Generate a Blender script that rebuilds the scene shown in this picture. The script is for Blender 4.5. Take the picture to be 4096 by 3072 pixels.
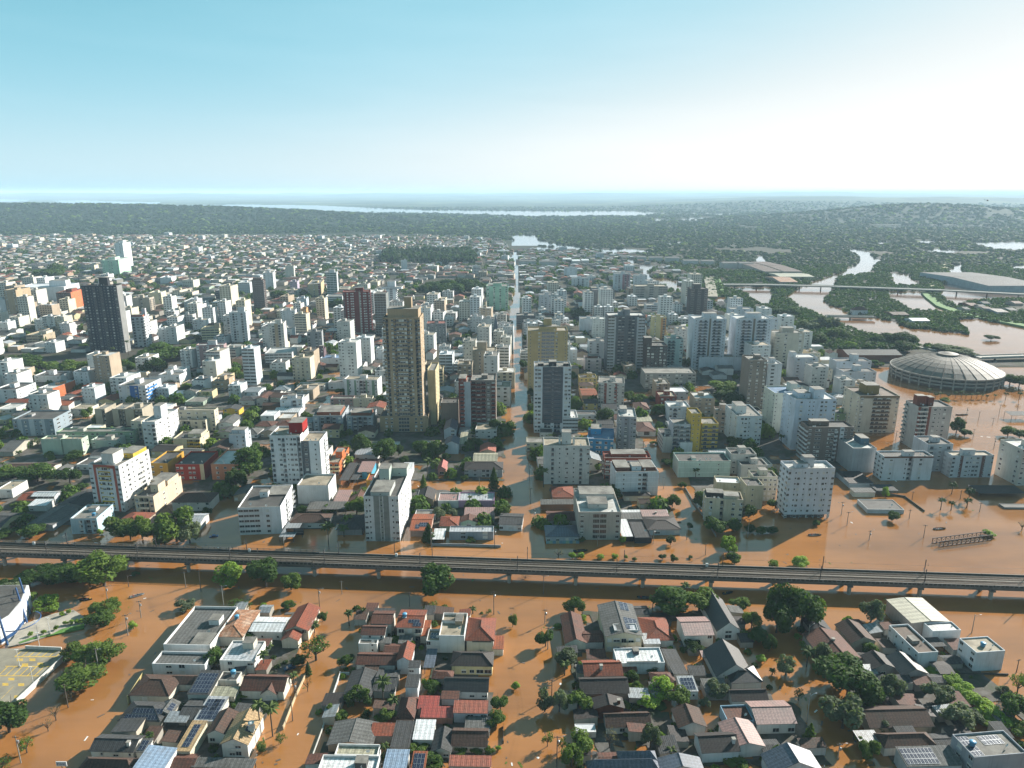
import bpy, math, random
import numpy as np
from mathutils import Vector, Matrix

# ---------------------------------------------------------------- camera, sky, sun, exposure
S = bpy.context.scene
for o in list(bpy.data.objects):
    bpy.data.objects.remove(o)
CAM_H = 170.0                      # drone height above the flood water
FOC, CX, CY, HOR = 2840.0, 2048.0, 1536.0, 768.0
PITCH = math.atan((CY - HOR) / FOC)
cam_data = bpy.data.cameras.new('camera')
cam = bpy.data.objects.new('camera', cam_data)
S.collection.objects.link(cam)
cam.location = (0, 0, CAM_H)
cam.rotation_euler = (math.pi / 2 - PITCH, 0, 0)
cam_data.sensor_fit = 'HORIZONTAL'
cam_data.sensor_width = 36.0
cam_data.lens = 36.0 * FOC / 4096.0
cam_data.clip_start = 1.0
cam_data.clip_end = 200000.0
S.camera = cam

SUN_AZ, SUN_EL = 52.0, 26.5        # degrees right of the view axis (+Y), degrees above horizon
world = bpy.data.worlds.new('World')
S.world = world
world.use_nodes = True
wn = world.node_tree
wn.nodes.clear()
sky = wn.nodes.new('ShaderNodeTexSky')
sky.sky_type = 'NISHITA'
sky.sun_disc = False
sky.sun_elevation = math.radians(SUN_EL)
sky.sun_rotation = math.radians(SUN_AZ)
sky.altitude = 100.0
sky.air_density = 1.0
sky.dust_density = 0.25
sky.ozone_density = 3.5
bg = wn.nodes.new('ShaderNodeBackground')
bg.inputs['Strength'].default_value = 0.062
wo = wn.nodes.new('ShaderNodeOutputWorld')
# white balance of the whole sky: its brightness as computed, its colour from pale cyan to white with brightness
wbw = wn.nodes.new('ShaderNodeRGBToBW')
wn.links.new(sky.outputs[0], wbw.inputs[0])
wpw = wn.nodes.new('ShaderNodeMath')
wpw.operation = 'POWER'
wpw.inputs[1].default_value = 0.62
wn.links.new(wbw.outputs[0], wpw.inputs[0])
wsc = wn.nodes.new('ShaderNodeMath')
wsc.operation = 'MULTIPLY'
wsc.inputs[1].default_value = 1.72
wn.links.new(wpw.outputs[0], wsc.inputs[0])
wmr = wn.nodes.new('ShaderNodeMapRange')
wmr.inputs[1].default_value, wmr.inputs[2].default_value = 3.0, 6.2
wmr.interpolation_type = 'SMOOTHSTEP'
wn.links.new(wsc.outputs[0], wmr.inputs[0])
wtn = wn.nodes.new('ShaderNodeMix')
wtn.data_type = 'RGBA'
wtn.inputs[6].default_value = (0.47, 1.11, 1.37, 1.0)
wtn.inputs[7].default_value = (0.98, 1.02, 1.02, 1.0)
wn.links.new(wmr.outputs[0], wtn.inputs[0])
tint = wn.nodes.new('ShaderNodeMix')
tint.data_type = 'RGBA'
tint.blend_type = 'MULTIPLY'
tint.inputs[0].default_value = 1.0
wn.links.new(wsc.outputs[0], tint.inputs[6])
wn.links.new(wtn.outputs[2], tint.inputs[7])
# thin high cloud veil, all round the sky
wtc = wn.nodes.new('ShaderNodeTexCoord')
wmp = wn.nodes.new('ShaderNodeMapping')
wmp.inputs['Scale'].default_value = (1.2, 1.2, 9.0)
wmp.inputs['Location'].default_value = (2.3, 0.4, 0.0)
wns = wn.nodes.new('ShaderNodeTexNoise')
wns.inputs['Scale'].default_value = 1.6
wns.inputs['Detail'].default_value = 6.0
wrp = wn.nodes.new('ShaderNodeValToRGB')
wrp.color_ramp.elements[0].position = 0.48
wrp.color_ramp.elements[0].color = (0, 0, 0, 1)
wrp.color_ramp.elements[1].position = 0.80
wrp.color_ramp.elements[1].color = (0.16, 0.16, 0.16, 1)
veil = wn.nodes.new('ShaderNodeMix')
veil.data_type = 'RGBA'
veil.blend_type = 'SCREEN'
veil.blend_type = 'MIX'
wvc = wn.nodes.new('ShaderNodeMix')
wvc.data_type = 'RGBA'
wvc.blend_type = 'ADD'
wvc.inputs[0].default_value = 1.0
wvc.inputs[7].default_value = (2.4, 2.0, 1.9, 1.0)
wn.links.new(tint.outputs[2], wvc.inputs[6])
wn.links.new(wtc.outputs['Generated'], wmp.inputs[0])
wn.links.new(wmp.outputs[0], wns.inputs['Vector'])
wn.links.new(wns.outputs['Fac'], wrp.inputs[0])
wn.links.new(wrp.outputs[0], veil.inputs[0])
wn.links.new(tint.outputs[2], veil.inputs[6])
wn.links.new(wvc.outputs[2], veil.inputs[7])
wn.links.new(veil.outputs[2], bg.inputs[0])
wn.links.new(bg.outputs[0], wo.inputs[0])

sun_data = bpy.data.lights.new('sun', 'SUN')
sun_data.energy = 5.0
sun_data.angle = math.radians(0.53)
sun_data.color = (1.0, 0.94, 0.85)
sun = bpy.data.objects.new('sun', sun_data)
S.collection.objects.link(sun)
_sd = Vector((math.sin(math.radians(SUN_AZ)) * math.cos(math.radians(SUN_EL)),
              math.cos(math.radians(SUN_AZ)) * math.cos(math.radians(SUN_EL)),
              math.sin(math.radians(SUN_EL))))
sun.rotation_euler = _sd.to_track_quat('Z', 'Y').to_euler()
sun.location = (300, 200, 400)

S.view_settings.view_transform = 'Standard'
S.view_settings.look = 'None'
S.view_settings.exposure = 1.40
S.view_settings.gamma = 1.0
S.view_settings.use_curve_mapping = False
S.render.engine = 'CYCLES'
S.cycles.max_bounces = 5
S.cycles.diffuse_bounces = 2
S.cycles.glossy_bounces = 2
S.cycles.transmission_bounces = 2
S.cycles.volume_bounces = 1
S.cycles.transparent_max_bounces = 4
S.cycles.caustics_reflective = False
S.cycles.caustics_refractive = False
S.cycles.use_adaptive_sampling = True
S.cycles.adaptive_threshold = 0.02
S.cycles.use_denoising = True
try:
    S.cycles.denoiser = 'OPENIMAGEDENOISE'
    S.cycles.denoising_input_passes = 'RGB_ALBEDO_NORMAL'
except Exception:
    pass
S.cycles.sample_clamp_indirect = 6.0

random.seed(7)
rng = np.random.default_rng(7)

# ---------------------------------------------------------------- survey: photo position -> place on the ground
CROP = {}
for _i in range(4):
    CROP['B%d' % (_i + 1)] = (1024.0 * _i, 2200.0, 0.52567)
    CROP['M%d' % (_i + 1)] = (1024.0 * _i, 1500.0, 0.46419)
    CROP['T%d' % (_i + 1)] = (1024.0 * _i, 740.0, 0.46419)
CROP['P'] = (0.0, 0.0, 1.0)
CP, SP = math.cos(PITCH), math.sin(PITCH)

def px(c, u, v):
    x0, y0, s = CROP[c]
    return x0 + u * s, y0 + v * s

def ray(x, y):
    a = (x - CX) / FOC
    b = (CY - y) / FOC
    return a, CP + b * SP, -SP + b * CP

def ground(c, u, v, z=0.0):
    a, f, g = ray(*px(c, u, v))
    t = (z - CAM_H) / g
    return a * t, f * t

def height_at(c, u, v, gy):
    a, f, g = ray(*px(c, u, v))
    return CAM_H + g * gy / f

def to_photo(x, y, z):
    dz = z - CAM_H
    d = y * CP - dz * SP
    up = y * SP + dz * CP
    return CX + FOC * x / d, CY - FOC * up / d

# ---------------------------------------------------------------- colour and material helpers
def lin(h):
    h = h.lstrip('#')
    out = []
    for k in (0, 2, 4):
        c = int(h[k:k + 2], 16) / 255.0
        out.append(c / 12.92 if c <= 0.04045 else ((c + 0.055) / 1.055) ** 2.4)
    return tuple(out)

MATS = {}

def new_mat(name):
    m = bpy.data.materials.new(name)
    m.use_nodes = True
    nt = m.node_tree
    nt.nodes.clear()
    out = nt.nodes.new('ShaderNodeOutputMaterial')
    b = nt.nodes.new('ShaderNodeBsdfPrincipled')
    nt.links.new(b.outputs[0], out.inputs[0])
    return m, nt, b, out

def noise(nt, vec, scale, detail=3.0, rough=0.6):
    n = nt.nodes.new('ShaderNodeTexNoise')
    n.inputs['Scale'].default_value = scale
    n.inputs['Detail'].default_value = detail
    n.inputs['Roughness'].default_value = rough
    if vec is not None:
        nt.links.new(vec, n.inputs['Vector'])
    return n.outputs['Fac']

def ramp(nt, fac, stops):
    r = nt.nodes.new('ShaderNodeValToRGB')
    el = r.color_ramp.elements
    while len(el) < len(stops):
        el.new(0.5)
    for e, (p, c) in zip(el, stops):
        e.position = p
        e.color = (*c, 1.0) if len(c) == 3 else c
    nt.links.new(fac, r.inputs[0])
    return r.outputs[0]

def mix(nt, fac, a, b, mode='MIX'):
    n = nt.nodes.new('ShaderNodeMix')
    n.data_type = 'RGBA'
    n.blend_type = mode
    for sock, val in ((n.inputs[0], fac), (n.inputs[6], a), (n.inputs[7], b)):
        if isinstance(val, (int, float)):
            sock.default_value = val
        elif isinstance(val, tuple):
            sock.default_value = (*val, 1.0) if len(val) == 3 else val
        else:
            nt.links.new(val, sock)
    return n.outputs[2]

def mathn(nt, op, a, b=0.0):
    n = nt.nodes.new('ShaderNodeMath')
    n.operation = op
    for k, val in enumerate((a, b)):
        if isinstance(val, (int, float)):
            n.inputs[k].default_value = val
        else:
            nt.links.new(val, n.inputs[k])
    return n.outputs[0]

def bump(nt, b, h, strength=0.3, dist=0.1):
    n = nt.nodes.new('ShaderNodeBump')
    n.inputs['Strength'].default_value = strength
    n.inputs['Distance'].default_value = dist
    nt.links.new(h, n.inputs['Height'])
    nt.links.new(n.outputs[0], b.inputs['Normal'])

def position(nt, sx=1.0, sy=1.0, sz=1.0):
    g = nt.nodes.new('ShaderNodeNewGeometry')
    mp = nt.nodes.new('ShaderNodeMapping')
    mp.inputs['Scale'].default_value = (sx, sy, sz)
    nt.links.new(g.outputs['Position'], mp.inputs[0])
    return mp.outputs[0]

def wall(hexcol):
    """painted render: blotches, rain streaks and grime"""
    key = 'wall_' + hexcol
    if key in MATS:
        return MATS[key]
    m, nt, b, out = new_mat(key)
    c = tuple(k * .74 for k in lin(hexcol))
    big = noise(nt, position(nt, .12, .12, .12), 1.0, 4)
    streak = noise(nt, position(nt, 1.1, 1.1, .09), 1.0, 3)
    d1 = ramp(nt, big, [(.30, tuple(k * .80 for k in c)), (.62, c)])
    g = ramp(nt, streak, [(.30, (.70, .68, .64)), (.50, (1, 1, 1))])
    col = mix(nt, .55, d1, g, 'MULTIPLY')
    nt.links.new(col, b.inputs['Base Color'])
    b.inputs['Roughness'].default_value = .85
    b.inputs['Specular IOR Level'].default_value = .25
    MATS[key] = m
    return m

def plain(name, hexcol, rough=.6, metal=0.0, vary=.25, scale=.6):
    key = 'plain_' + name
    if key in MATS:
        return MATS[key]
    m, nt, b, out = new_mat(name)
    c = tuple(k * .80 for k in lin(hexcol))
    n = noise(nt, position(nt, scale, scale, scale), 1.0, 4)
    col = ramp(nt, n, [(.3, tuple(k * (1 - vary) for k in c)), (.7, tuple(min(1, k * (1 + vary * .4)) for k in c))])
    nt.links.new(col, b.inputs['Base Color'])
    b.inputs['Roughness'].default_value = rough
    b.inputs['Metallic'].default_value = metal
    MATS[key] = m
    return m

def uvnode(nt):
    n = nt.nodes.new('ShaderNodeUVMap')
    n.uv_map = 'UVMap'
    sp = nt.nodes.new('ShaderNodeSeparateXYZ')
    nt.links.new(n.outputs[0], sp.inputs[0])
    return n.outputs[0], sp.outputs[0], sp.outputs[1]

def roofmat(kind):
    """pitched roof coverings, in metres along the eave (u) and up the slope (v)"""
    key = 'roof_' + kind
    if key in MATS:
        return MATS[key]
    spec = {  # base, second, lichen, period across, period up, roughness
        'terracotta': ('#8f4c34', '#6d3a2a', '#54453a', .42, .55, .8),
        'orange':     ('#9a5434', '#7a432c', '#5f4a3c', .42, .55, .8),
        'redbrown':   ('#6b4436', '#4f352c', '#453c36', .42, .55, .8),
        'brown':      ('#5a4237', '#43342c', '#3c3a33', .42, .55, .8),
        'dark':       ('#3c3532', '#2e2a29', '#3a3a36', .42, .55, .7),
        'black':      ('#2c2b2c', '#232324', '#34342f', .42, .55, .36),
        'pink':       ('#a08078', '#8a6a66', '#6e6460', .42, .55, .6),
        'beige':      ('#b59a72', '#92795a', '#776a55', .42, .55, .75),
        'slate':      ('#5b6472', '#4a5260', '#4a4f55', .5, .45, .45),
        'fibre':      ('#6a6a68', '#555553', '#44443f', .6, 2.2, .85),
        'fibredark':  ('#4a4b4c', '#3a3b3c', '#383833', .6, 2.2, .85),
        'metal':      ('#b9bcc0', '#9a9da2', '#8a8378', .6, 3.0, .45),
        'whitemetal': ('#dfe1e2', '#c4c7c9', '#a9a59c', .6, 3.0, .45),
        'greymetal':  ('#8d9397', '#757b80', '#6c6a62', .6, 3.0, .5),
        'bluemetal':  ('#8fa3b8', '#7789a0', '#7b8088', .6, 3.0, .45),
        'redmetal':   ('#a3463a', '#8a392f', '#773f36', .6, 3.0, .6),
        'salmon':     ('#a3604e', '#8c5040', '#7a5648', .6, 3.0, .7),
        'rust':       ('#a3795c', '#85573f', '#c7b7a4', .7, 3.0, .75),
        'sandmetal':  ('#a9a58e', '#908c78', '#7c7968', .9, 4.0, .6),
    }[kind]
    m, nt, b, out = new_mat(key)
    a, c2, c3 = (tuple(k * .80 for k in lin(q)) for q in spec[:3])
    uv, u, v = uvnode(nt)
    n1 = noise(nt, uv, 2.3, 2)
    n2 = noise(nt, position(nt, .22, .22, .22), 1.0, 5, .7)
    n3 = noise(nt, position(nt, .9, .9, .9), 1.0, 3, .7)
    col = ramp(nt, n1, [(.35, c2), (.62, a)])
    lich = ramp(nt, n2, [(.48, (0, 0, 0)), (.68, (1, 1, 1))])
    col = mix(nt, mathn(nt, 'MULTIPLY', lich, .65), col, c3)
    dirt = ramp(nt, n3, [(.28, (.55, .55, .53)), (.5, (1, 1, 1))])
    col = mix(nt, .7, col, dirt, 'MULTIPLY')
    wu = mathn(nt, 'SINE', mathn(nt, 'MULTIPLY', u, 2 * math.pi / spec[3]))
    fv = mathn(nt, 'FRACT', mathn(nt, 'DIVIDE', v, spec[4]))
    wide = mathn(nt, 'SINE', mathn(nt, 'ADD', mathn(nt, 'MULTIPLY', u, 2 * math.pi / (spec[3] * 2.6)), mathn(nt, 'MULTIPLY', n3, 5.0)))
    rows_ = mathn(nt, 'FRACT', mathn(nt, 'DIVIDE', v, 1.15))
    band = mathn(nt, 'ADD', mathn(nt, 'MULTIPLY', wide, .5), mathn(nt, 'MULTIPLY', rows_, .8))
    col = mix(nt, .75, col, ramp(nt, band, [(.0, (.66, .66, .66)), (.9, (1.15, 1.15, 1.15))]), 'MULTIPLY')
    hgt = mathn(nt, 'ADD', mathn(nt, 'MULTIPLY', wu, .5), mathn(nt, 'MULTIPLY', fv, -.6))
    nt.links.new(col, b.inputs['Base Color'])
    b.inputs['Roughness'].default_value = spec[5]
    b.inputs['Specular IOR Level'].default_value = .5 if spec[5] < .7 else .3
    bump(nt, b, hgt, .55, .06)
    MATS[key] = m
    return m

def flatroof(kind):
    key = 'flat_' + kind
    if key in MATS:
        return MATS[key]
    spec = {'concrete': ('#8b8880', '#5f5c56'), 'dark': ('#55534f', '#3d3b39'), 'light': ('#c9c9c6', '#9c9a94'),
            'white': ('#dcdee0', '#b9bcc0'), 'sand': ('#a79c88', '#7d7361'), 'brown': ('#6b5a4c', '#4b3f36'),
            'blue': ('#6d8aa8', '#526d8a'), 'red': ('#8d4a3a', '#6d382d')}[kind]
    m, nt, b, out = new_mat(key)
    a, c2 = (tuple(k * .72 for k in lin(q)) for q in spec)
    n1 = noise(nt, position(nt, .16, .16, .16), 1.0, 5, .65)
    n2 = noise(nt, position(nt, 1.4, 1.4, 1.4), 1.0, 3, .6)
    col = ramp(nt, n1, [(.36, c2), (.60, a)])
    col = mix(nt, .5, col, ramp(nt, n2, [(.3, (.6, .6, .6)), (.6, (1, 1, 1))]), 'MULTIPLY')
    nt.links.new(col, b.inputs['Base Color'])
    b.inputs['Roughness'].default_value = .85
    MATS[key] = m
    return m

def glass(kind='dark'):
    key = 'glass_' + kind
    if key in MATS:
        return MATS[key]
    m, nt, b, out = new_mat(key)
    c = {'dark': (.018, .022, .027), 'blue': (.03, .055, .075), 'green': (.04, .10, .085), 'brown': (.03, .022, .018)}[kind]
    b.inputs['Base Color'].default_value = (*c, 1)
    b.inputs['Roughness'].default_value = .08
    b.inputs['IOR'].default_value = 1.5
    b.inputs['Specular IOR Level'].default_value = .6
    MATS[key] = m
    return m

def solar():
    key = 'solar'
    if key in MATS:
        return MATS[key]
    m, nt, b, out = new_mat(key)
    b.inputs['Base Color'].default_value = (.012, .016, .035, 1)
    b.inputs['Roughness'].default_value = .22
    b.inputs['Specular IOR Level'].default_value = .5
    MATS[key] = m
    return m

def leafmat(kind):
    key = 'leaf_' + kind
    if key in MATS:
        return MATS[key]
    cols = {'dark': ((.018, .042, .010), (.060, .105, .022)), 'mid': ((.034, .066, .012), (.105, .155, .030)),
            'light': ((.085, .15, .018), (.20, .29, .045)), 'grey': ((.045, .065, .035), (.12, .145, .085)),
            'palm': ((.03, .055, .014), (.085, .115, .035)), 'far': ((.009, .024, .013), (.030, .054, .024)),
            'dry': ((.08, .07, .035), (.16, .14, .07))}[kind]
    m, nt, b, out = new_mat(key)
    oi = nt.nodes.new('ShaderNodeObjectInfo')
    n = noise(nt, position(nt, .5, .5, .5), 1.0, 3)
    f = mathn(nt, 'ADD', mathn(nt, 'MULTIPLY', n, .75), mathn(nt, 'MULTIPLY', oi.outputs['Random'], .45))
    col = ramp(nt, f, [(.22, tuple(k * .95 for k in cols[0])), (.85, tuple(k * 1.12 for k in cols[1]))])
    nt.links.new(col, b.inputs['Base Color'])
    b.inputs['Roughness'].default_value = .75
    b.inputs['Specular IOR Level'].default_value = .12
    tr = nt.nodes.new('ShaderNodeBsdfTranslucent')
    nt.links.new(mix(nt, 1.0, col, (1.1, 1.25, .5), 'MULTIPLY'), tr.inputs[0])
    ms = nt.nodes.new('ShaderNodeMixShader')
    ms.inputs[0].default_value = .36
    nt.links.new(b.outputs[0], ms.inputs[1])
    nt.links.new(tr.outputs[0], ms.inputs[2])
    nt.links.new(ms.outputs[0], out.inputs[0])
    MATS[key] = m
    return m

# ---------------------------------------------------------------- mesh helpers
class MB:
    """collects faces and builds ONE mesh"""
    def __init__(self):
        self.v, self.f, self.m, self.uv = [], [], [], []

    def face(self, pts, mat=0, uv=None):
        n = len(self.v)
        self.v.extend(pts)
        self.f.append(tuple(range(n, n + len(pts))))
        self.m.append(mat)
        self.uv.append(uv)
        return self

    def box(self, x0, y0, z0, x1, y1, z1, mat=0, bottom=True):
        a = [(x0, y0, z0), (x1, y0, z0), (x1, y1, z0), (x0, y1, z0), (x0, y0, z1), (x1, y0, z1), (x1, y1, z1), (x0, y1, z1)]
        n = len(self.v)
        self.v.extend(a)
        fs = [(0, 1, 5, 4), (1, 2, 6, 5), (2, 3, 7, 6), (3, 0, 4, 7), (4, 5, 6, 7)]
        if bottom:
            fs.append((3, 2, 1, 0))
        for f in fs:
            self.f.append(tuple(n + k for k in f))
            self.m.append(mat)
            self.uv.append(None)
        return self

    def prism(self, poly, z0, z1, mat=0, topmat=None, cap=True):
        n = len(poly)
        b = len(self.v)
        self.v.extend([(x, y, z0) for x, y in poly])
        self.v.extend([(x, y, z1) for x, y in poly])
        for i in range(n):
            j = (i + 1) % n
            self.f.append((b + i, b + j, b + n + j, b + n + i))
            self.m.append(mat)
            self.uv.append(None)
        if cap:
            self.f.append(tuple(b + n + i for i in range(n)))
            self.m.append(mat if topmat is None else topmat)
            self.uv.append(None)
        return self

    def tube(self, p0, p1, r0, r1=None, n=6, mat=0, cap=True):
        r1 = r0 if r1 is None else r1
        p0, p1 = Vector(p0), Vector(p1)
        d = (p1 - p0)
        if d.length < 1e-6:
            return self
        d.normalize()
        s = Vector((0, 0, 1)) if abs(d.z) < .9 else Vector((1, 0, 0))
        a = d.cross(s).normalized()
        c = d.cross(a)
        b = len(self.v)
        for p, r in ((p0, r0), (p1, r1)):
            for k in range(n):
                t = 2 * math.pi * k / n
                self.v.append(tuple(p + (a * math.cos(t) + c * math.sin(t)) * r))
        for k in range(n):
            j = (k + 1) % n
            self.f.append((b + k, b + n + k, b + n + j, b + j))
            self.m.append(mat)
            self.uv.append(None)
        if cap:
            self.f.append(tuple(b + n + n - 1 - k for k in range(n))[::-1][::-1])
            self.m.append(mat)
            self.uv.append(None)
        return self

    def lathe(self, prof, n=12, mat=0, cx=0.0, cy=0.0):
        b = len(self.v)
        for r, z in prof:
            for k in range(n):
                t = 2 * math.pi * k / n
                self.v.append((cx + r * math.cos(t), cy + r * math.sin(t), z))
        for i in range(len(prof) - 1):
            for k in range(n):
                j = (k + 1) % n
                self.f.append((b + i * n + k, b + i * n + j, b + (i + 1) * n + j, b + (i + 1) * n + k))
                self.m.append(mat)
                self.uv.append(None)
        self.f.append(tuple(b + (len(prof) - 1) * n + k for k in range(n)))
        self.m.append(mat)
        self.uv.append(None)
        return self

    def mesh(self, name, mats, smooth=False):
        me = bpy.data.meshes.new(name)
        me.from_pydata(self.v, [], self.f)
        for mt in mats:
            me.materials.append(mt)
        if len(mats) > 1:
            me.polygons.foreach_set('material_index', self.m)
        if any(u is not None for u in self.uv):
            uvl = me.uv_layers.new(name='UVMap')
            data = []
            for f, u in zip(self.f, self.uv):
                for k in range(len(f)):
                    data.extend(u[k] if u is not None else (0.0, 0.0))
            uvl.data.foreach_set('uv', data)
        if smooth:
            me.polygons.foreach_set('use_smooth', [True] * len(me.polygons))
        return me

    def build(self, name, mats, parent=None, smooth=False):
        return link(name, self.mesh(name, mats, smooth), parent)

COL = S.collection

def link(name, data, parent=None, loc=None, rz=0.0, scale=None):
    o = bpy.data.objects.new(name, data)
    COL.objects.link(o)
    if parent is not None:
        o.parent = parent
    if loc is not None:
        o.location = loc
    if rz:
        o.rotation_euler = (0, 0, rz)
    if scale is not None:
        o.scale = scale
    return o

LABELS = {}

def tag(o, label, cat, group=None, kind=None):
    o['label'] = label
    if cat:
        o['category'] = cat
    if group:
        o['group'] = group
    if kind:
        o['kind'] = kind
    LABELS[label] = LABELS.get(label, 0) + 1
    return o

def thing(name, label, cat, loc, rz=0.0, group=None):
    o = link(name, None, None, loc, rz)
    o.empty_display_size = 1.0
    return tag(o, label, cat, group)

def numpy_mesh(name, verts, quads, mats, midx=None, smooth=False):
    me = bpy.data.meshes.new(name)
    me.vertices.add(len(verts))
    me.vertices.foreach_set('co', np.ascontiguousarray(verts, dtype=np.float32).ravel())
    k = quads.shape[1]
    me.loops.add(quads.size)
    me.loops.foreach_set('vertex_index', np.ascontiguousarray(quads, dtype=np.int32).ravel())
    me.polygons.add(len(quads))
    me.polygons.foreach_set('loop_start', np.arange(0, quads.size, k, dtype=np.int32))
    me.polygons.foreach_set('loop_total', np.full(len(quads), k, dtype=np.int32))
    for m in mats:
        me.materials.append(m)
    if midx is not None:
        me.polygons.foreach_set('material_index', np.ascontiguousarray(midx, dtype=np.int32))
    if smooth:
        me.polygons.foreach_set('use_smooth', np.ones(len(quads), dtype=bool))
    me.update(calc_edges=True)
    me.validate()
    return me

# what already stands where (2 m raster), so that nothing grows into anything else
OX, OY, OC = -900.0, 120.0, 2.0
OCC = np.zeros((900, 1200), dtype=bool)        # x index, y index

def _rect_cells(cx, cy, w, d, rz, grow):
    r = math.hypot(w, d) / 2 + grow + 2
    i0, i1 = int((cx - r - OX) / OC), int((cx + r - OX) / OC) + 1
    j0, j1 = int((cy - r - OY) / OC), int((cy + r - OY) / OC) + 1
    i0, j0 = max(i0, 0), max(j0, 0)
    i1, j1 = min(i1, OCC.shape[0]), min(j1, OCC.shape[1])
    if i1 <= i0 or j1 <= j0:
        return None
    X, Y = np.meshgrid(OX + (np.arange(i0, i1) + .5) * OC - cx, OY + (np.arange(j0, j1) + .5) * OC - cy, indexing='ij')
    c, s = math.cos(-rz), math.sin(-rz)
    u, v = X * c - Y * s, X * s + Y * c
    return i0, i1, j0, j1, (abs(u) <= w / 2 + grow) & (abs(v) <= d / 2 + grow)

def occupy(cx, cy, w, d, rz=0.0, grow=0.0):
    q = _rect_cells(cx, cy, w, d, rz, grow)
    if q:
        OCC[q[0]:q[1], q[2]:q[3]] |= q[4]

def taken(cx, cy, w, d, rz=0.0, grow=0.0):
    q = _rect_cells(cx, cy, w, d, rz, grow)
    return bool(q and (OCC[q[0]:q[1], q[2]:q[3]] & q[4]).any())

def inpoly(x, y, poly):
    """vectorised point-in-polygon"""
    x, y = np.asarray(x, float), np.asarray(y, float)
    r = np.zeros(x.shape, bool)
    n = len(poly)
    for i in range(n):
        x0, y0 = poly[i]
        x1, y1 = poly[(i + 1) % n]
        if y0 == y1:
            continue
        c = ((y0 > y) != (y1 > y)) & (x < (x1 - x0) * (y - y0) / (y1 - y0) + x0)
        r ^= c
    return r
# ---------------------------------------------------------------- terrain, flood water
WATER_AREAS = {
 'T4': [[(690,545),(760,548),(860,575),(970,655),(925,690),(915,735),(800,775),(720,780),(600,800),(570,845),(550,900),(545,935),(480,1000),(520,1040),(640,1070),(700,1110),(900,1140),(1100,1185),(1230,1235),(1400,1245),(1550,1270),(1720,1290),(1690,1230),(1620,1160),(1830,1160),(2000,1190),(2600,1245),(2600,1456),(1820,1470),(1700,1440),(1450,1390),(1300,1400),(1250,1360),(1000,1300),(900,1300),(760,1255),(620,1205),(560,1160),(400,1115),(270,1050),(160,960),(240,900),(380,835),(620,755),(740,700),(785,650),(770,600),(700,565)],
        [(1050,760),(1190,762),(1230,800),(1300,850),(1370,870),(1080,870),(1075,820)],
        [(1590,690),(1680,680),(1675,740),(1700,770),(1790,790),(2030,885),(2600,915),(2600,985),(1980,985),(1700,1010),(1640,1060),(1560,1010),(1480,960),(1490,925),(1500,880),(1560,820),(1540,790)],
        [(1030,920),(1360,915),(1400,965),(1500,1040),(1690,1105),(1380,1095),(1230,1085),(1120,1020),(1030,955)],
        [(1300,480),(1500,475),(1480,500),(1310,510)], [(1700,490),(2600,480),(2600,560),(1950,560),(1800,520)],
        [(900,490),(1150,485),(1160,495),(1000,505),(1050,540),(1150,555),(1000,530)],
        [(1210,560),(1500,550),(1680,570),(1500,590),(1400,580),(1230,575)], [(2070,700),(2600,640),(2600,730),(2100,730)],
        [(790,345),(1200,345),(1700,345),(2060,360),(2000,375),(1300,368),(950,375)]],
 'T3': [[(0,222),(500,226),(1000,224),(1330,244),(1100,268),(900,270),(400,272),(0,272)], [(1480,245),(1950,245),(1900,255),(1500,255)],
        [(1180,305),(1240,290),(1400,298),(1600,280),(1840,282),(1700,300),(1500,310),(1250,315)],
        [(0,430),(220,430),(230,470),(320,500),(560,530),(800,555),(900,545),(1100,560),(1250,590),(900,590),(870,610),(830,590),(640,560),(380,535),(180,520),(0,520)],
        [(210,535),(380,535),(375,575),(220,560)], [(640,515),(830,512),(700,522)], [(1100,520),(1350,525),(1300,535)], [(860,508),(1470,495),(1450,510),(870,515)],
        [(980,630),(1030,640),(1090,670),(1200,690),(1420,690),(1410,710),(1230,715),(1200,740),(1180,800),(1300,800),(1450,840),(1460,900),(1540,870),(1530,940),(1470,940),(1350,880),(1170,860),(1100,760),(1060,700),(1000,660)],
        [(1560,710),(1900,700),(2080,710),(2090,640),(2160,600),(2206,660),(2150,750),(2080,745),(1800,735),(1560,730)],
        [(1750,790),(1850,820),(1800,850)], [(1860,880),(2240,880),(2240,1020),(2150,1040),(2000,930),(1870,900)], [(1700,980),(1860,960),(1840,1050),(1760,1020)],
        [(340,935),(440,940),(430,970),(350,965)]],
 'T2': [[(0,170),(500,176),(1000,198),(1450,216),(2206,222),(2206,265),(1500,245),(1000,240),(600,235),(300,225),(0,205)],
        [(950,308),(1050,308),(1250,318),(1500,318),(1480,335),(1150,328)], [(2095,600),(2180,600),(2206,640),(2110,660)]],
 'T1': [[(-900,118),(0,120),(240,128),(240,142),(0,145),(-900,140)], [(430,134),(760,132),(900,140),(1380,150),(1350,165),(880,165),(700,170),(600,160)],
        [(1200,178),(2206,168),(2206,205),(1500,205)]],
 'P': [[(2036,1500),(2050,1010),(2068,1010),(2094,1500)]],
}
WPOLY = [[px(c, u, v) for u, v in poly] for c, polys in WATER_AREAS.items() for poly in polys]
FLOOD_EDGE = 1470.0     # everything nearer than this photo row is under water

def is_water(X, Y):
    pxx, pyy = to_photo(X, Y, 0.0)
    w = pyy > FLOOD_EDGE
    for poly in WPOLY:
        w |= inpoly(pxx, pyy, poly)
    return w

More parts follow.
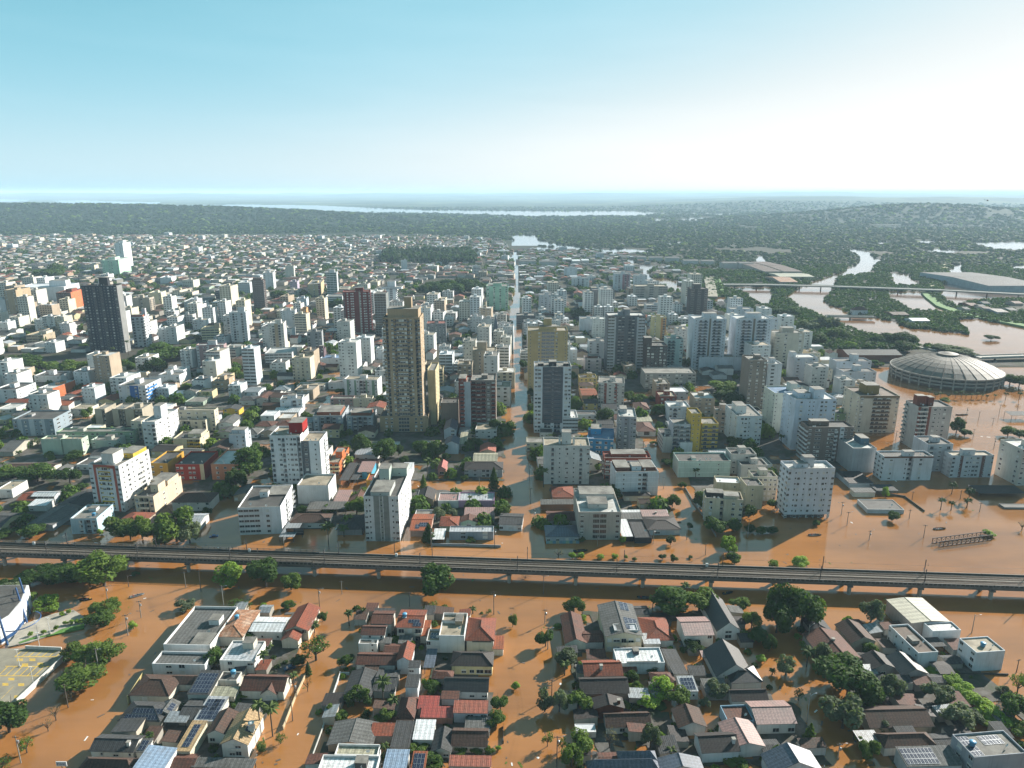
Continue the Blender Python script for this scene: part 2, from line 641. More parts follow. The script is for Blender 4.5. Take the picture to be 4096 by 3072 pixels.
def vnoise(X, Y, s, seed):
    """smooth value noise"""
    r = np.random.default_rng(seed)
    T = r.random((257, 257))
    a, b = X / s, Y / s
    i, j = np.floor(a).astype(int), np.floor(b).astype(int)
    f, g = a - i, b - j
    f, g = f * f * (3 - 2 * f), g * g * (3 - 2 * g)
    i0, j0, i1, j1 = i % 256, j % 256, (i + 1) % 256, (j + 1) % 256
    return (T[i0, j0] * (1 - f) + T[i1, j0] * f) * (1 - g) + (T[i0, j1] * (1 - f) + T[i1, j1] * f) * g

def hills(X, Y):
    g = lambda cx, cy, sx, sy, a: a * np.exp(-((X - cx) / sx) ** 2 - ((Y - cy) / sy) ** 2)
    h = g(-3000, 4300, 1500, 800, 98) + g(-1500, 4500, 900, 500, 34) + g(2650, 4700, 800, 420, 92) + g(4300, 5200, 900, 500, 88)
    far = np.clip((Y - 17500) / 7000, 0, 1)
    n = vnoise(X, Y, 2600, 3) * .6 + vnoise(X, Y, 1100, 5) * .3 + vnoise(X, Y, 450, 6) * .1
    right = np.clip(X / np.maximum(Y, 1) * 1.1 + .35, 0, 1)
    h = h + far * n * (190 + 70 * right)
    mid = np.clip((Y - 6500) / 3000, 0, 1) * (1 - far) * np.clip((X / np.maximum(Y, 1) - .12) * 5, 0, 1)
    return h + mid * n * 130

def terrain_z(X, Y):
    w = is_water(X, Y)
    rough = vnoise(X, Y, 60, 9)
    return np.where(w, -1.6, .5 + rough * .9 + hills(X, Y))

rows = np.concatenate([np.arange(3400, 1480, -40), np.arange(1480, 960, -4.0), np.arange(960, 778, -1.6)])
dist = np.array([ground('P', 2048, r)[1] for r in rows])
dist = np.concatenate([dist, [62000.0]])
cols = np.tan(np.linspace(-math.radians(46), math.radians(46), 560))
TX = dist[:, None] * cols[None, :]
TY = np.repeat(dist[:, None], len(cols), 1)
TZ = terrain_z(TX, TY)
nr, nc = TX.shape
idx = np.arange(nr * nc).reshape(nr, nc)
quads = np.stack([idx[:-1, :-1], idx[:-1, 1:], idx[1:, 1:], idx[1:, :-1]], -1).reshape(-1, 4)

def land_material():
    m, nt, b, out = new_mat('land')
    p = position(nt, 1, 1, 1)
    n1 = noise(nt, p, .0011, 6, .62)
    n2 = noise(nt, p, .02, 5, .7)
    forest = ramp(nt, n2, [(.3, (.007, .016, .008)), (.7, (.022, .037, .016))])
    field = ramp(nt, n2, [(.3, (.055, .085, .03)), (.7, (.12, .14, .055))])
    sp = nt.nodes.new('ShaderNodeSeparateXYZ')
    nt.links.new(p, sp.inputs[0])
    open_ = ramp(nt, mathn(nt, 'DIVIDE', sp.outputs[1], 10000.0), [(.80, (0, 0, 0)), (.98, (1, 1, 1))])
    col = mix(nt, mathn(nt, 'MULTIPLY', ramp(nt, n1, [(.50, (0, 0, 0)), (.60, (1, 1, 1))]), open_), forest, field)
    near = ramp(nt, mathn(nt, 'DIVIDE', sp.outputs[1], 4000.0), [(.52, (1, 1, 1)), (.66, (0, 0, 0))])
    town = ramp(nt, n2, [(.35, (.022, .034, .016)), (.5, (.055, .05, .038)), (.62, (.055, .055, .054))])
    col = mix(nt, near, col, town)
    nt.links.new(col, b.inputs['Base Color'])
    b.inputs['Roughness'].default_value = .95
    b.inputs['Specular IOR Level'].default_value = .1
    return m

land = link('terrain', numpy_mesh('terrain', np.stack([TX, TY, TZ], -1).reshape(-1, 3), quads, [land_material()], smooth=True))
tag(land, 'green plain and low hills beyond the flooded town', None, kind='structure')

def water_material():
    m, nt, b, out = new_mat('flood_water')
    p = position(nt, 1, 1, 1)
    n1 = noise(nt, p, .012, 4, .6)
    col = ramp(nt, n1, [(.32, (.262, .114, .034)), (.68, (.310, .143, .047))])
    n2 = noise(nt, position(nt, .006, .02, 1), 1.0, 5, .65)      # silt bands drawn out by the current
    col = mix(nt, .8, col, ramp(nt, n2, [(.34, (.58, .56, .55)), (.64, (1.12, 1.08, 1.02))]), 'MULTIPLY')
    r1 = noise(nt, position(nt, .30, .85, 1), 1.0, 3, .6)
    r2 = noise(nt, position(nt, .9, 1.6, 1), 1.0, 2, .6)
    r3 = noise(nt, position(nt, .02, .045, 1), 1.0, 4, .6)
    amp = ramp(nt, r3, [(.38, (.12, .12, .12)), (.62, (1, 1, 1))])
    h = mathn(nt, 'MULTIPLY', mathn(nt, 'ADD', r1, mathn(nt, 'MULTIPLY', r2, .5)), amp)
    bn = nt.nodes.new('ShaderNodeBump')
    bn.inputs['Strength'].default_value = .15
    bn.inputs['Distance'].default_value = .28
    nt.links.new(h, bn.inputs['Height'])
    df = nt.nodes.new('ShaderNodeBsdfDiffuse')
    gl = nt.nodes.new('ShaderNodeBsdfGlossy')
    gl.inputs['Roughness'].default_value = .10
    fr = nt.nodes.new('ShaderNodeFresnel')
    fr.inputs['IOR'].default_value = 1.7
    ms = nt.nodes.new('ShaderNodeMixShader')
    nt.links.new(col, df.inputs[0])
    for q in (df, gl, fr):
        nt.links.new(bn.outputs[0], q.inputs['Normal'])
    fac = mathn(nt, 'MULTIPLY', fr.outputs[0], mathn(nt, 'ADD', 1.0, mathn(nt, 'MULTIPLY', fr.outputs[0], .9)))
    nt.links.new(fac, ms.inputs[0])
    nt.links.new(df.outputs[0], ms.inputs[1])
    nt.links.new(gl.outputs[0], ms.inputs[2])
    nt.nodes.remove(b)
    nt.links.new(ms.outputs[0], out.inputs[0])
    return m

WATER = water_material()
wm = MB()
wm.face([(-60000, -3000, 0), (60000, -3000, 0), (60000, 62000, 0), (-60000, 62000, 0)])
fw = wm.build('flood_water', [WATER])
tag(fw, 'muddy orange-brown flood water filling streets and river', None, kind='structure')
# ---------------------------------------------------------------- building kit
M_FRAME = plain('window_frame', '#c9c9c6', .5, 0, .1)
M_SHUT = plain('roller_shutter', '#cfcdc6', .7, 0, .2)
M_CONC = plain('concrete', '#96928a', .85, 0, .3, .35)
M_CONCD = plain('dark_concrete', '#5d5a55', .85, 0, .35, .35)
M_STEEL = plain('steel', '#4a4a4c', .5, .6, .3)
M_RAIL = plain('railing', '#6d7074', .5, .3, .2)
M_DARKM = plain('dark_metal', '#232326', .5, .3, .2)
M_WHITE = plain('white_paint', '#dcdcda', .6, 0, .12)
M_TANK = plain('blue_tank', '#4f93b8', .45, 0, .1)
M_ALU = plain('aluminium', '#b5b8bb', .35, .7, .1)
M_WOOD = plain('pole_wood', '#5b5148', .85, 0, .3)
M_PCONC = plain('pole_concrete', '#8d8981', .85, 0, .25)
MESHES = {}
LANDMARKS = []

def window_mesh(w, h, kind, gl='dark'):
    key = ('win', round(w, 1), round(h, 1), kind, gl)
    if key in MESHES:
        return MESHES[key]
    w, h = key[1], key[2]
    b = MB()
    t = .055 if w < 1.2 else .07
    a, c, dpt = w / 2, h, -.10
    o = [(-a, 0), (a, 0), (a, c), (-a, c)]
    i = [(-a + t, t), (a - t, t), (a - t, c - t), (-a + t, c - t)]
    for k in range(4):
        j = (k + 1) % 4
        b.face([(o[k][0], dpt, o[k][1]), (o[j][0], dpt, o[j][1]), (i[j][0], dpt, i[j][1]), (i[k][0], dpt, i[k][1])], 0)
        b.face([(o[k][0], 0, o[k][1]), (o[j][0], 0, o[j][1]), (o[j][0], dpt, o[j][1]), (o[k][0], dpt, o[k][1])], 0)
        b.face([(i[k][0], dpt, i[k][1]), (i[j][0], dpt, i[j][1]), (i[j][0], -.015, i[j][1]), (i[k][0], -.015, i[k][1])], 0)
    b.face([(i[k][0], -.015, i[k][1]) for k in range(4)], 1)
    if kind in ('half', 'shut'):
        z0 = t if kind == 'shut' else c * .55
        b.face([(-a + t, -.05, z0), (a - t, -.05, z0), (a - t, -.05, c - t), (-a + t, -.05, c - t)], 2)
    if kind == 'curt':
        b.face([(-a + t, -.03, t), (-.05, -.03, t), (-.05, -.03, c - t), (-a + t, -.03, c - t)], 2)
    if w > 1.0 and kind != 'shut':
        b.box(-.035, -.07, t, .035, -.018, c - t, 0)
    if w > 2.6:
        for x in (-w / 4, w / 4):
            b.box(x - .03, -.07, t, x + .03, -.018, c - t, 0)
    b.box(-a - .08, -.2, -.07, a + .08, -.002, -.001, 0)
    MESHES[key] = b.mesh('window', [M_FRAME, glass(gl), M_SHUT])
    return MESHES[key]

def balcony_mesh(w, d, kind, hexcol):
    key = ('bal', round(w, 1), round(d, 1), kind, hexcol)
    if key in MESHES:
        return MESHES[key]
    w, d = key[1], key[2]
    b = MB()
    a = w / 2
    b.box(-a, -d, -.16, a, -.004, 0, 0)
    hgt = 1.05
    if kind == 'solid':
        b.box(-a, -d, .002, a, -d + .1, hgt, 0)
        if d > .3:
            b.box(-a, -d + .102, .002, -a + .1, -.004, hgt, 0)
            b.box(a - .1, -d + .102, .002, a, -.004, hgt, 0)
    elif kind == 'glass':
        b.box(-a, -d, .08, a, -d + .04, hgt - .06, 1)
        b.box(-a, -d - .01, hgt - .05, a, -d + .06, hgt, 2)
        if d > .3:
            b.box(-a, -d + .062, .08, -a + .04, -.004, hgt - .06, 1)
            b.box(a - .04, -d + .062, .08, a, -.004, hgt - .06, 1)
    else:
        n = max(4, int(w / .35))
        for k in range(n + 1):
            x = -a + .03 + (w - .06) * k / n
            b.box(x - .025, -d, .002, x + .025, -d + .05, hgt - .05, 2, False)
        b.box(-a, -d - .005, hgt - .048, a, -d + .055, hgt, 2)
        for x in (-a, a - .05):
            b.box(x, -d + .057, hgt - .05, x + .05, -.004, hgt, 2)
    MESHES[key] = b.mesh('balcony', [wall(hexcol), glass('blue'), M_RAIL])
    return MESHES[key]

def ac_mesh():
    if 'ac' not in MESHES:
        b = MB()
        b.box(-.4, -.42, 0, .4, -.06, .6, 0)
        b.lathe([(.2, 0), (.2, .02)], 8, 1)
        n = len(b.v)
        for k in range(n - 16, n):
            x, y, z = b.v[k]
            b.v[k] = (x * 1.0, -.421 - z, .3 + y)
        b.box(-.35, -.1, -.06, .35, -.002, -.002, 0)
        MESHES['ac'] = b.mesh('air_conditioner', [M_WHITE, M_DARKM])
    return MESHES['ac']

def tank_mesh(blue=True):
    key = ('tank', blue)
    if key not in MESHES:
        b = MB()
        b.lathe([(.75, 0), (.95, 1.25), (1.0, 1.28), (.98, 1.36), (.5, 1.55), (.12, 1.6)], 14, 0)
        MESHES[key] = b.mesh('water_tank', [M_TANK if blue else M_WHITE], True)
    return MESHES[key]

def dish_mesh():
    if 'dish' not in MESHES:
        b = MB()
        b.tube((0, 0, 0), (0, 0, .9), .04)
        n = 12
        c = (0, -.1, 1.1)
        for k in range(n):
            t0, t1 = 2 * math.pi * k / n, 2 * math.pi * (k + 1) / n
            R = .6
            b.face([c, (R * math.cos(t0), -.35, 1.1 + R * math.sin(t0)), (R * math.cos(t1), -.35, 1.1 + R * math.sin(t1))])
        MESHES['dish'] = b.mesh('satellite_dish', [M_WHITE])
    return MESHES['dish']

ALLBOX = []

def wing(main, x, y, rz):
    """a wing of a building already standing: a part that carries its own walls and roof"""
    o = link('wing', None, main)
    o.matrix_local = main.matrix_basis.inverted() @ (Matrix.Translation((x, y, 0)) @ Matrix.Rotation(rz, 4, 'Z'))
    return o


def place_windows(root, codes, flo, fh, z0, L, org, rz, ctx):
    """codes: one letter per column; flo floors; L facade length; org local start point; rz facing"""
    n = len(codes)
    cw = L / n
    c, s = math.cos(rz), math.sin(rz)
    joined = ctx['joined']
    R = ctx['rnd']
    for k, code in enumerate(codes):
        if code in '. |':
            continue
        u = cw * (k + .5)
        for f in range(flo):
            z = z0 + f * fh
            if z + 2.2 > ctx['ztop']:
                continue
            items = []
            back = -.07 if ctx['acc'] else 0.0
            sh = R.choice(ctx['shut'])
            if code == 'w':
                items.append((window_mesh(min(1.7, cw * .85), 1.45, sh), u, back, z + .85, 'window'))
            elif code == 's':
                items.append((window_mesh(.85, 1.0, 'open'), u, back, z + 1.2, 'window'))
            elif code == 'd':
                items.append((window_mesh(min(2.6, cw * .9), 1.6, sh), u, back, z + .75, 'window'))
            elif code == 'a':
                items.append((window_mesh(min(1.7, cw * .85), 1.45, sh), u, back, z + .85, 'window'))
                if not joined and ctx['near'] and R.random() < .7:
                    items.append((ac_mesh(), u + .2, back, z + .15, 'air_conditioner'))
            elif code == 'g':
                items.append((window_mesh(cw * .94, fh * .72, 'open', ctx['glass']), u, back, z + fh * .2, 'window'))
            elif code == 'h':
                items.append((window_mesh(cw * .94, fh * .45, 'open', ctx['glass']), u, back, z + fh * .4, 'window'))
            elif code == 'b':
                if f > 0 or ctx['ground_balcony']:
                    items.append((balcony_mesh(cw * .92, 1.25, ctx['bal'], ctx['balcol']), u, back, z + .1, 'balcony'))
                items.append((window_mesh(min(2.2, cw * .7), 2.1, R.choice(('open', 'open', 'half'))), u, back, z + .12, 'window'))
            elif code == 'L':
                items.append((window_mesh(min(2.4, cw * .75), 2.1, R.choice(('open', 'open', 'half'))), u, 1.5, z + .12, 'window'))
                items.append((balcony_mesh(cw * .98, .14, ctx['bal'], ctx['balcol']), u, 0, z + .1, 'balcony'))
            elif code == 'B':       # projecting balcony in front of a loggia
                items.append((window_mesh(min(2.4, cw * .75), 2.1, 'open'), u, 1.5, z + .12, 'window'))
                items.append((balcony_mesh(cw * .96, 1.0, ctx['bal'], ctx['balcol']), u, 0, z + .1, 'balcony'))
            for me, uu, dy, zz, nm in items:
                x = org[0] + uu * c - dy * s
                y = org[1] + uu * s + dy * c
                if joined:
                    ctx['join'].append((me, x, y, zz, rz))
                else:
                    link(nm, me, root, (x, y, zz), rz)

def join_parts(lst, name, root):
    """small far pieces of one facade, too small to pick apart: one part"""
    mats, vs, fs, ms = [], [], [], []
    n = 0
    cache = {}
    for me, x, y, z, rz in lst:
        if me not in cache:
            co = np.empty(len(me.vertices) * 3, np.float32)
            me.vertices.foreach_get('co', co)
            sl = []
            for m in me.materials:
                if m not in mats:
                    mats.append(m)
                sl.append(mats.index(m))
            cache[me] = (co.reshape(-1, 3), [tuple(p.vertices) for p in me.polygons], [sl[p.material_index] for p in me.polygons])
        co, pf, pm = cache[me]
        c, s = math.cos(rz), math.sin(rz)
        w = np.stack([co[:, 0] * c - co[:, 1] * s + x, co[:, 0] * s + co[:, 1] * c + y, co[:, 2] + z], -1)
        vs.append(w)
        fs.extend([tuple(n + k for k in f) for f in pf])
        ms.extend(pm)
        n += len(co)
    if not vs:
        return None
    me = bpy.data.meshes.new(name)
    me.from_pydata(np.concatenate(vs).tolist(), [], fs)
    for m in mats:
        me.materials.append(m)
    me.polygons.foreach_set('material_index', ms)
    o = link(name, me, root)
    o['kind'] = 'stuff'
    return o

def roof_flat(root, w, d, h, par, wallm, roofm, x0=None, y0=0.0, thick=.22):
    x0 = -w / 2 if x0 is None else x0
    b = MB()
    zr = h - par
    b.box(x0 + thick, y0 + thick, zr - .15, x0 + w - thick, y0 + d - thick, zr)
    b.build('roof', [roofm], root)

def shell(w, d, h, par, notches, z0=-1.5, thick=.22):
    """walls with real recesses for loggias and a parapet ring"""
    b = MB()
    zr = h - par
    pts = []
    for a, c in notches:
        pts += [(a, 0), (a, 1.5), (c, 1.5), (c, 0)]
    poly = [(-w / 2, 0)] + pts + [(w / 2, 0), (w / 2, d), (-w / 2, d)]
    b.prism(poly, z0, zr - .16, 0)
    a = w / 2
    z1 = zr - .16
    # parapet ring on a slab lip
    b.box(-a, 0, z1, a, thick, h)
    b.box(-a, d - thick, z1, a, d, h)
    b.box(-a, thick, z1, -a + thick, d - thick, h)
    b.box(a - thick, thick, z1, a, d - thick, h)
    if notches:
        b.box(-a + thick, thick, z1 - .1, a - thick, 1.7, z1 + .008)
    return b

def apt(c, uL, vL, uR, vR, ub, vb, vbase, label, col='#d8d8d4', front='wsw', side='s', accent=(), top=None, par=.9,
        roof='concrete', bal='rail', balcol=None, shut=('open', 'half', 'open', 'shut', 'curt'), name='apartment_building', cat='apartment building',
        key=None, far=False, bands=None, fl=None, glasskind='dark', z0=0.0, stilts=False, rot=None, depth=None, group=None,
        side2=None, near=False, into=None, maxrot=9.0, h=None, tank=False, penth=True, podium=None, grd=False, sidecol=None):
    um, vm = (uL + uR) / 2, (vL + vR) / 2
    y0 = ground(c, um, vbase, z0)[1]
    if h is None:
        h = height_at(c, um, vm, y0)
    xl, yl = ground(c, uL, vL, h)
    xr, yr = ground(c, uR, vR, h)
    xl, xr = (ground(c, uL, vm, h)[0], ground(c, uR, vm, h)[0])
    rz = math.atan2(yr - yl, xr - xl) * .75 if rot is None else math.radians(rot)
    rz = max(-math.radians(maxrot), min(math.radians(maxrot), rz))
    w = (xr - xl) / max(.8, math.cos(rz))
    mx = (xl + xr) / 2
    xb, yb = ground(c, ub, vb, h)
    right = ub > uR - 2
    ex, ey = (mx + w / 2 * math.cos(rz), y0 + w / 2 * math.sin(rz)) if right else (mx - w / 2 * math.cos(rz), y0 - w / 2 * math.sin(rz))
    d = -(xb - ex) * math.sin(rz) + (yb - ey) * math.cos(rz) if depth is None else depth
    d = max(7.0, min(70.0, d))
    R = random.Random(int(abs(mx) * 13 + y0 * 7))
    root = thing(name, label, cat, (mx, y0, 0), rz, group) if into is None else wing(into, mx, y0, rz)
    if key:
        LANDMARKS.append((mx, y0, key))
    occupy(mx - d / 2 * math.sin(rz), y0 + d / 2 * math.cos(rz), w, d, rz, 1.0)
    ALLBOX.append((mx, y0, w, d, h, rz, label))
    flo = fl or max(1, round((h - z0 - par) / 3.0))
    fh = (h - z0 - par) / flo
    wm = wall(col)
    # body
    notches = []
    cw = w / len(front)
    k = 0
    while k < len(front):
        if front[k] in 'LB':
            notches.append((-w / 2 + k * cw + .12, -w / 2 + (k + 1) * cw - .12))
        k += 1
    zs = 2.6 if stilts else (-1.5 if z0 == 0 else z0)
    shell(w, d, h, par, notches, zs).build('wall', [wm], root)
    if stilts:
        n = max(3, int(w / 6))
        for q in range(n):
            for yy in (.5, d - .9):
                x = -w / 2 + .4 + (w - 1.2) * q / (n - 1)
                MB().box(x, yy, -1.5, x + .45, yy + .45, 2.62, 0, False).build('column', [M_CONC], root)
        MB().box(-w / 2 + 1.8, 2.2, -1.5, w / 2 - 1.8, d - 2.2, 2.61).build('lobby_wall', [wall('#6f6a63')], root)
    roof_flat(root, w, d, h, par, wm, flatroof(roof))
    if par > .4:
        MB().box(-w / 2 - .06, -.06, h + .003, w / 2 + .06, .28, h + .09).build('coping', [M_CONC], root)
    # coloured panels: (from, to, low, high, colour) as fractions of the front
    for (a, e, lo, hi, cc) in accent:
        zl, zh = z0 + (h - z0) * lo, z0 + (h - z0) * hi
        MB().box(-w / 2 + w * a, -.06, max(zl, .2), -w / 2 + w * e, -.002, min(zh, h - .02)).build('facade_panel', [wall(cc)], root)
    if sidecol:
        xs_ = (w / 2 + .002, w / 2 + .06) if right else (-w / 2 - .06, -w / 2 - .002)
        MB().box(xs_[0], .02, max(.2, z0), xs_[1], d - .02, h - .02).build('flank_panel', [wall(sidecol)], root)
    if bands:
        for f in range(1, flo + 1):
            z = z0 + f * fh
            MB().box(-w / 2 - .05, -.10, z - .18, w / 2 + .05, -.003, z + .12).build('floor_band', [wall(bands)], root)
    ctx = dict(joined=far, rnd=R, join=[], shut=shut, bal=bal, balcol=balcol or col, near=near, acc=bool(accent), glass=glasskind,
               ztop=h - par + .6, ground_balcony=grd)
    zf = z0 if not stilts else z0
    if front.strip('. '):
        place_windows(root, front, flo, fh, zf + .1, w, (-w / 2, 0), 0.0, ctx)
    acc2 = ctx['acc']
    ctx['acc'] = bool(sidecol)
    if side.strip('. '):
        if right:
            place_windows(root, side, flo, fh, zf + .1, d, (w / 2, 0), math.pi / 2, ctx)
        else:
            place_windows(root, side, flo, fh, zf + .1, d, (-w / 2, d), -math.pi / 2, ctx)
    if ctx['join']:
        join_parts(ctx['join'], 'windows', root)
    # rooftop houses
    if top is None and penth:
        a = R.uniform(.3, .5)
        top = [(a, min(.95, a + max(.2, 4.5 / w)), .35, min(.9, .35 + max(.25, 4.5 / d)), R.uniform(2.6, 4.2), col)]
    for (a, e, q, r, hh, cc) in (top or ()):
        zt = h - par + .004
        x0_, x1_, y0_, y1_ = -w / 2 + w * a, -w / 2 + w * e, d * q, d * r
        t = MB().box(x0_, y0_, zt, x1_, y1_, zt + hh).build('rooftop_house', [wall(cc)], root)
        MB().box(x0_ - .12, y0_ - .12, zt + hh + .003, x1_ + .12, y1_ + .12, zt + hh + .16).build('cap_slab', [flatroof('concrete')], t)
        if hh > 2.4 and x1_ - x0_ > 2.5 and not far:
            link('window', window_mesh(.7, .8, 'open'), t, ((x0_ + x1_) / 2, y0_, zt + 1.2))
    if tank:
        link('water_tank', tank_mesh(), root, (w * .2, d * .3, h - par + .004))
    if not far:
        for q in range(R.randint(1, 3)):
            link('satellite_dish', dish_mesh(), root, (R.uniform(-w * .4, w * .4), R.uniform(1, min(d * .3, 5)), h - par + .004), R.uniform(-.6, .6))
    root['h'] = h
    return root

# ---------------------------------------------------------------- pitched roofs
def slab(b, p, t=.14):
    """a roof plane: eave-left, eave-right, top-right, top-left (or three points)"""
    P = [Vector(q) for q in p]
    ex = (P[1] - P[0]).normalized()
    nrm = (P[1] - P[0]).cross(P[-1] - P[0]).normalized()
    up = nrm.cross(ex)
    uv = [((q - P[0]).dot(ex), (q - P[0]).dot(up)) for q in P]
    b.face([tuple(q) for q in P], 0, uv)
    dn = Vector((0, 0, -t))
    low = [tuple(q + dn) for q in P]
    n = len(P)
    for k in range(n):
        j = (k + 1) % n
        b.face([tuple(P[j]), tuple(P[k]), low[k], low[j]], 1)
    b.face(low[::-1], 1)

SOLAR_W, SOLAR_H = 1.05, 1.75

def solar_panels(parent, o, ux, up, nx, ny, gap=.06):
    """nx by ny panels lying on a roof plane, o lower-left corner"""
    if 'solar' not in MESHES:
        b = MB()
        w, h, t = SOLAR_W, SOLAR_H, .05
        b.box(0, 0, 0, w, h, t, 0)
        b.face([(.05, .05, t + .004), (w - .05, .05, t + .004), (w - .05, h - .05, t + .004), (.05, h - .05, t + .004)], 1)
        for x in (w / 2,):
            b.box(x - .012, .05, t + .005, x + .012, h - .05, t + .009, 0, False)
        MESHES['solar'] = b.mesh('solar_panel', [M_ALU, solar()])
    ux, up = Vector(ux).normalized(), Vector(up).normalized()
    nz = ux.cross(up)
    m3 = Matrix((ux, up, nz)).transposed()
    for i in range(nx):
        for j in range(ny):
            p = Vector(o) + ux * i * (SOLAR_W + gap) + up * j * (SOLAR_H + gap) + nz * .09
            q = link('solar_panel', MESHES['solar'], parent)
            q.matrix_local = Matrix.Translation(p) @ m3.to_4x4()

def house(c, uL, uR, vF, vB, e, label, roof='gx', rise=1.7, rm='terracotta', col='#d9d6cf', rot=-1.5, over=.45, wins='w.w', side='',
          sol=None, chim=None, tank=None, name='house', cat='house', key=None, par=.6, flr='concrete', fl=None, box=None, group=None, shed=False, dish=True, z0=0.0, into=None):
    um = (uL + uR) / 2
    xl, yF = ground(c, uL, vF, e)
    xr = ground(c, uR, vF, e)[0]
    yB = ground(c, um, vB, e)[1]
    rz = math.radians(rot)
    w = max(3.0, (xr - xl) - 2 * (over if roof != 'f' else 0))
    d = max(3.0, (yB - yF) - 2 * (over if roof != 'f' else 0))
    mx = (xl + xr) / 2
    y0 = yF + (over if roof != 'f' else 0)
    return house_at(mx, y0, w, d, e, label, roof, rise, rm, col, rz, over, wins, side, sol, chim, tank, name, cat, key, par, flr, fl, box, group, shed, dish, None if into is None else wing(into, mx, y0, rz))

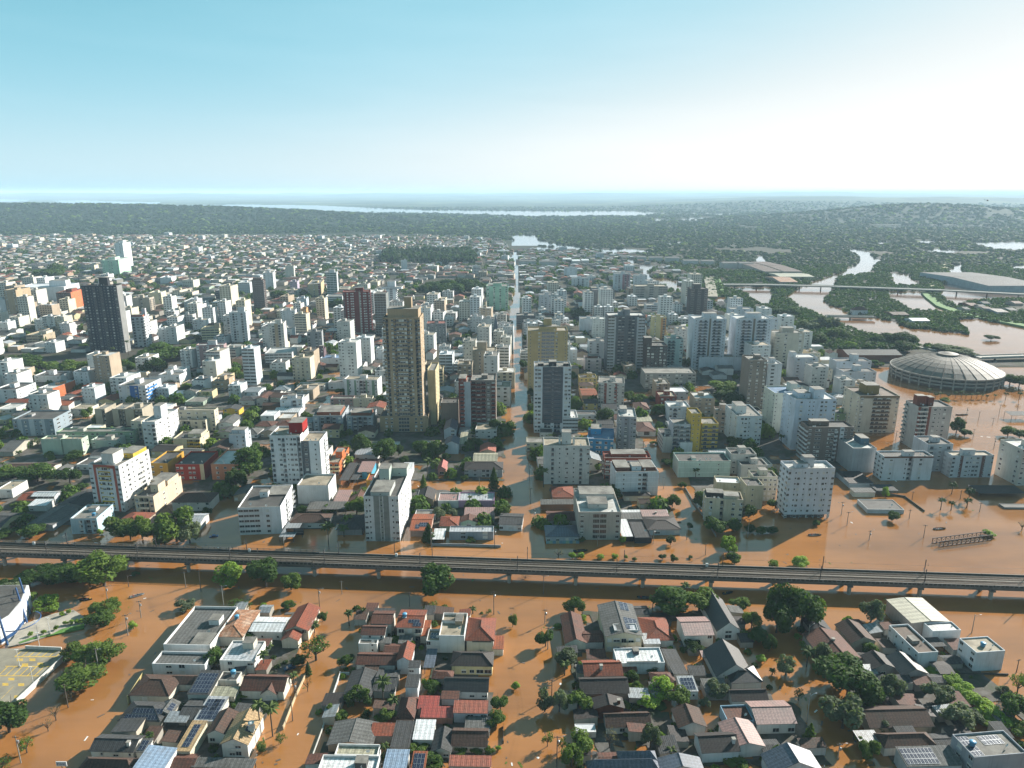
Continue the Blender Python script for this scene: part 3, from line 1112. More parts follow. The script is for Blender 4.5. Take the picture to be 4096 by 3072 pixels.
def house_at(mx, y0, w, d, e, label, roof='gx', rise=1.7, rm='terracotta', col='#d9d6cf', rz=0.0, over=.45, wins='w.w', side='',
             sol=None, chim=None, tank=None, name='house', cat='house', key=None, par=.6, flr='concrete', fl=None, box=None, group=None, shed=False, dish=False, root=None):
    sgn = 1 if mx < 0 else -1           # which side faces the camera
    if root is None:
        root = thing(name, label, cat, (mx, y0, 0), rz, group)
    if key:
        LANDMARKS.append((mx, y0, key))
    cxx, cyy = mx - d / 2 * math.sin(rz), y0 + d / 2 * math.cos(rz)
    occupy(cxx, cyy, w, d, rz, .6)
    ALLBOX.append((mx, y0, w, d, e + rise, rz, label))
    R = random.Random(int(abs(mx) * 17 + y0 * 5))
    wm = wall(col)
    a = w / 2
    flo = fl or max(1, round(e / 3.0))
    fh = e / flo
    roofobj = None
    planes = {}
    if roof != 'f':
        wins = wins.replace('L', 'b').replace('B', 'b')
    if roof == 'f':
        cw_ = w / max(1, len(wins))
        shell(w, d, e, par, [(-a + k_ * cw_ + .12, -a + (k_ + 1) * cw_ - .12) for k_, q_ in enumerate(wins) if q_ in 'LB']).build('wall', [wm], root)
        b = MB()
        zr = e - par
        x0, x1, q0, q1 = -a + .22, a - .22, .22, d - .22
        uvq = [(0, 0), (x1 - x0, 0), (x1 - x0, q1 - q0), (0, q1 - q0)]
        b.face([(x0, q0, zr), (x1, q0, zr), (x1, q1, zr), (x0, q1, zr)], 0, uvq)
        rmat = flatroof(flr) if flr in ('concrete', 'dark', 'light', 'white', 'sand', 'brown', 'blue', 'red') else roofmat(flr)
        roofobj = b.build('roof', [rmat], root)
        planes['top'] = (Vector((x0 + .3, q0 + .3, zr)), Vector((1, 0, 0)), Vector((0, 1, 0)), x1 - x0 - .6, q1 - q0 - .6)
    else:
        b = MB()
        o = over
        wb = MB()
        if roof == 'gx':
            wb.prism([(-a, 0), (a, 0), (a, d), (-a, d)], -1.5, e, 0, cap=False)
            for x in (-a, a):
                pts = [(x, 0, e), (x, d, e), (x, d / 2, e + rise)]
                wb.face(pts if x > 0 else pts[::-1])
            k = rise / (d / 2) * o
            slab(b, [(-a - o, -o, e - k), (a + o, -o, e - k), (a + o, d / 2, e + rise), (-a - o, d / 2, e + rise)])
            slab(b, [(a + o, d + o, e - k), (-a - o, d + o, e - k), (-a - o, d / 2, e + rise), (a + o, d / 2, e + rise)])
            ridge = [((-a - o, d / 2, e + rise), (a + o, d / 2, e + rise))]
            up = Vector((0, d / 2, rise)).normalized()
            planes['front'] = (Vector((-a, .2, e + .2 * rise / (d / 2))), Vector((1, 0, 0)), up, w, math.hypot(d / 2, rise) - .2)
        elif roof == 'gy':
            wb.prism([(-a, 0), (a, 0), (a, d), (-a, d)], -1.5, e, 0, cap=False)
            for y in (0, d):
                pts = [(-a, y, e), (a, y, e), (0, y, e + rise)]
                wb.face(pts if y == 0 else pts[::-1])
            k = rise / a * o
            slab(b, [(-a - o, d + o, e - k), (-a - o, -o, e - k), (0, -o, e + rise), (0, d + o, e + rise)])
            slab(b, [(a + o, -o, e - k), (a + o, d + o, e - k), (0, d + o, e + rise), (0, -o, e + rise)])
            ridge = [((0, -o, e + rise), (0, d + o, e + rise))]
            planes['left'] = (Vector((-a, d, e)), Vector((0, -1, 0)), Vector((a, 0, rise)).normalized(), d, math.hypot(a, rise))
            planes['right'] = (Vector((a, .2, e)), Vector((0, 1, 0)), Vector((-a, 0, rise)).normalized(), d, math.hypot(a, rise))
        elif roof == 'h':
            wb.prism([(-a, 0), (a, 0), (a, d), (-a, d)], -1.5, e, 0, cap=False)
            A, D = a + o, d + 2 * o
            zl = e - .12
            if w >= d:
                r = D / 2
                r0, r1 = (-A + r * .95, d / 2, e + rise), (A - r * .95, d / 2, e + rise)
                slab(b, [(-A, -o, zl), (A, -o, zl), r1, r0])
                slab(b, [(A, d + o, zl), (-A, d + o, zl), r0, r1])
                slab(b, [(A, -o, zl), (A, d + o, zl), r1])
                slab(b, [(-A, d + o, zl), (-A, -o, zl), r0])
            else:
                r0, r1 = (0, -o + A * .95, e + rise), (0, d + o - A * .95, e + rise)
                slab(b, [(-A, -o, zl), (A, -o, zl), r0])
                slab(b, [(A, d + o, zl), (-A, d + o, zl), r1])
                slab(b, [(A, -o, zl), (A, d + o, zl), r1, r0])
                slab(b, [(-A, d + o, zl), (-A, -o, zl), r0, r1])
            ridge = [(r0, r1), ((-A, -o, zl), r0), ((A, -o, zl), r1 if w >= d else r0)]
            up = Vector((0, r0[1] + o, r0[2] - zl)).normalized()
            planes['front'] = (Vector((-A + .6, -o + .3, zl + .05)), Vector((1, 0, 0)), up, w, math.hypot(r0[1] + o, rise))
        else:   # single pitch, 's' high at the back, 'sl' high on the left, 'sr' high on the right
            zz = {'s': (e, e, e + rise, e + rise), 'sl': (e + rise, e, e, e + rise), 'sr': (e, e + rise, e + rise, e)}[roof]
            cs = [(-a, 0), (a, 0), (a, d), (-a, d)]
            for k in range(4):
                j = (k + 1) % 4
                wb.face([(*cs[k], -1.5), (*cs[j], -1.5), (*cs[j], zz[j]), (*cs[k], zz[k])])
            oo = .25
            cs2 = [(-a - oo, -oo), (a + oo, -oo), (a + oo, d + oo), (-a - oo, d + oo)]
            P = [(*cs2[k], zz[k] + .12) for k in range(4)]
            slab(b, P)
            ridge = []
            ux = (Vector(P[1]) - Vector(P[0])).normalized()
            uy = (Vector(P[3]) - Vector(P[0])).normalized()
            planes['top'] = (Vector(P[0]) + ux * .4 + uy * .4, ux, uy, w, d)
        if not shed:
            wb.build('wall', [wm], root)
        else:   # open shelter on posts
            for x in (-a + .1, a - .3):
                for y in (.1, d - .3):
                    MB().box(x, y, -1.5, x + .2, y + .2, e, 0, False).build('post', [M_STEEL], root)
        roofobj = b.build('roof', [roofmat(rm), M_CONCD], root)
        if ridge and w * d > 40:
            rb = MB()
            for p0, p1 in ridge:
                rb.tube((p0[0], p0[1], p0[2] + .03), (p1[0], p1[1], p1[2] + .03), .14, n=5)
            rb.build('ridge_tiles', [roofmat(rm)], roofobj)
    # openings on the side that faces the camera and the flank
    ctx = dict(joined=False, rnd=R, join=[], shut=('open', 'half', 'shut'), bal='solid', balcol=col, near=False, acc=False, glass='dark', ztop=e + 1.2, ground_balcony=False)
    if wins.strip('. ') and not shed:
        place_windows(root, wins, flo, fh, .05, w, (-a, 0), 0.0, ctx)
    if side.strip('. ') and not shed:
        if sgn > 0:
            place_windows(root, side, flo, fh, .05, d, (a, 0), math.pi / 2, ctx)
        else:
            place_windows(root, side, flo, fh, .05, d, (-a, d), -math.pi / 2, ctx)
    for s in (sol or ()):
        pl, fx, fy, nx, ny = s
        o_, ux, up, L, H = planes[pl]
        nx = max(1, min(nx, int((L * (1 - fx) - .2) / 1.11)))
        ny = max(1, min(ny, int((H * (1 - fy) - .1) / 1.81)))
        solar_panels(roofobj, o_ + ux * (L * fx) + up * (H * fy), ux, up, nx, ny)
    if chim:
        x, y, hh = -a + w * chim[0], d * chim[1], chim[2]
        zt = e + rise * .3
        q = MB().box(x - .45, y - .45, zt, x + .45, y + .45, e + rise + hh).build('chimney', [wm], roofobj)
        MB().box(x - .6, y - .6, e + rise + hh + .003, x + .6, y + .6, e + rise + hh + .15).build('chimney_cap', [M_CONC], q)
    if tank:
        zt = (e - par + .004) if roof == 'f' else e + rise * .9
        x, y = -a + w * tank[0], d * tank[1]
        if roof != 'f':
            MB().box(x - .8, y - .8, e - .2, x + .8, y + .8, zt).build('tank_stand', [wm], root)
        link('water_tank', tank_mesh(tank[2] if len(tank) > 2 else True), root, (x, y, zt + .003))
    for (x0, x1, y0_, y1_, hh, cc) in (box or ()):
        zt = e - par + .004 if roof == 'f' else e
        t = MB().box(-a + w * x0, d * y0_, zt, -a + w * x1, d * y1_, zt + hh).build('rooftop_house', [wall(cc)], root)
        MB().box(-a + w * x0 - .1, d * y0_ - .1, zt + hh + .003, -a + w * x1 + .1, d * y1_ + .1, zt + hh + .12).build('cap_slab', [flatroof('concrete')], t)
    if dish and roof == 'f':
        link('satellite_dish', dish_mesh(), root, (a * .5, d * .35, e - par + .004), .3)
    return root
# ---------------------------------------------------------------- houses on the near side of the railway
H = house
# block beside the left avenue
H('B1',1238,1600,720,428,5.6,'long white parapet shop building with grey roofs beside the wide left avenue','f',col='#e2e2e0',flr='fibre',wins='.....',par=1.0,rot=-2,
  box=[(.62,.85,.55,.72,2.2,'#e2e2e0'),(.55,.95,.02,.30,.9,'#77756f')],key='the long white parapet shop')
H('B1',1618,1850,660,452,4.6,'low building under a rusty patched metal roof behind white parapet shop','h',1.4,'rust','#d4cfc4',rot=-2,tank=(.45,.55),wins='.')
H('B1',1152,1560,868,772,5.0,'white front block with grille vents and corrugated roof facing the left avenue','f',col='#dedfe0',flr='fibre',wins='..d.d...',par=.9,rot=-2)
H('B1',1668,1930,840,690,5.6,'white house with pale metal roof and square tower beside two palms','f',col='#e4e3df',flr='metal',wins='.w..d',par=.5,rot=-2,box=[(.45,.78,.62,.95,2.6,'#cfcabd')])
H9 = H('B1',968,1290,1108,945,3.4,'brown hip-roofed house beside the white front block','h',2.2,'brown','#d6cfbf',rot=-2,wins='.w..')
H('B1',1285,1480,1020,945,3.2,'brown tiled rear wing with a white window wall','gx',1.3,'brown','#dcd8cc',rot=-2,wins='.w',into=H9)
H('B1',1412,1600,1105,935,4.2,'shed roof wholly covered in dark solar panels behind brown hip house','s',1.2,'fibredark','#cbc8c0',rot=-2,wins='..',sol=[('top',.02,.03,9,8)],name='shed',cat='shed')
HC = H('B1',888,1222,1302,1150,3.0,'grey-roofed house with two rows of solar panels facing the avenue','h',2.0,'fibredark','#b9b4a8',rot=-2,wins='....',sol=[('front',.10,.05,13,1),('front',.24,.45,9,1)],key='the solar-roofed grey house')
H('B1',1172,1310,1250,1150,3.0,'grey tiled side wing with a small block of solar panels','gy',1.3,'fibre','#b9b4a8',rot=-2,wins='.',sol=[('right',.1,.1,3,2)],into=HC)
H('B1',1235,1420,1318,1235,2.8,'pale green-grey lean-to roof over a flooded yard','s',.5,'greymetal','#a9a79c',rot=-2,wins='',shed=True,name='shelter',cat='shelter')
H('B1',1340,1530,1290,1130,3.0,'weathered fibre-cement roofs stepping between two solar houses','gx',1.0,'fibredark','#a29e94',rot=-2,wins='..')
H('B1',1462,1640,1308,1120,3.4,'long pale shed with two columns of solar panels along its roof','s',.5,'metal','#d5d1c6',rot=-2,wins='..',sol=[('top',.06,.04,4,9),('top',.44,.04,4,9)],name='shed',cat='shed',key='the two-column solar shed')
H('B1',668,1018,1532,1400,3.2,'corrugated grey gable house with white end wall by the avenue','gx',1.4,'fibredark','#dfddd6',rot=-2,wins='.s.w.s',chim=(.85,.25,.5),key='the corrugated grey gable house')
H('B1',1018,1112,1545,1445,2.8,'small lean-to with six solar panels beside corrugated gable house','s',.8,'fibre','#dfddd6',rot=-2,wins='.',sol=[('top',.05,.05,4,2)])
H('B1',560,1010,1700,1575,3.0,'brown hip roof at the bottom edge behind the avenue','h',2.1,'brown','#cfc9bb',rot=-2,wins='.')
H('B1',1000,1240,1690,1500,5.2,'white building with pale blue-grey roof at bottom edge','sl',.9,'bluemetal','#e2e0da',rot=-2,wins='..')
H('B1',1318,1452,1538,1310,4.0,'narrow beige tiled roof carrying nine solar panels','s',.8,'beige','#d8cfb8',rot=-2,wins='.',sol=[('top',.25,.10,4,5)])
HD = H('B1',1668,1890,1478,1240,5.4,'white two-storey house with sand-coloured tiles and round water tank','gy',2.0,'beige','#e3e0d8',rot=-2,wins='.dd.',tank=(.92,.42,False),sol=[('right',.3,.2,2,1)],key='the sand-tiled house')
H('B1',1560,1720,1400,1225,4.2,'white side wing with grey-brown gable beside sand-tiled house','gy',1.5,'brown','#e0ddd4',rot=-2,wins='w.',into=HD)
H('B1',1250,1470,1660,1545,2.8,'dark red tiled roof between beige solar roof and bottom edge','gx',1.0,'redbrown','#b9a898',rot=-2,wins='.')
H('B1',1440,1930,1665,1592,2.8,'wide grey corrugated canopy at the bottom edge','s',.5,'fibre','#a9a69c',rot=-2,wins='',shed=True,name='shelter',cat='shelter')
H1 = H('B2',-128,215,1070,942,4.0,'red-brown tiled house with white front gable beside side street','gx',2.2,'redbrown','#ddd8cc',rot=-2,wins='...w.',key='the red-brown gabled house')
H('B2',30,160,1095,1010,3.4,'small white porch gable of red-brown tiled house','gy',1.9,'redbrown','#e2ddd2',rot=-2,wins='d',into=H1)
H('B1',1655,1800,990,925,4.4,'small flat grey roof with pale store room below blue tank','f',col='#cfcbc1',flr='fibredark',wins='.w.',par=.3,rot=-2,tank=(.6,.8))
H('B1',1590,1790,1120,1050,3.2,'pale sloping lean-to with beige wall beside solar shed','s',.7,'sandmetal','#d6d1c4',rot=-2,wins='..')
H('B2',-60,200,622,508,4.2,'white-roofed corrugated hall next to terracotta gable house','gx',.8,'whitemetal','#dcdad4',rot=-2,wins='.s.s')
HA = H('B2',212,402,612,432,4.6,'cream house with long terracotta gable roof at street corner','gy',2.0,'terracotta','#e3d9c2',rot=-2,wins='w.w',side='.w.w',key='the corner terracotta house')
H('B2',182,325,688,622,4.0,'small terracotta gabled wing with plain cream end wall','gy',1.6,'terracotta','#ddd4c2',rot=-2,wins='..',into=HA)
# second block
H2 = H('B2',790,982,645,568,5.8,'white parapet house with dark red tiles and aerial at block corner','gx',1.3,'redbrown','#e4e2dd',rot=-1.5,wins='.s.s',key='the white parapet corner house')
H('B2',868,1035,560,458,6.0,'terracotta roof with timber pergola and white parapet behind it','gx',1.3,'redbrown','#ded9d0',rot=-1.5,wins='',into=H2)
H('B2',778,920,712,685,4.6,'small white flat annex with louvred vent','f',col='#e2e1dd',flr='concrete',wins='.s',par=.5,rot=-1.5,into=H2)
H('B2',930,1030,715,675,3.4,'grey corrugated lean-to beside white flat annex','s',.5,'fibre','#cfcbc3',rot=-1.5,wins='.')
H('B2',1062,1272,590,452,6.4,'two-storey house with orange tiles, two solar blocks and balcony','gx',1.2,'terracotta','#d3c9bc',rot=-1.5,wins='LwL',sol=[('front',.42,.32,6,1),('front',.62,.02,3,1)],tank=(.22,.45),key='the orange-tiled balcony house')
H('B2',1246,1310,660,545,3.4,'narrow orange tiled strip between two white houses','s',.8,'orange','#c9beb0',rot=-1.5,wins='.')
H3 = H('B2',1392,1585,650,478,7.8,'tall white modern house with beige roof terrace','f',col='#e5e5e3',flr='sand',wins='..',par=1.0,rot=-1.5,box=[(.0,.55,.62,.64,1.2,'#e5e5e3'),(.55,.85,.55,.9,1.6,'#b59f82')],key='the tall white modern house')
H('B2',1296,1398,690,600,5.4,'lower wing of modern house with dark windows and solar panels','f',col='#d5d5d2',flr='sand',wins='d.d',par=.8,rot=-1.5,sol=[('top',.1,.3,5,2)],into=H3)
H4 = H('B2',1592,1815,690,512,5.6,'large terracotta hip-roofed house at the avenue corner','h',2.4,'terracotta','#dcd8d0',rot=-1.5,wins='...',key='the avenue-corner terracotta house')
H('B2',1640,1795,705,660,4.8,'grey corrugated front roof with white wall on terracotta house','s',.7,'fibre','#dad8d2',rot=-1.5,wins='.',into=H4)
H('B2',1795,1888,760,655,2.8,'orange flat annex with white rim beside the avenue','s',.3,'orange','#dfdcd6',rot=-1.5,wins='.',into=H4)
H('B2',752,1062,872,775,3.6,'long white low house under mottled red tiles','gx',1.5,'redbrown','#e0dfda',rot=-1.5,wins='.w.w.w.w',key='the long mottled-red house')
H('B2',1062,1182,842,715,6.0,'tall narrow white house with terracotta gable, blank end wall','gy',1.5,'terracotta','#e0e2e4',rot=-1.5,wins='.')
H('B2',1478,1805,882,768,4.2,'cream house with dark brown hip roof near the avenue','h',2.2,'dark','#dccf9f',rot=-1.5,wins='.wwdd',key='the cream dark-hipped house')
H5 = H('B2',660,880,1100,920,3.2,'wide dark grey fibre-cement gable roof with white turbine vent','gy',1.6,'fibredark','#b9b8b4',rot=-1.5,wins='.w.',key='the wide grey gable')
H('B2',880,1058,1075,908,3.2,'second grey fibre-cement roof adjoining the wide gable','gx',1.2,'fibredark','#b9b8b4',rot=-1.5,wins='..',into=H5)
H('B2',1125,1238,1050,955,5.8,'narrow white two-storey house with grey corrugated lean roof','s',.7,'fibredark','#dadde0',rot=-1.5,wins='.')
H('B2',1152,1250,900,862,5.6,'white upper room with dark grey roof between gable and yard','s',.5,'fibredark','#dadde0',rot=-1.5,wins='d.')
H('B2',1268,1360,900,760,2.8,'blue-grey lean-to roof in yard behind white gable','s',.6,'slate','#b8b6b0',rot=-1.5,wins='',shed=True,name='shelter',cat='shelter')
H('B2',1422,1770,1075,960,3.6,'white house with green shutters under black tiled gable roof','gx',2.0,'black','#e1e0dc',rot=-1.5,wins='..w.w.w',key='the black-tiled house')
H('B2',1400,1548,1140,1090,2.8,'small red tiled extension before black-tiled house','s',.6,'redbrown','#aab3bb',rot=-1.5,wins='..')
H('B2',1332,1500,978,912,3.0,'small reddish hip roof behind the black-tiled house','h',1.1,'redbrown','#cfc9be',rot=-1.5,wins='.')
H('B2',1218,1392,1215,1122,3.0,'upper bright red corrugated roof with white rim','s',.8,'redmetal','#d7b9a8',rot=-1.5,wins='..')
H('B2',1242,1505,1282,1200,2.8,'lower bright red corrugated roof beside salmon roofed house','s',.7,'redmetal','#8d6a5d',rot=-1.5,wins='..')
H('B2',1492,1768,1248,1160,4.0,'pale blue-walled house with salmon corrugated roof by the avenue','s',1.0,'salmon','#b6bcc6',rot=-1.5,wins='..h.h',key='the salmon-roofed house')
H('B2',1062,1205,1285,1115,3.0,'dark red steep hip roof beside bright red roofs','h',2.0,'redbrown','#b39a8c',rot=-1.5,wins='.')
H('B2',1182,1352,1450,1295,3.2,'plain white corrugated flat roof below bright red roofs','s',.4,'whitemetal','#d5d3cc',rot=-1.5,wins='..')
H('B2',532,890,1488,1305,3.0,'broad grey corrugated house beside flooded side street','gy',1.5,'fibre','#c4a58c',rot=-1.5,wins='..d',key='the broad corrugated house')
H('B2',1012,1172,1512,1308,2.8,'dark grey lean-to between broad corrugated house and white roof','s',.6,'fibredark','#9a948a',rot=-1.5,wins='.')
H('B2',1482,1762,1490,1348,3.2,'dark brown tiled gable house with light blue ridge','gx',2.0,'brown','#c9c4b8',rot=-1.5,wins='.w.w',key='the blue-ridged brown house')
H('B2',1328,1490,1535,1365,3.0,'grey gable house with satellite dish next to blue-ridged roof','gy',1.4,'fibredark','#c9c6bd',rot=-1.5,wins='.w')
HB = H('B2',462,910,1690,1560,4.6,'white modern flat house with ribbed pale roof at bottom edge','f',col='#e6e6e4',flr='whitemetal',wins='.',par=.8,rot=-1.5,box=[(.62,.82,.3,.75,2.2,'#5a5856')],key='the white ribbed-roof house')
H('B2',596,925,1558,1475,4.6,'rear part of white modern flat house with ribbed roof','f',col='#e6e6e4',flr='sandmetal',wins='.',par=.8,rot=-1.5,into=HB)
H('B2',952,1145,1690,1525,3.6,'pale blue metal roof at the bottom edge near orange solar roof','s',.6,'bluemetal','#d8d8d4',rot=-1.5,wins='.')
H('B2',1165,1290,1690,1545,3.2,'orange tiled roof with twelve solar panels at bottom edge','s',.9,'orange','#c9a890',rot=-1.5,wins='.',sol=[('top',.05,.05,4,4)])
H('B2',1458,1795,1655,1572,3.2,'pale salmon corrugated roof at bottom edge by the avenue','s',.6,'salmon','#c2b0a2',rot=-1.5,wins='.')
# block right of the avenue
H6 = H('B3',402,575,708,492,3.4,'long terracotta-brown gable house at the avenue edge','gy',1.8,'redbrown','#cfd8cc',rot=2,wins='..',key='the avenue-edge gable house')
H('B3',548,702,700,610,3.4,'red tiled wing over a plain white front wall','gx',.9,'redbrown','#d0d0cf',rot=2,wins='..',into=H6)
H7 = H('B3',708,1000,655,412,7.2,'large grey-roofed two-storey building with balcony and rooftop solar panels','gy',1.7,'fibre','#d8cdb2',rot=1.5,wins='wdbbw',sol=[('right',.10,.05,7,3),('right',.72,.3,5,2)],key='the large grey gable building')
H('B3',780,960,610,560,8.6,'row of pale rooftop sheets and vents on large grey gable','f',col='#c7c7c3',flr='metal',wins='',par=.3,rot=1.5,name='rooftop_plant',cat='rooftop plant',dish=False,into=H7)
H('B3',1010,1240,688,508,3.4,'terracotta hip-roofed house behind pale corrugated sheets','h',2.0,'terracotta','#dcdad4',rot=1.5,wins='.w.w')
H('B3',1000,1140,720,640,3.2,'patchwork of pale corrugated sheets beside grey gable building','s',.6,'metal','#c8c4ba',rot=1.5,wins='.')
H('B3',1310,1545,648,505,5.6,'white two-storey house with pinkish mossy gable roof','gx',1.7,'pink','#dedbd3',rot=2,wins='.w.w',key='the pinkish gable house')
H('B3',1555,1748,612,372,4.6,'white gabled house with one dark and one shining roof slope','gy',3.6,'black','#e4e4e2',rot=3,wins='.d.',key='the steep shining-roof house')
H('B3',800,1165,858,742,4.8,'low white modern house with bright white flat roofs','f',col='#e6e7e8',flr='whitemetal',wins='....',par=.6,rot=1.5,box=[(.40,.52,.62,.9,1.4,'#55565a'),(.2,.85,.0,.02,1.0,'#e6e7e8')],key='the white flat modern house')
H('B3',548,850,958,832,4.2,'orange-brown tiled house with square white chimney tower','gx',2.0,'terracotta','#d9d3c8',rot=2,wins='w.',chim=(.45,.25,.6),key='the orange-brown chimney house')
H('B3',812,962,930,872,2.8,'small brown tiled porch with white rim','s',.6,'redbrown','#cfc6b8',rot=2,wins='.')
H8 = H('B3',525,898,1090,960,4.6,'dark brown gabled house with pale barge boards among trees','gx',2.3,'dark','#9b8f82',rot=2,wins='.',key='the dark gabled house')
H('B3',620,862,1205,1120,4.4,'lower brick-red gabled wing with two small chimneys','gy',1.6,'dark','#7d4a3a',rot=2,wins='.',chim=(.85,.3,.3),into=H8)
H('B3',1222,1352,955,755,2.8,'long narrow grey roof along flooded yard','sl',.6,'fibredark','#b5b2aa',rot=6,wins='.')
H('B3',1285,1428,1082,968,3.4,'small white house with three rows of solar panels','s',.7,'greymetal','#dedfe0',rot=2,wins='.s',sol=[('top',.12,.08,7,3)],key='the small solar house')
H('B3',1062,1250,1005,925,2.8,'red-brown hip roof half hidden by flowering tree','h',1.1,'redbrown','#b8aea0',rot=2,wins='.')
HF = H('B3',1550,1845,955,752,3.6,'big black-tiled house with a dazzling sunlit right slope','gy',4.6,'black','#c9c7c3',rot=3,wins='...',key='the dazzling black-tiled house')
H('B3',1665,1915,1008,880,3.4,'black hip roof in front of dazzling black-tiled house','h',2.2,'black','#c2c0bb',rot=3,wins='..',into=HF)
H('B3',1445,1550,825,770,2.8,'small pink-tiled carport by the garden wall','s',.4,'pink','#c2c0bb',rot=2,wins='',shed=True,name='carport',cat='carport')
H('B3',1672,1960,1145,1052,3.2,'long black-brown gable roof beside round grey shrub','gx',1.7,'dark','#cfcdc6',rot=2,wins='.')
H('B3',712,1068,1345,1225,3.2,'long white house with dark brown tiled gable among trees','gx',2.0,'brown','#dbd8d0',rot=2,wins='..w..s.',key='the long brown-tiled house')
H('B3',1262,1490,1348,1200,3.6,'brown tiled gable house with white front wall','gy',1.9,'brown','#d5d3ce',rot=3,wins='..')
H('B3',1640,1848,1300,1178,4.2,'flat reddish roof inside blue parapet walls','f',col='#8fb0c4',flr='redbrown',wins='..',par=.6,rot=3)
HE = H('B3',1440,1745,1535,1380,4.4,'large dark-roofed white house with skylight boxes','gx',2.2,'dark','#cdd0d2',rot=4,wins='....',chim=(.9,.25,.3),key='the large skylight house')
H('B3',1660,1935,1500,1300,4.2,'grey-brown gable wing with pale rim next to skylight house','gy',1.6,'pink','#d2d2ce',rot=5,wins='..',into=HE)
H('B4',-88,228,1322,1142,4.4,'white house with pale pink-grey tiled roof beside flooded lane','gx',1.9,'pink','#d9d9d6',rot=2,wins='..d.d',key='the pale pink-grey house')
HG = H('B3',572,1130,1690,1600,4.0,'wide blue-slate hip roof at the bottom edge','h',2.4,'slate','#d8d8d6',rot=1,wins='.',key='the wide blue-slate roof')
H('B3',808,1108,1600,1535,4.4,'rear blue-slate hip roof behind wide slate roof','h',1.6,'slate','#d8d8d6',rot=1,wins='.',into=HG)
H('B3',1128,1468,1680,1575,3.6,'pale blue-slate gable roof right of wide slate roof','gy',1.7,'slate','#d8d8d6',rot=2,wins='.')
H('B3',485,640,1385,1322,2.4,'white caravan-like trailer roof standing in shaded yard','f',col='#d5d6d6',flr='white',wins='.',par=.1,rot=1,name='trailer',cat='trailer',dish=False)
# far right
H('B4',1085,1392,550,368,6.4,'wide pale ribbed hall roof beside the viaduct','gy',.6,'sandmetal','#cbb9b0',rot=5,over=.3,wins='....',key='the ribbed hall')
H('B4',1250,1475,612,548,6.4,'white box building in front of ribbed hall','f',col='#e4e6e8',flr='greymetal',wins='..',par=.5,rot=4)
H('B4',1140,1302,778,565,7.0,'long weathered white two-storey building with small dark windows','f',col='#e0e2e4',flr='brown',wins='..',side='s.s.s.s.s',par=.7,rot=6,box=[(.25,.6,.35,.55,1.2,'#8b8985')],key='the weathered white building')
H('B4',1205,1372,740,668,3.4,'dark flat canopy on thin posts beside weathered white building','s',.2,'fibredark','#888888',rot=5,wins='',shed=True,name='canopy',cat='canopy')
H('B4',1578,1815,772,662,8.2,'white cube building with air conditioners and blue roof tank','f',col='#dfe3e8',flr='sand',wins='....',side='a.a',par=.5,rot=6,tank=(.5,.45),key='the white cube building')
H('B4',628,835,700,556,4.4,'brown tiled gable house with plain beige end wall','gy',2.2,'brown','#cbb9a4',rot=5,wins='..')
H('B4',420,720,830,622,4.0,'long brown tiled gable house with two square chimneys','gy',2.2,'redbrown','#c9bdb0',rot=6,wins='..',chim=(.55,.5,.6),key='the two-chimney brown house')
H('B4',790,985,900,792,4.0,'dark slate gable house next to huge round tree','gy',1.9,'dark','#b5aba6',rot=4,wins='.w.',key='the dark slate gable house')
H('B4',1012,1232,945,802,4.2,'black-tiled gable house with pink-brown front wall','gy',2.1,'black','#b8a9a5',rot=5,wins='..')
H('B4',1120,1260,1030,990,3.0,'small reddish porch roof below black-tiled gable','s',.7,'redbrown','#a39894',rot=5,wins='.')
H('B4',345,512,638,500,3.0,'old grey-brown hipped shed beside tall palm','h',1.3,'fibredark','#9d968c',rot=3,wins='.')
H('B4',770,1275,1345,1180,3.4,'low sprawling dark brown roof under the big trees','gx',2.4,'brown','#b2a28f',rot=2,wins='....',key='the sprawling dark roof')
H('B4',880,1300,1500,1385,3.6,'brown hip roof with white rear wall below sprawling roof','h',2.0,'brown','#cfc9c0',rot=2,wins='..')
H('B4',700,878,1475,1375,2.8,'pale striped pergola roof beside brown hip house','s',.3,'greymetal','#a5a39c',rot=2,wins='',shed=True,name='pergola',cat='pergola')
H('B4',1052,1500,1650,1510,4.6,'wide grey shed roof half covered in solar panels','s',1.1,'fibre','#bfc1c2',rot=2,wins='..',sol=[('top',.01,.05,9,6)],key='the solar shed at the bottom edge')
H('B4',1555,1990,1560,1385,8.5,'grey apartment house with rooftop solar panels and blue cistern','f',col='#a6abb2',flr='concrete',wins='.',side='.w.w',par=.6,rot=6,tank=(.2,.55),sol=[('top',.02,.55,3,3),('top',.42,.5,6,4),('top',.02,.05,3,2)],key='the solar apartment house')
H('B4',20,430,1690,1535,4.2,'dark roof with gleaming white right slope at bottom edge','gy',3.6,'slate','#d5d7d9',rot=5,wins='.')
H('B4',248,462,1512,1490,3.2,'small brown lean-to with grey wall beside cypress tree','s',.8,'brown','#b9b6b2',rot=4,wins='.')
# ---------------------------------------------------------------- apartment houses and towers beyond the railway
A = apt
W0, CRM, GRY = '#e0e1e2', '#d8cfb9', '#a9aaac'
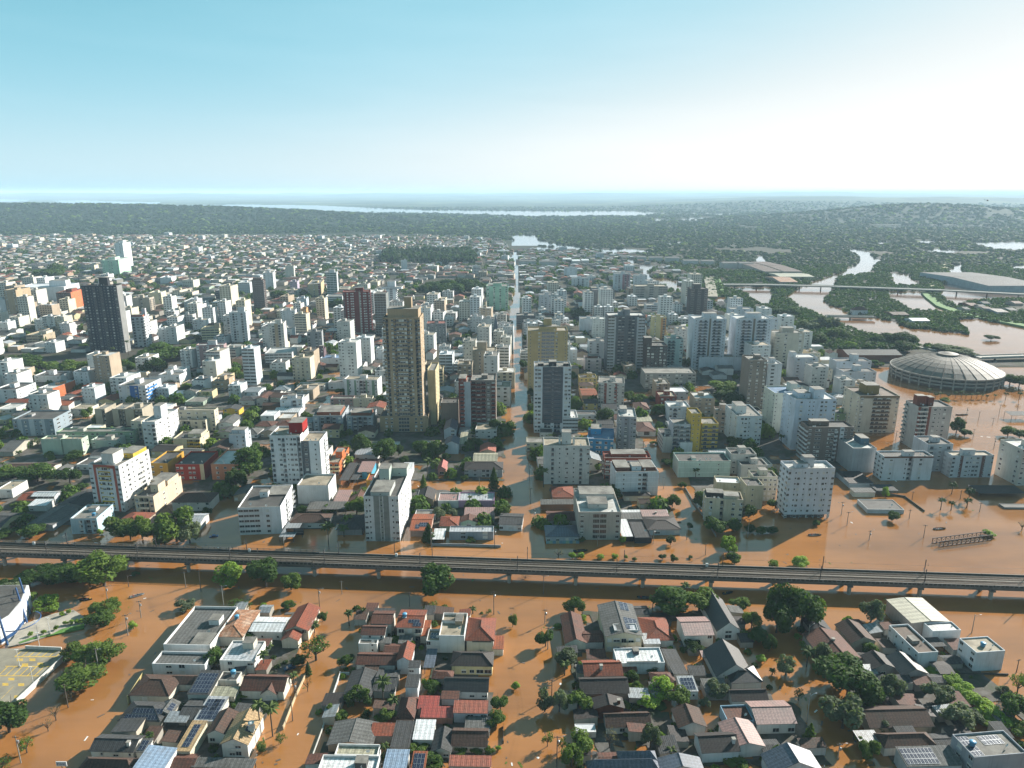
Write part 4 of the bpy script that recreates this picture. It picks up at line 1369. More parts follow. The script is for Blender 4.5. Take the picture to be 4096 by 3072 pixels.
# --- left of the white red-topped tower
A('M1',745,765,1030,785,1268,638,1172,'white tower with yellow bands and a red frame on its front',W0,'w.sdds.w','.s.w.s.wwd.w.',[(.16,.24,0,.97,'#b8604e'),(.80,.88,0,.97,'#b8604e'),(.16,.88,.93,1.0,'#b8604e')]+[(.30,.70,q/11+.015,q/11+.045,'#d5b43a') for q in range(1,11)],
  top=[(.36,.75,.1,.42,6.5,'#dddcd8'),(.5,.98,.5,.95,3.0,'#d9b94a')],near=True,key='the yellow-banded tower')
A('M1',1150,1042,1322,1048,1562,868,1197,'cream apartment house with stacked curved balconies below the yellow-banded tower','#ddc9ae','aBBa','..w..s.',bal='solid',balcol='#e3d6c4',near=True,top=[(.5,.9,.25,.5,4.5,'#ddc9ae'),(.05,.95,.55,.95,3.2,'#ddc9ae')],roof='dark')
A('M1',605,1238,828,1232,972,1112,1368,'pale blue three-storey apartment house beside trees and viaduct','#b9d3dd','.aLa','.s.s',near=True,top=[(.3,.6,.6,.8,1.6,'#c9d3d6')],tank=True,key='the pale blue apartment house')
house('M1',1470,1808,1095,1008,5.6,'two-storey white house with wide brown hip roof','h',2.3,'brown','#d5cfc6',rot=0,wins='.s.w.s.w',key='the wide hip-roofed house')
A('M1',1510,770,1752,768,1880,655,905,'red apartment block with a cream corner stripe and windows in rows','#b0402e','ww.ww..','....',[(.86,.999,0,1,'#dcc9a6')],penth=False,roof='dark',near=True,key='the red apartment block')
A('M1',1815,768,2060,768,2120,640,905,'salmon apartment block under grey metal roof beside big tree','#d08a68','.w.w.ww','...',penth=False,roof='light')
A('M1',1290,758,1442,760,1578,655,900,'ochre yellow apartment block with black flat roof','#c99a3e','w.w.','....',penth=False,roof='dark')
LS = A('M1',1218,402,1335,405,1500,292,640,'white L-shaped apartment house with tall tank tower',W0,'awb','s.w.s.w..s.s',top=[(.35,.9,.35,.62,9,W0)],roof='light',key='the white L-shaped block')
A('M1',1122,395,1216,398,1240,352,560,'cream rear wing with balconies left of the L-shaped block',CRM,'w.b','.',penth=False,into=LS)
A('M1',490,492,1140,482,1192,450,592,'long pale green block with rooftop humps','#9fb79a','w.ww.w.ww.w.ww.w','s',top=[(.25,.33,.3,.8,2.2,'#b5b7ae'),(.75,.83,.3,.8,2.2,'#b5b7ae')],bands='#6d8f68',key='the long pale green block')
A('M1',348,552,520,552,530,520,690,'left light green apartment block beside the barrel-vaulted hall','#bccdb8','....','s.',top=[(.7,.99,.4,.8,2.4,'#b5b7ae')],roof='sand')
A('M1',528,550,700,552,752,520,688,'right light green apartment block with two air conditioners','#bccdb8','....','a.s',penth=False,roof='sand')
A('M1',780,560,1010,562,1075,520,640,'low green-grey block behind yellow-banded tower','#b3c0b6','w..w.','s.',top=[(.45,.7,.3,.7,2.4,'#b5b7ae')])
A('M1',105,382,452,378,640,300,525,'blue-grey four-storey apartment block with white stripes','#93a0a8','w.w.sw.w','.h.s.h',[(.12,.22,0,.98,'#c9ced2'),(.40,.52,0,.98,'#c9ced2'),(.70,.78,0,.98,'#c9ced2')],top=[(.2,.3,.4,.6,1.5,GRY)],roof='dark',key='the blue-grey striped block')
A('M1',812,292,900,292,915,240,440,'first of three grey-beige slab towers in a row','#b2a896','..L','.',penth=False)
A('M1',962,292,1066,292,1080,240,440,'middle of three grey-beige slab towers in a row','#b2a896','..LL','.',penth=False)
A('M1',1072,292,1222,292,1290,240,440,'last of three grey-beige slab towers, beside the L-shaped block','#b2a896','..LL','.')
A('M1',1502,302,1845,304,1905,286,482,'long beige low-rise block with pale roof, farther of two',CRM,'.w.d.w.d.w','s',top=[(.1,.22,.3,.7,2.2,GRY)],roof='sand')
A('M1',1500,384,1772,388,1832,350,502,'long beige low-rise block with open ground floor, nearer of two',CRM,'w.LL.w.L','s',penth=False,roof='sand')
A('M1',1490,548,1720,546,1815,480,650,'cream stepped apartment house with yellow corner balconies','#d8cdae','..LB','.s.s',top=[(.45,.95,.3,.9,2.6,'#d8cdae')],bal='solid',balcol='#c9a84a',roof='dark')
A('M1',1010,88,1252,92,1315,25,240,'white and bright blue apartment house with blue awnings','#d5d9de','a.a.wwa','bb.',[(.42,.74,0,.99,'#2f66a8')],bal='solid',balcol='#3f86c9',key='the bright blue striped block')
A('M1',625,-30,760,-28,858,-72,115,'white five-storey block standing beside flooded trees',W0,'sws','.w.',top=[(.3,.6,.3,.6,3.0,W0)])
A('M1',320,112,455,116,640,42,215,'white and orange-brick apartment block with long lit flank','#d2d3d2','w.w','..|..',roof='light',top=[(.4,.7,.5,.8,2.0,'#d9a27c')],sidecol='#c07048')
A('M1',-60,122,140,126,240,62,240,'white four-storey block at the left edge above houses',W0,'w.w.w','s.s',roof='dark')
A('M1',1360,-4,1546,0,1582,-32,100,'white five-storey block with square roof towers',W0,'.s..w','s',top=[(.3,.5,.3,.6,4.0,W0)])
A('M1',1826,52,1928,54,2018,0,130,'beige corner block with brick-coloured flank','#cbb295','wdw','.w.w',roof='sand')
A('M1',1968,512,2112,512,2180,470,652,'pale blue-white gabled apartment house left of red-topped tower','#cdd6de','.sw','.w',top=[(.1,.9,.3,.95,3.0,'#cdd6de')])
house('M1',-20,112,660,545,3.4,'barrel-vaulted grey hall at the left edge','gx',3.4,'fibre','#b9b4a6',rot=0,wins='....',name='vaulted_hall',cat='hall')
house('M1',36,280,238,200,6.5,'white house with terracotta roof and red-edged balconies','gx',1.6,'terracotta','#dcdad4',rot=0,wins='LLL')
house('M1',386,590,262,210,5.4,'white house with terracotta roof left of green courtyard','gx',1.4,'orange','#dcdad4',rot=0,wins='d.w')
house('M1',-30,100,985,905,5.5,'white cube house with flat grey roof at the left edge','f',col='#e2e2df',flr='sand',wins='.w',rot=0)
house('M1',262,470,1045,1000,5.0,'white house with pale metal roof and wide window row','gx',1.0,'whitemetal','#dfe1e2',rot=0,wins='hhhh')
house('M1',230,400,1130,1080,3.5,'low house with bright metal roof near left street','s',.8,'whitemetal','#d5d5d0',rot=0,wins='w..')
house('M1',220,460,1290,1140,3.5,'long grey corrugated roof running back beside trees','gy',1.3,'fibre','#b9bcc0',rot=-4,wins='.w.')
house('M1',480,720,1125,1010,3.2,'large weathered grey roof behind the pale blue apartment house','gy',1.5,'fibredark','#a5a39e',rot=-4,wins='..')
house('M1',135,290,1080,1000,3.6,'terracotta roof between two pale metal roofs','gx',1.3,'terracotta','#c2b3a2',rot=0,wins='.')
house('M1',20,430,820,755,3.6,'long beige-roofed house behind dark round trees','gx',1.2,'brown','#cfc9bd',rot=0,wins='....')
house('M1',450,560,830,780,3.6,'pale grey gable house among shaded gardens','gy',1.3,'fibre','#b5b9bd',rot=0,wins='.')
house('M1',1912,2060,300,265,5.0,'bright yellow gabled house by a flooded square','gy',1.5,'fibredark','#dcb64a',rot=0,wins='w.w')
house('M1',1870,2010,420,350,5.0,'white house with grey gable roof beside beige blocks','gy',1.5,'fibre','#dcdcd8',rot=0,wins='w.')
house('M1',1790,1960,640,560,5.0,'brown gable house in front of cream stepped block','gy',1.6,'brown','#b5aca0',rot=0,wins='..')
# --- the white tower with the red top and its neighbours
RT = A('M2',115,520,378,520,440,470,1010,'tall white tower with dark red rooftop block and blank podium','#e6e7e8','b.wbswwL','.',bal='rail',near=True,top=[(.55,1.0,.35,.95,6.5,'#a3241f')],roof='sand',depth=17,key='the red-topped white tower',rot=0)
A('M2',384,565,548,572,602,495,1003,'right wing of the white tower with a grey window strip','#e6e7e8','.d..s.','.s.b.s',[(.02,.42,.0,1.0,'#6f7276')],near=True,roof='sand',penth=False,rot=0,depth=17,into=RT)
A('M2',352,952,622,950,706,850,1112,'blank white podium of the red-topped tower','#e6e6e4','......','....',penth=False,roof='sand',name='podium_building',cat='podium building',rot=0,into=RT)
A('M2',-155,1146,205,1130,352,942,1372,'white apartment block on stilts with tall slotted windows beside viaduct','#e3e5e7','hhhh.w..','.s.b.s.b',stilts=False,near=True,roof='dark',top=[(.35,.55,.5,.62,3.0,W0),(.5,.98,.55,.97,.6,'#555450')],key='the white stilted block')
A('M2',925,1042,1226,1046,1304,802,1432,'grey-white tower with dark loggias facing the viaduct',W0,'as.LsL.sa','.s.w.s.w.s.w.s.',[(.28,.44,.0,1,'#8f938e'),(.46,.54,.0,1,'#9aa098'),(.56,.72,.0,1,'#8f938e')],near=True,roof='dark',top=[(.22,.52,.55,.75,7.0,'#b7c4bb'),(.2,.75,.02,.42,2.8,'#b9bdb8'),(.5,.98,.75,.95,4.5,'#b7c4bb')],balcol='#8f938e',key='the loggia tower by the viaduct')
A('M2',612,752,718,752,762,620,862,'orange brick and cream apartment house right of white tower','#c9703f','bb','.b.b.',bal='solid',balcol='#dccba2',roof='sand')
house('M2',868,1000,838,755,4.6,'pink-roofed building with sky blue and yellow front','s',.9,'pink','#4fa3c4',rot=0,wins='d.d',key='the sky blue shopfront')
house('M2',950,1010,905,850,5.2,'small yellow-fronted shop beside the sky blue one','f',col='#d59a2e',flr='red',wins='.w',rot=0)
house('M2',712,800,910,760,3.4,'narrow dark canopy behind orange brick house','s',.3,'fibredark','#77736c',rot=0,wins='',shed=True,name='canopy',cat='canopy')
house('M2',806,880,905,770,3.4,'second dark canopy beside the sky blue shopfront','s',.3,'fibredark','#77736c',rot=0,wins='',shed=True,name='canopy',cat='canopy')
A('M2',1592,240,1740,240,1742,195,440,'plain grey hall with ribbed roof right of brown tower','#8d8377','....','..',penth=False,roof='dark')
BT = A('T2',1090,1140,1412,1142,1476,1118,2125,'tallest brown brick tower with many loggias beside the central avenue','#b8a184','wL.wLddddLw.Lw','.w.w.',[(.0,.03,0,1,'#8b7558'),(.30,.33,0,1,'#b59d7e'),(.67,.70,0,1,'#b59d7e')],bal='glass',balcol='#8f7a5f',top=[(.12,.95,.1,.85,6.5,'#b8a184'),(.55,.75,.35,.6,14,'#b8a184')],near=False,roof='brown',depth=20,rot=0,maxrot=2,key='the tall brown tower')
A('M2',1065,358,1482,352,1590,215,492,'tan brick podium with paired windows at brown tower foot','#ab9576','..w.w..gggg..w.w..','...',penth=False,roof='dark',name='podium_building',cat='podium building',rot=0,depth=26,into=BT)
A('M2',1478,-40,1545,-40,1615,-70,430,'cream ribbed tower wing behind the tall brown tower','#c9bb95','..','sss',penth=False,depth=26)
RB = A('M2',1745,62,1850,60,1852,40,482,'red-brick balcony tower with a white vertical fin','#8a4437','b.','.',[(.42,.99,0,1,'#b7bbc0')],bal='solid',balcol='#8f4a3c',depth=18,rot=0,top=[(.0,.6,.1,.8,3.0,'#96523f')],key='the red-brick balcony tower')
A('M2',1852,58,2066,30,2068,5,470,'right half of brick balcony tower with red parapets','#8b8078','LbLwb','.',bal='solid',balcol='#7c3f34',depth=20,rot=0,into=RB)
A('M2',755,34,1046,42,1056,4,188,'white seven-storey block with green window stripes',W0,'.w.wLLw.w','s',[(.08,.17,0,.95,'#7f9a86'),(.30,.36,0,.95,'#7f9a86'),(.64,.70,0,.95,'#7f9a86'),(.83,.92,0,.95,'#7f9a86')],roof='sand')
PK = A('M2',640,202,836,202,845,176,290,'dusty pink four-storey block joined to a cream one','#b48f8c','w.ww.w','.',penth=False)
A('M2',838,202,1002,198,1012,176,288,'cream four-storey block joined to the dusty pink one',CRM,'.w.w','s.')
A('M2',490,352,742,348,792,258,490,'grey villa block with arched windows and terracotta penthouse, nearer the side street','#a4adb5','wLLLw','w.b.w',top=[(.1,.9,.15,.8,2.4,'#9b5a42')],roof='sand',near=True)
A('M2',780,352,1002,352,1032,292,490,'grey villa block with terracotta penthouse, beside the brown tower podium','#a4adb5','wLLLw','w.w',top=[(.15,.9,.15,.8,2.4,'#8a5642')],roof='sand',near=True)
A('M2',210,214,392,204,432,166,330,'white stepped house block by the flooded side street','#d5dde3','w.Lw','a.a',top=[(.3,.7,.3,.7,2.8,'#d5dde3')])
house('M2',350,590,92,62,4.5,'low white flat block with small windows beside street','f',col='#e3e3e0',flr='sand',wins='w.w.w',rot=0)
house('M2',48,205,262,235,5.0,'brown timber house with terrace roof','gx',1.2,'brown','#8b6a52',rot=0,wins='..')
house('M2',150,370,320,275,4.2,'white angular roof house in front of white stepped block','gx',1.5,'whitemetal','#dde1e4',rot=0,wins='..')
house('M2',1622,1748,595,540,7.2,'tall narrow white gable house with blank end wall','gy',2.2,'slate','#cfd6dc',rot=0,wins='..',key='the narrow white gable')
house('M2',1614,1726,470,395,7.6,'blue-grey gable house behind the narrow white gable','gy',2.2,'slate','#c2cbd4',rot=0,wins='.d')
house('M2',1790,2130,812,745,5.4,'grey two-storey house with brown hip roof at avenue corner','h',1.9,'dark','#aeb2b5',rot=0,wins='d.w.LL.w.',key='the grey avenue-corner house')
house('M2',1868,2080,742,670,4.2,'pale ribbed gable roof beside the avenue','gx',1.4,'sandmetal','#c9c2b2',rot=0,wins='..')
house('M2',1925,2068,660,595,4.2,'tan gable roof set back from the avenue','gy',1.6,'salmon','#bdae9c',rot=0,wins='.')
house('M2',1745,1815,600,500,4.0,'narrow tan-roofed house between narrow gable and trees','s',.8,'sandmetal','#b5ab9a',rot=0,wins='.')
house('M2',1560,1640,810,745,4.4,'pink gabled chapel-like house among palms','gy',1.5,'redmetal','#c2867c',rot=0,wins='d')
house('M2',1568,1742,1082,1012,4.6,'white flat shop with parapet beside pink wall','f',col='#dcdcda',flr='pink',wins='.w.',rot=0)
house('M2',1745,2052,1080,1008,4.6,'dusty pink walled shop with pale ribbed roof by avenue','f',col='#bf9bb5',flr='metal',wins='......',rot=0,key='the dusty pink shop')
house('M2',1380,1535,1075,985,4.4,'tan house with dark brown gable roof','gy',2.2,'dark','#b59d84',rot=0,wins='.w.')
house('M2',1308,1382,1080,990,4.4,'grey flat house with a white-framed skylight','f',col='#9ca09f',flr='dark',wins='..',rot=0)
house('M2',1240,1336,850,760,5.0,'white narrow warehouse behind grey-white tower','s',.6,'whitemetal','#dfe3e7',rot=0,wins='.')
house('M2',1368,1545,1205,1160,3.4,'low pale flat roof with rim behind solar-tiled house','f',col='#cfd2d4',flr='concrete',wins='...',rot=0)
house('M2',1665,2046,1350,1300,4.6,'grey modern low house with ribbed roof beside viaduct','f',col='#a3a9b0',flr='metal',wins='..d...d.',rot=0,par=.5,key='the grey modern house')
house('M2',1576,1746,1302,1215,3.4,'terracotta hip house in a green-walled garden','h',1.5,'terracotta','#b5c9ae',rot=0,wins='...')
house('M2',1758,1908,1268,1215,3.4,'small green-walled house with brown gable','gy',1.5,'redbrown','#bcd0b8',rot=0,wins='.d.')
house('M2',1320,1505,1340,1195,3.6,'orange tiled house with three solar blocks facing the viaduct','gx',1.4,'orange','#c9a99a',rot=0,wins='...',sol=[('front',.22,.12,2,2),('front',.40,.30,4,2)],key='the orange solar house')
house('M2',1515,1625,1420,1325,2.6,'pale flat yard roof between solar house and grey modern house','s',.2,'whitemetal','#bfc3c6',rot=0,wins='',shed=True,name='canopy',cat='canopy')
house('M2',290,622,1272,1192,3.6,'long brown hip-roofed house near white stilted block','h',2.0,'brown','#d5d3cd',rot=0,wins='.s.w.s.',key='the long brown hip house')
house('M2',430,780,1160,1100,3.2,'broad grey shed roof below the blank white podium','s',.8,'fibre','#b5b3ab',rot=0,wins='',shed=True,name='shelter',cat='shelter')
house('M2',690,920,1330,1205,3.4,'dark grey hip roof shaded by a palm','h',1.6,'fibredark','#9c9c9a',rot=0,wins='...')
house('M2',190,330,1400,1275,2.8,'pale lean-to canopy beside the white stilted block','s',.5,'greymetal','#a5a5a2',rot=0,wins='',shed=True,name='canopy',cat='canopy')
house('M2',790,945,1090,1000,3.8,'terracotta double gable house behind the podium','gy',1.8,'redbrown','#c9b084',rot=0,wins='w')
house('M2',660,790,1095,1000,3.8,'pinkish-white patched roof beside blank podium','s',.8,'pink','#c9b56a',rot=0,wins='..')
house('M2',1788,2062,1215,1152,3.2,'long grey-brown tiled house along the avenue','s',.9,'pink','#b5b8ba',rot=0,wins='.w.w')
house('M2',760,1060,760,720,3.6,'low terracotta roofs behind shopfront, shaded by trees','gx',1.3,'redbrown','#c9c2b5',rot=0,wins='..')
# --- right of the avenue
WH = A('M3',195,-72,512,-72,518,-100,497,'white high-rise with dark grey balcony strips beside avenue','#dfe2e6','wd.LLsLL.dw','.',[(.22,.78,.15,.995,'#5d6066')],bal='glass',balcol='#8c9096',top=[(.1,.25,.2,.5,2.2,'#3a3c40'),(.4,.6,.2,.6,3.6,'#4a4c50'),(.8,.93,.2,.5,2.2,'#3a3c40')],near=True,depth=17,rot=0,key='the white high-rise by the avenue')
A('M3',440,360,570,378,570,315,500,'slatted parking podium with white bands beside white high-rise','#d5d8da','hhhhh','.',bands='#dfe1e3',penth=False,roof='light',name='parking_podium',cat='podium building',rot=0,depth=20,into=WH)
A('M3',275,606,672,610,676,565,942,'pale grey eight-storey block with staggered balconies right of avenue','#cfd0cc','..b.s.w.s.b.w','.',near=True,bands=None,top=[(.40,.60,.3,.7,7.5,'#d5d6d3'),(.33,.37,.3,.5,4.5,'#d5d6d3'),(.64,.68,.3,.5,4.5,'#d5d6d3')],roof='sand',depth=15,key='the staggered-balcony block')
A('M3',650,545,872,560,606,450,722,'bright blue building with stepped roof','#3f8fbd','.w.dd.d.w','..',roof='blue',top=[(.1,.5,.5,.95,4.0,'#4697c4')],key='the bright blue building')
A('M3',922,356,1072,362,866,278,652,'narrow grey apartment tower with a pale stair shaft','#a2a4a8','a.w.sw','w.s',[(.33,.60,0,.97,'#8b8d92')],roof='light',top=[(.1,.5,.5,.9,3.0,'#b9bbbe')],near=True,key='the narrow grey tower')
A('M3',748,62,968,72,745,8,282,'white tower with red-brown stripes and curved end balconies','#cdcac4','bws.w.ws.b','..',[(.22,.32,0,.97,'#8e4a38'),(.62,.72,0,.97,'#8e4a38')],bal='solid',balcol='#b5b0a8',key='the red-striped white tower')
A('M3',896,838,1266,828,862,742,1040,'white banded block with dark terracotta terraces on top','#d6dbe0','.s..wL..','s.s',bands='#eceff1',near=True,roof='brown',top=[(.02,.35,.2,.9,2.2,'#6b4438'),(.40,.62,.2,.6,2.8,'#c9d8dd'),(.66,.95,.2,.9,2.0,'#6b4438')],key='the white banded block')
A('M3',800,722,1200,704,782,655,900,'brick-red apartment block with terracotta roof terrace','#8f4a38','b.w.....','b.b',bal='solid',balcol='#b5b0a8',roof='red',top=[(.15,.9,.2,.9,2.4,'#99503c')],rot=0)
A('M3',575,1182,942,1182,548,975,1420,'grey six-storey block with glazed front and hipped penthouse','#b9b5ac','a.gg.a','..',near=True,roof='light',glasskind='brown',top=[(.25,.72,.2,.5,2.6,'#c2c0ba'),(.1,.95,.62,.97,2.4,'#c5c4bf')],par=.9,key='the glazed six-storey block')
A('M3',1436,738,1886,742,1890,680,882,'mint green four-storey block with banded walls beside the curved street','#bfd5cb','....s...s..','.',bands='#d5e5dc',near=True,roof='dark',top=[(.28,.36,.2,.5,1.4,'#cfe0d6')],depth=15,rot=0,key='the mint green block')
YC = A('M3',1392,422,1545,424,1388,392,672,'apartment house of grey, white and mustard wings around a yellow stair core','#b9bec4','Lbb','.',penth=False,bal='glass',near=True,rot=0,depth=14)
A('M3',1546,330,1636,330,1640,310,672,'tall mustard-yellow stair core of apartment house','#cfae4e','ss','.',penth=False,near=True,rot=0,depth=13,key='the mustard-yellow core',into=YC)
A('M3',1638,416,1782,420,1785,392,670,'mustard and white right wing with balconies','#c9ad52','bb','.',penth=False,bal='glass',near=True,rot=0,depth=14,into=YC)
A('M3',1446,580,1556,582,1558,560,684,'blank white garage block before the yellow-cored house','#c9cfd6','...','.',penth=False,near=True,rot=0,depth=9,into=YC)
A('M3',1302,532,1392,532,1250,458,668,'white four-storey house with recessed side balconies','#c5c3bd','...','LL',par=.6,near=True,roof='dark')
A('M3',1942,352,2158,352,1898,252,612,'white nine-storey block with tall tank tower and window grid','#d2d8dc','.aws.aa','a.a.w',top=[(.1,.5,.3,.7,5.5,'#dfe3e4')],near=True,roof='concrete',key='the white nine-storey block')
A('M3',1756,302,1890,312,1752,270,502,'tan six-storey apartment house behind white nine-storey block','#b3a091','w.d.w','..')
A('M3',1676,1052,1985,1082,1668,985,1268,'cream apartment house with rounded corner bays and black roof','#d6cab0','.a..L..a.a','a.a',near=True,roof='dark',top=[(.05,.5,.4,.9,2.0,'#3f3d3b'),(.5,.9,.1,.6,2.2,'#cfc5ad')],key='the rounded cream house')
A('M3',1768,922,1972,935,1766,868,1078,'cream block with bright white roof behind rounded house','#d8ccb0','....s.','..',penth=False,roof='white',near=True)
A('M3',2022,952,2172,952,2018,880,1155,'tall plain cream block with dark roof','#d0c5aa','.s..','s.s',penth=False,roof='dark',near=True)
A('M3',1890,690,2108,672,1888,625,855,'pale terraced apartment house with rooftop plants, left one','#cfcdc6','w.wL','s',roof='dark',near=True,rot=0)
A('M3',1978,785,2206,765,1972,718,900,'pale terraced apartment house with rooftop plants, middle one','#d0cec8','.w.wL','s',roof='dark',near=True,rot=0)
A('M3',2082,870,2290,880,2075,820,1085,'cream terraced block with window rows left of white tower','#cbc7b4','wwwww','w',roof='dark',near=True,rot=0)
house('M3',1165,1460,1330,1225,3.4,'grey house with dark hip roof and white fascia','h',1.7,'dark','#c9cdd0',rot=2,wins='.d..d',key='the dark-hipped house by the shrubs')
house('M3',1060,1205,1400,1252,3.2,'dark ribbed shop roof behind black lettered fence','f',col='#3a3c3e',flr='fibredark',wins='...',rot=1,par=.4)
house('M3',945,1048,1395,1245,3.0,'bright white metal yard roof beside the glazed block','s',.3,'whitemetal','#c9ccd0',rot=1,wins='',shed=True,name='canopy',cat='canopy')
house('M3',945,1130,1245,1190,3.2,'grey ribbed roof behind the bright yard roof','s',.5,'fibre','#b5b2aa',rot=1,wins='..')
house('M3',1120,1360,1222,1170,3.2,'purple-grey tiled roof with brick chimney','s',.7,'pink','#b5aca8',rot=1,wins='..',chim=(.55,.5,.4))
house('M3',945,1350,1190,1165,2.8,'long white tiled wall canopy behind the grey roofs','s',.2,'whitemetal','#d0ccc4',rot=1,wins='.',shed=True,name='canopy',cat='canopy')
house('M3',288,582,1392,1290,3.4,'blue-black hip-roofed house behind painted mural wall','h',2.0,'slate','#b9c2c9',rot=1,wins='w.w.w.w',key='the blue-black hip house')
house('M3',300,560,1255,1170,3.6,'brown double gable behind the blue-black hip house','gx',1.6,'redbrown','#c9c4ba',rot=1,wins='.')
house('M3',242,540,1118,1080,3.4,'long grey ribbed roof over a brown wall near the avenue','s',.7,'fibre','#8a6a54',rot=1,wins='...')
house('M3',348,546,1052,958,4.0,'terracotta roof with pale rim behind the glazed block','h',1.6,'terracotta','#c9a48f',rot=1,wins='.')
house('M3',1092,1312,1105,1062,3.6,'cream bungalow with brown roof by the curved street','gx',1.3,'brown','#d5c9a8',rot=2,wins='w..w',key='the cream bungalow')
house('M3',962,1200,1040,1005,3.6,'dark roofed bungalow with terracotta chimney','h',1.2,'dark','#c9c0b0',rot=2,wins='w.d.',chim=(.6,.4,.8))
house('M3',1080,1245,485,405,4.0,'white villa with dark red hip roof and pale porch roof','h',2.0,'redbrown','#d5d5d2',rot=2,wins='.g.',key='the dark red hip villa')
house('M3',1070,1215,400,345,3.6,'pale sheet-metal roof behind the dark red villa','gx',1.0,'sandmetal','#c4c1b8',rot=2,wins='..')
house('M3',600,740,175,115,5.0,'orange tiled gable house near the yellow blocks','gx',1.6,'orange','#c9a883',rot=1,wins='..')
house('M3',556,732,338,305,4.0,'low white building with dark roof and window row','f',col='#d6dade',flr='dark',wins='w.w.w.w',rot=1)
house('M3',620,742,245,205,5.4,'yellow house with dark green gable roof','gx',1.0,'fibredark','#d3bf7c',rot=1,wins='w.w')
A('M3',582,22,732,24,578,-10,110,'yellow four-storey block with dark window rows','#d8c588','wwww','.',roof='dark',rot=0,depth=14)
A('M3',1272,180,1420,185,1268,150,292,'brick-red stepped apartment house beside round trees','#8a4538','wbw','.',rot=0,depth=16,roof='sand')
A('M3',1352,275,1535,270,1350,235,402,'white modern stepped house with roof terrace','#d2d8de','wbw.b','.',bal='glass',rot=0,depth=15,roof='light')
A('M3',1148,-20,1588,-12,1120,-50,122,'wide grey office podium with dark window strips','#a8a6a2','dd.ddd.dd.dd','.',rot=0,depth=22,penth=False)
A('M3',2052,-130,2200,-125,2050,-150,305,'grey-brown high-rise seen beside its white twin','#8f857b','w.w.w','.',depth=20,rot=0,key='the grey-brown high-rise')
A('M3',2205,-100,2330,-95,2205,-140,285,'white high-rise with a dark window strip beside grey-brown one','#d5d8dc','.h..','.',depth=18,rot=0,roof='light')
A('M4',60,148,285,162,45,108,500,'cream high-rise standing half behind the pale blue-white one','#cfd2c4','s.w.s.w','w.s.w',near=True,roof='blue',top=[(.75,1.0,.3,.7,6,'#d6d8cc')],rot=3,depth=20)
A('M4',238,205,596,212,200,150,640,'pale blue-white high-rise with bays and rooftop boxes','#c9d6e4','.w.ss.ww.w','s.s.',near=True,roof='light',top=[(.15,.45,.3,.8,3.5,'#d2dde8'),(.5,.75,.2,.6,6.5,'#d2dde8')],rot=2,depth=20,key='the pale blue-white high-rise')
A('M4',352,440,744,456,295,395,748,'brown-grey block with white stripe and white side balconies','#7f736b','w.ww..wwb.ww.w','BB',[(.70,.79,0,.99,'#d2d6da')],bal='solid',balcol='#cfd2d4',near=True,roof='dark',top=[(.1,.5,.3,.7,3.5,'#75695f')],rot=1,key='the white-striped brown block')
A('M4',798,172,1138,186,752,98,496,'cream tower with brown balcony stacks and brown crown','#cbc2b2','w..bbbb.w','w.w.w',bal='solid',balcol='#6f5f4d',near=True,roof='brown',top=[(.25,.6,.3,.7,6.5,'#8b7a4e')],accent=[(0,1,.93,1,'#7d6a4f')],rot=0,key='the brown-balconied cream tower')
A('M4',1300,255,1592,292,1195,215,640,'white and brick tower with long curved balconies','#b9b5b0','BB.wsw.','b..',[(.0,.08,0,1.0,'#7d4636'),(.30,.38,0,1.0,'#7d4636')],bal='solid',balcol='#c9c6c0',near=True,roof='dark',top=[(.05,.3,.3,.6,7,'#7d4636'),(.4,.55,.3,.6,6,'#7d4636')],rot=0,key='the brick and white curved tower')
A('M4',178,800,582,808,118,738,1240,'white eleven-storey tower on stilts in open flood water','#d9dde4','w.sw.s.w.s.ws.w','h.h.h',near=True,stilts=True,roof='light',top=[(.2,.45,.2,.6,3.0,'#cfd3d8'),(.4,.62,.4,.8,5.5,'#b9bbbe')],par=1.2,rot=1,key='the white flooded tower')
A('M4',1002,702,1432,700,945,652,908,'white five-storey block with brown parapet and stair turret','#d9dcdf','.w..sL.w..','h.h.h',[(0,1,.93,.995,'#6b4a3c')],near=True,roof='dark',top=[(.42,.62,.1,.45,3.4,'#d9dcdf')],rot=1,key='the stair-turret block')
A('M4',1590,692,1952,692,1498,652,882,'grey-white five-storey block with brown stripes','#cdd0d4','w.s.wsww.s.w','L.L',[(.2,.27,0,.97,'#6f4a42'),(.72,.80,0,.97,'#6f4a42')],near=True,roof='sand',top=[(.3,.6,.3,.7,3.4,'#d2d5d8')],rot=1,key='the brown-striped white block')
A('M4',1380,590,1600,600,1372,540,830,'weathered white flats with side balconies behind curved tower','#bfc3c8','bwb','.',near=True,roof='dark',rot=1,depth=16)
A('M4',2196,640,2420,640,2036,552,950,'cream tower with brown cornice at the right edge','#d0ccc2','w.w.w','w.w',near=True,roof='light',rot=4,accent=[(0,1,.95,1,'#6b4a3c')])
A('M4',735,622,940,640,728,600,840,'plain grey hall with blue roof tank left of stair-turret block','#a9adb0','....','..',roof='light',rot=1,depth=22,top=[(.6,.95,.4,.8,4.2,'#4f6f80')])
A('M4',588,330,768,335,586,295,432,'mossy green three-storey block behind brown-grey block','#8fa07a','w.w.w','.',roof='dark',rot=0,depth=14)
house('M4',700,918,935,832,3.0,'flooded dark-roofed shed left of stair-turret block','s',.3,'dark','#b9c2c9',rot=0,wins='....',name='flooded_shed',cat='shed')
house('M4',742,935,1015,975,2.8,'flooded workshop with a red gate and grey ribbed roof','s',.3,'fibre','#d2cfc0',rot=0,wins='....',name='flooded_shed',cat='shed',key='the red-gated workshop')
house('M4',935,1130,1000,945,2.6,'flooded grey canopy next to red-gated workshop','s',.2,'fibredark','#77736e',rot=0,wins='',shed=True,name='canopy',cat='canopy')
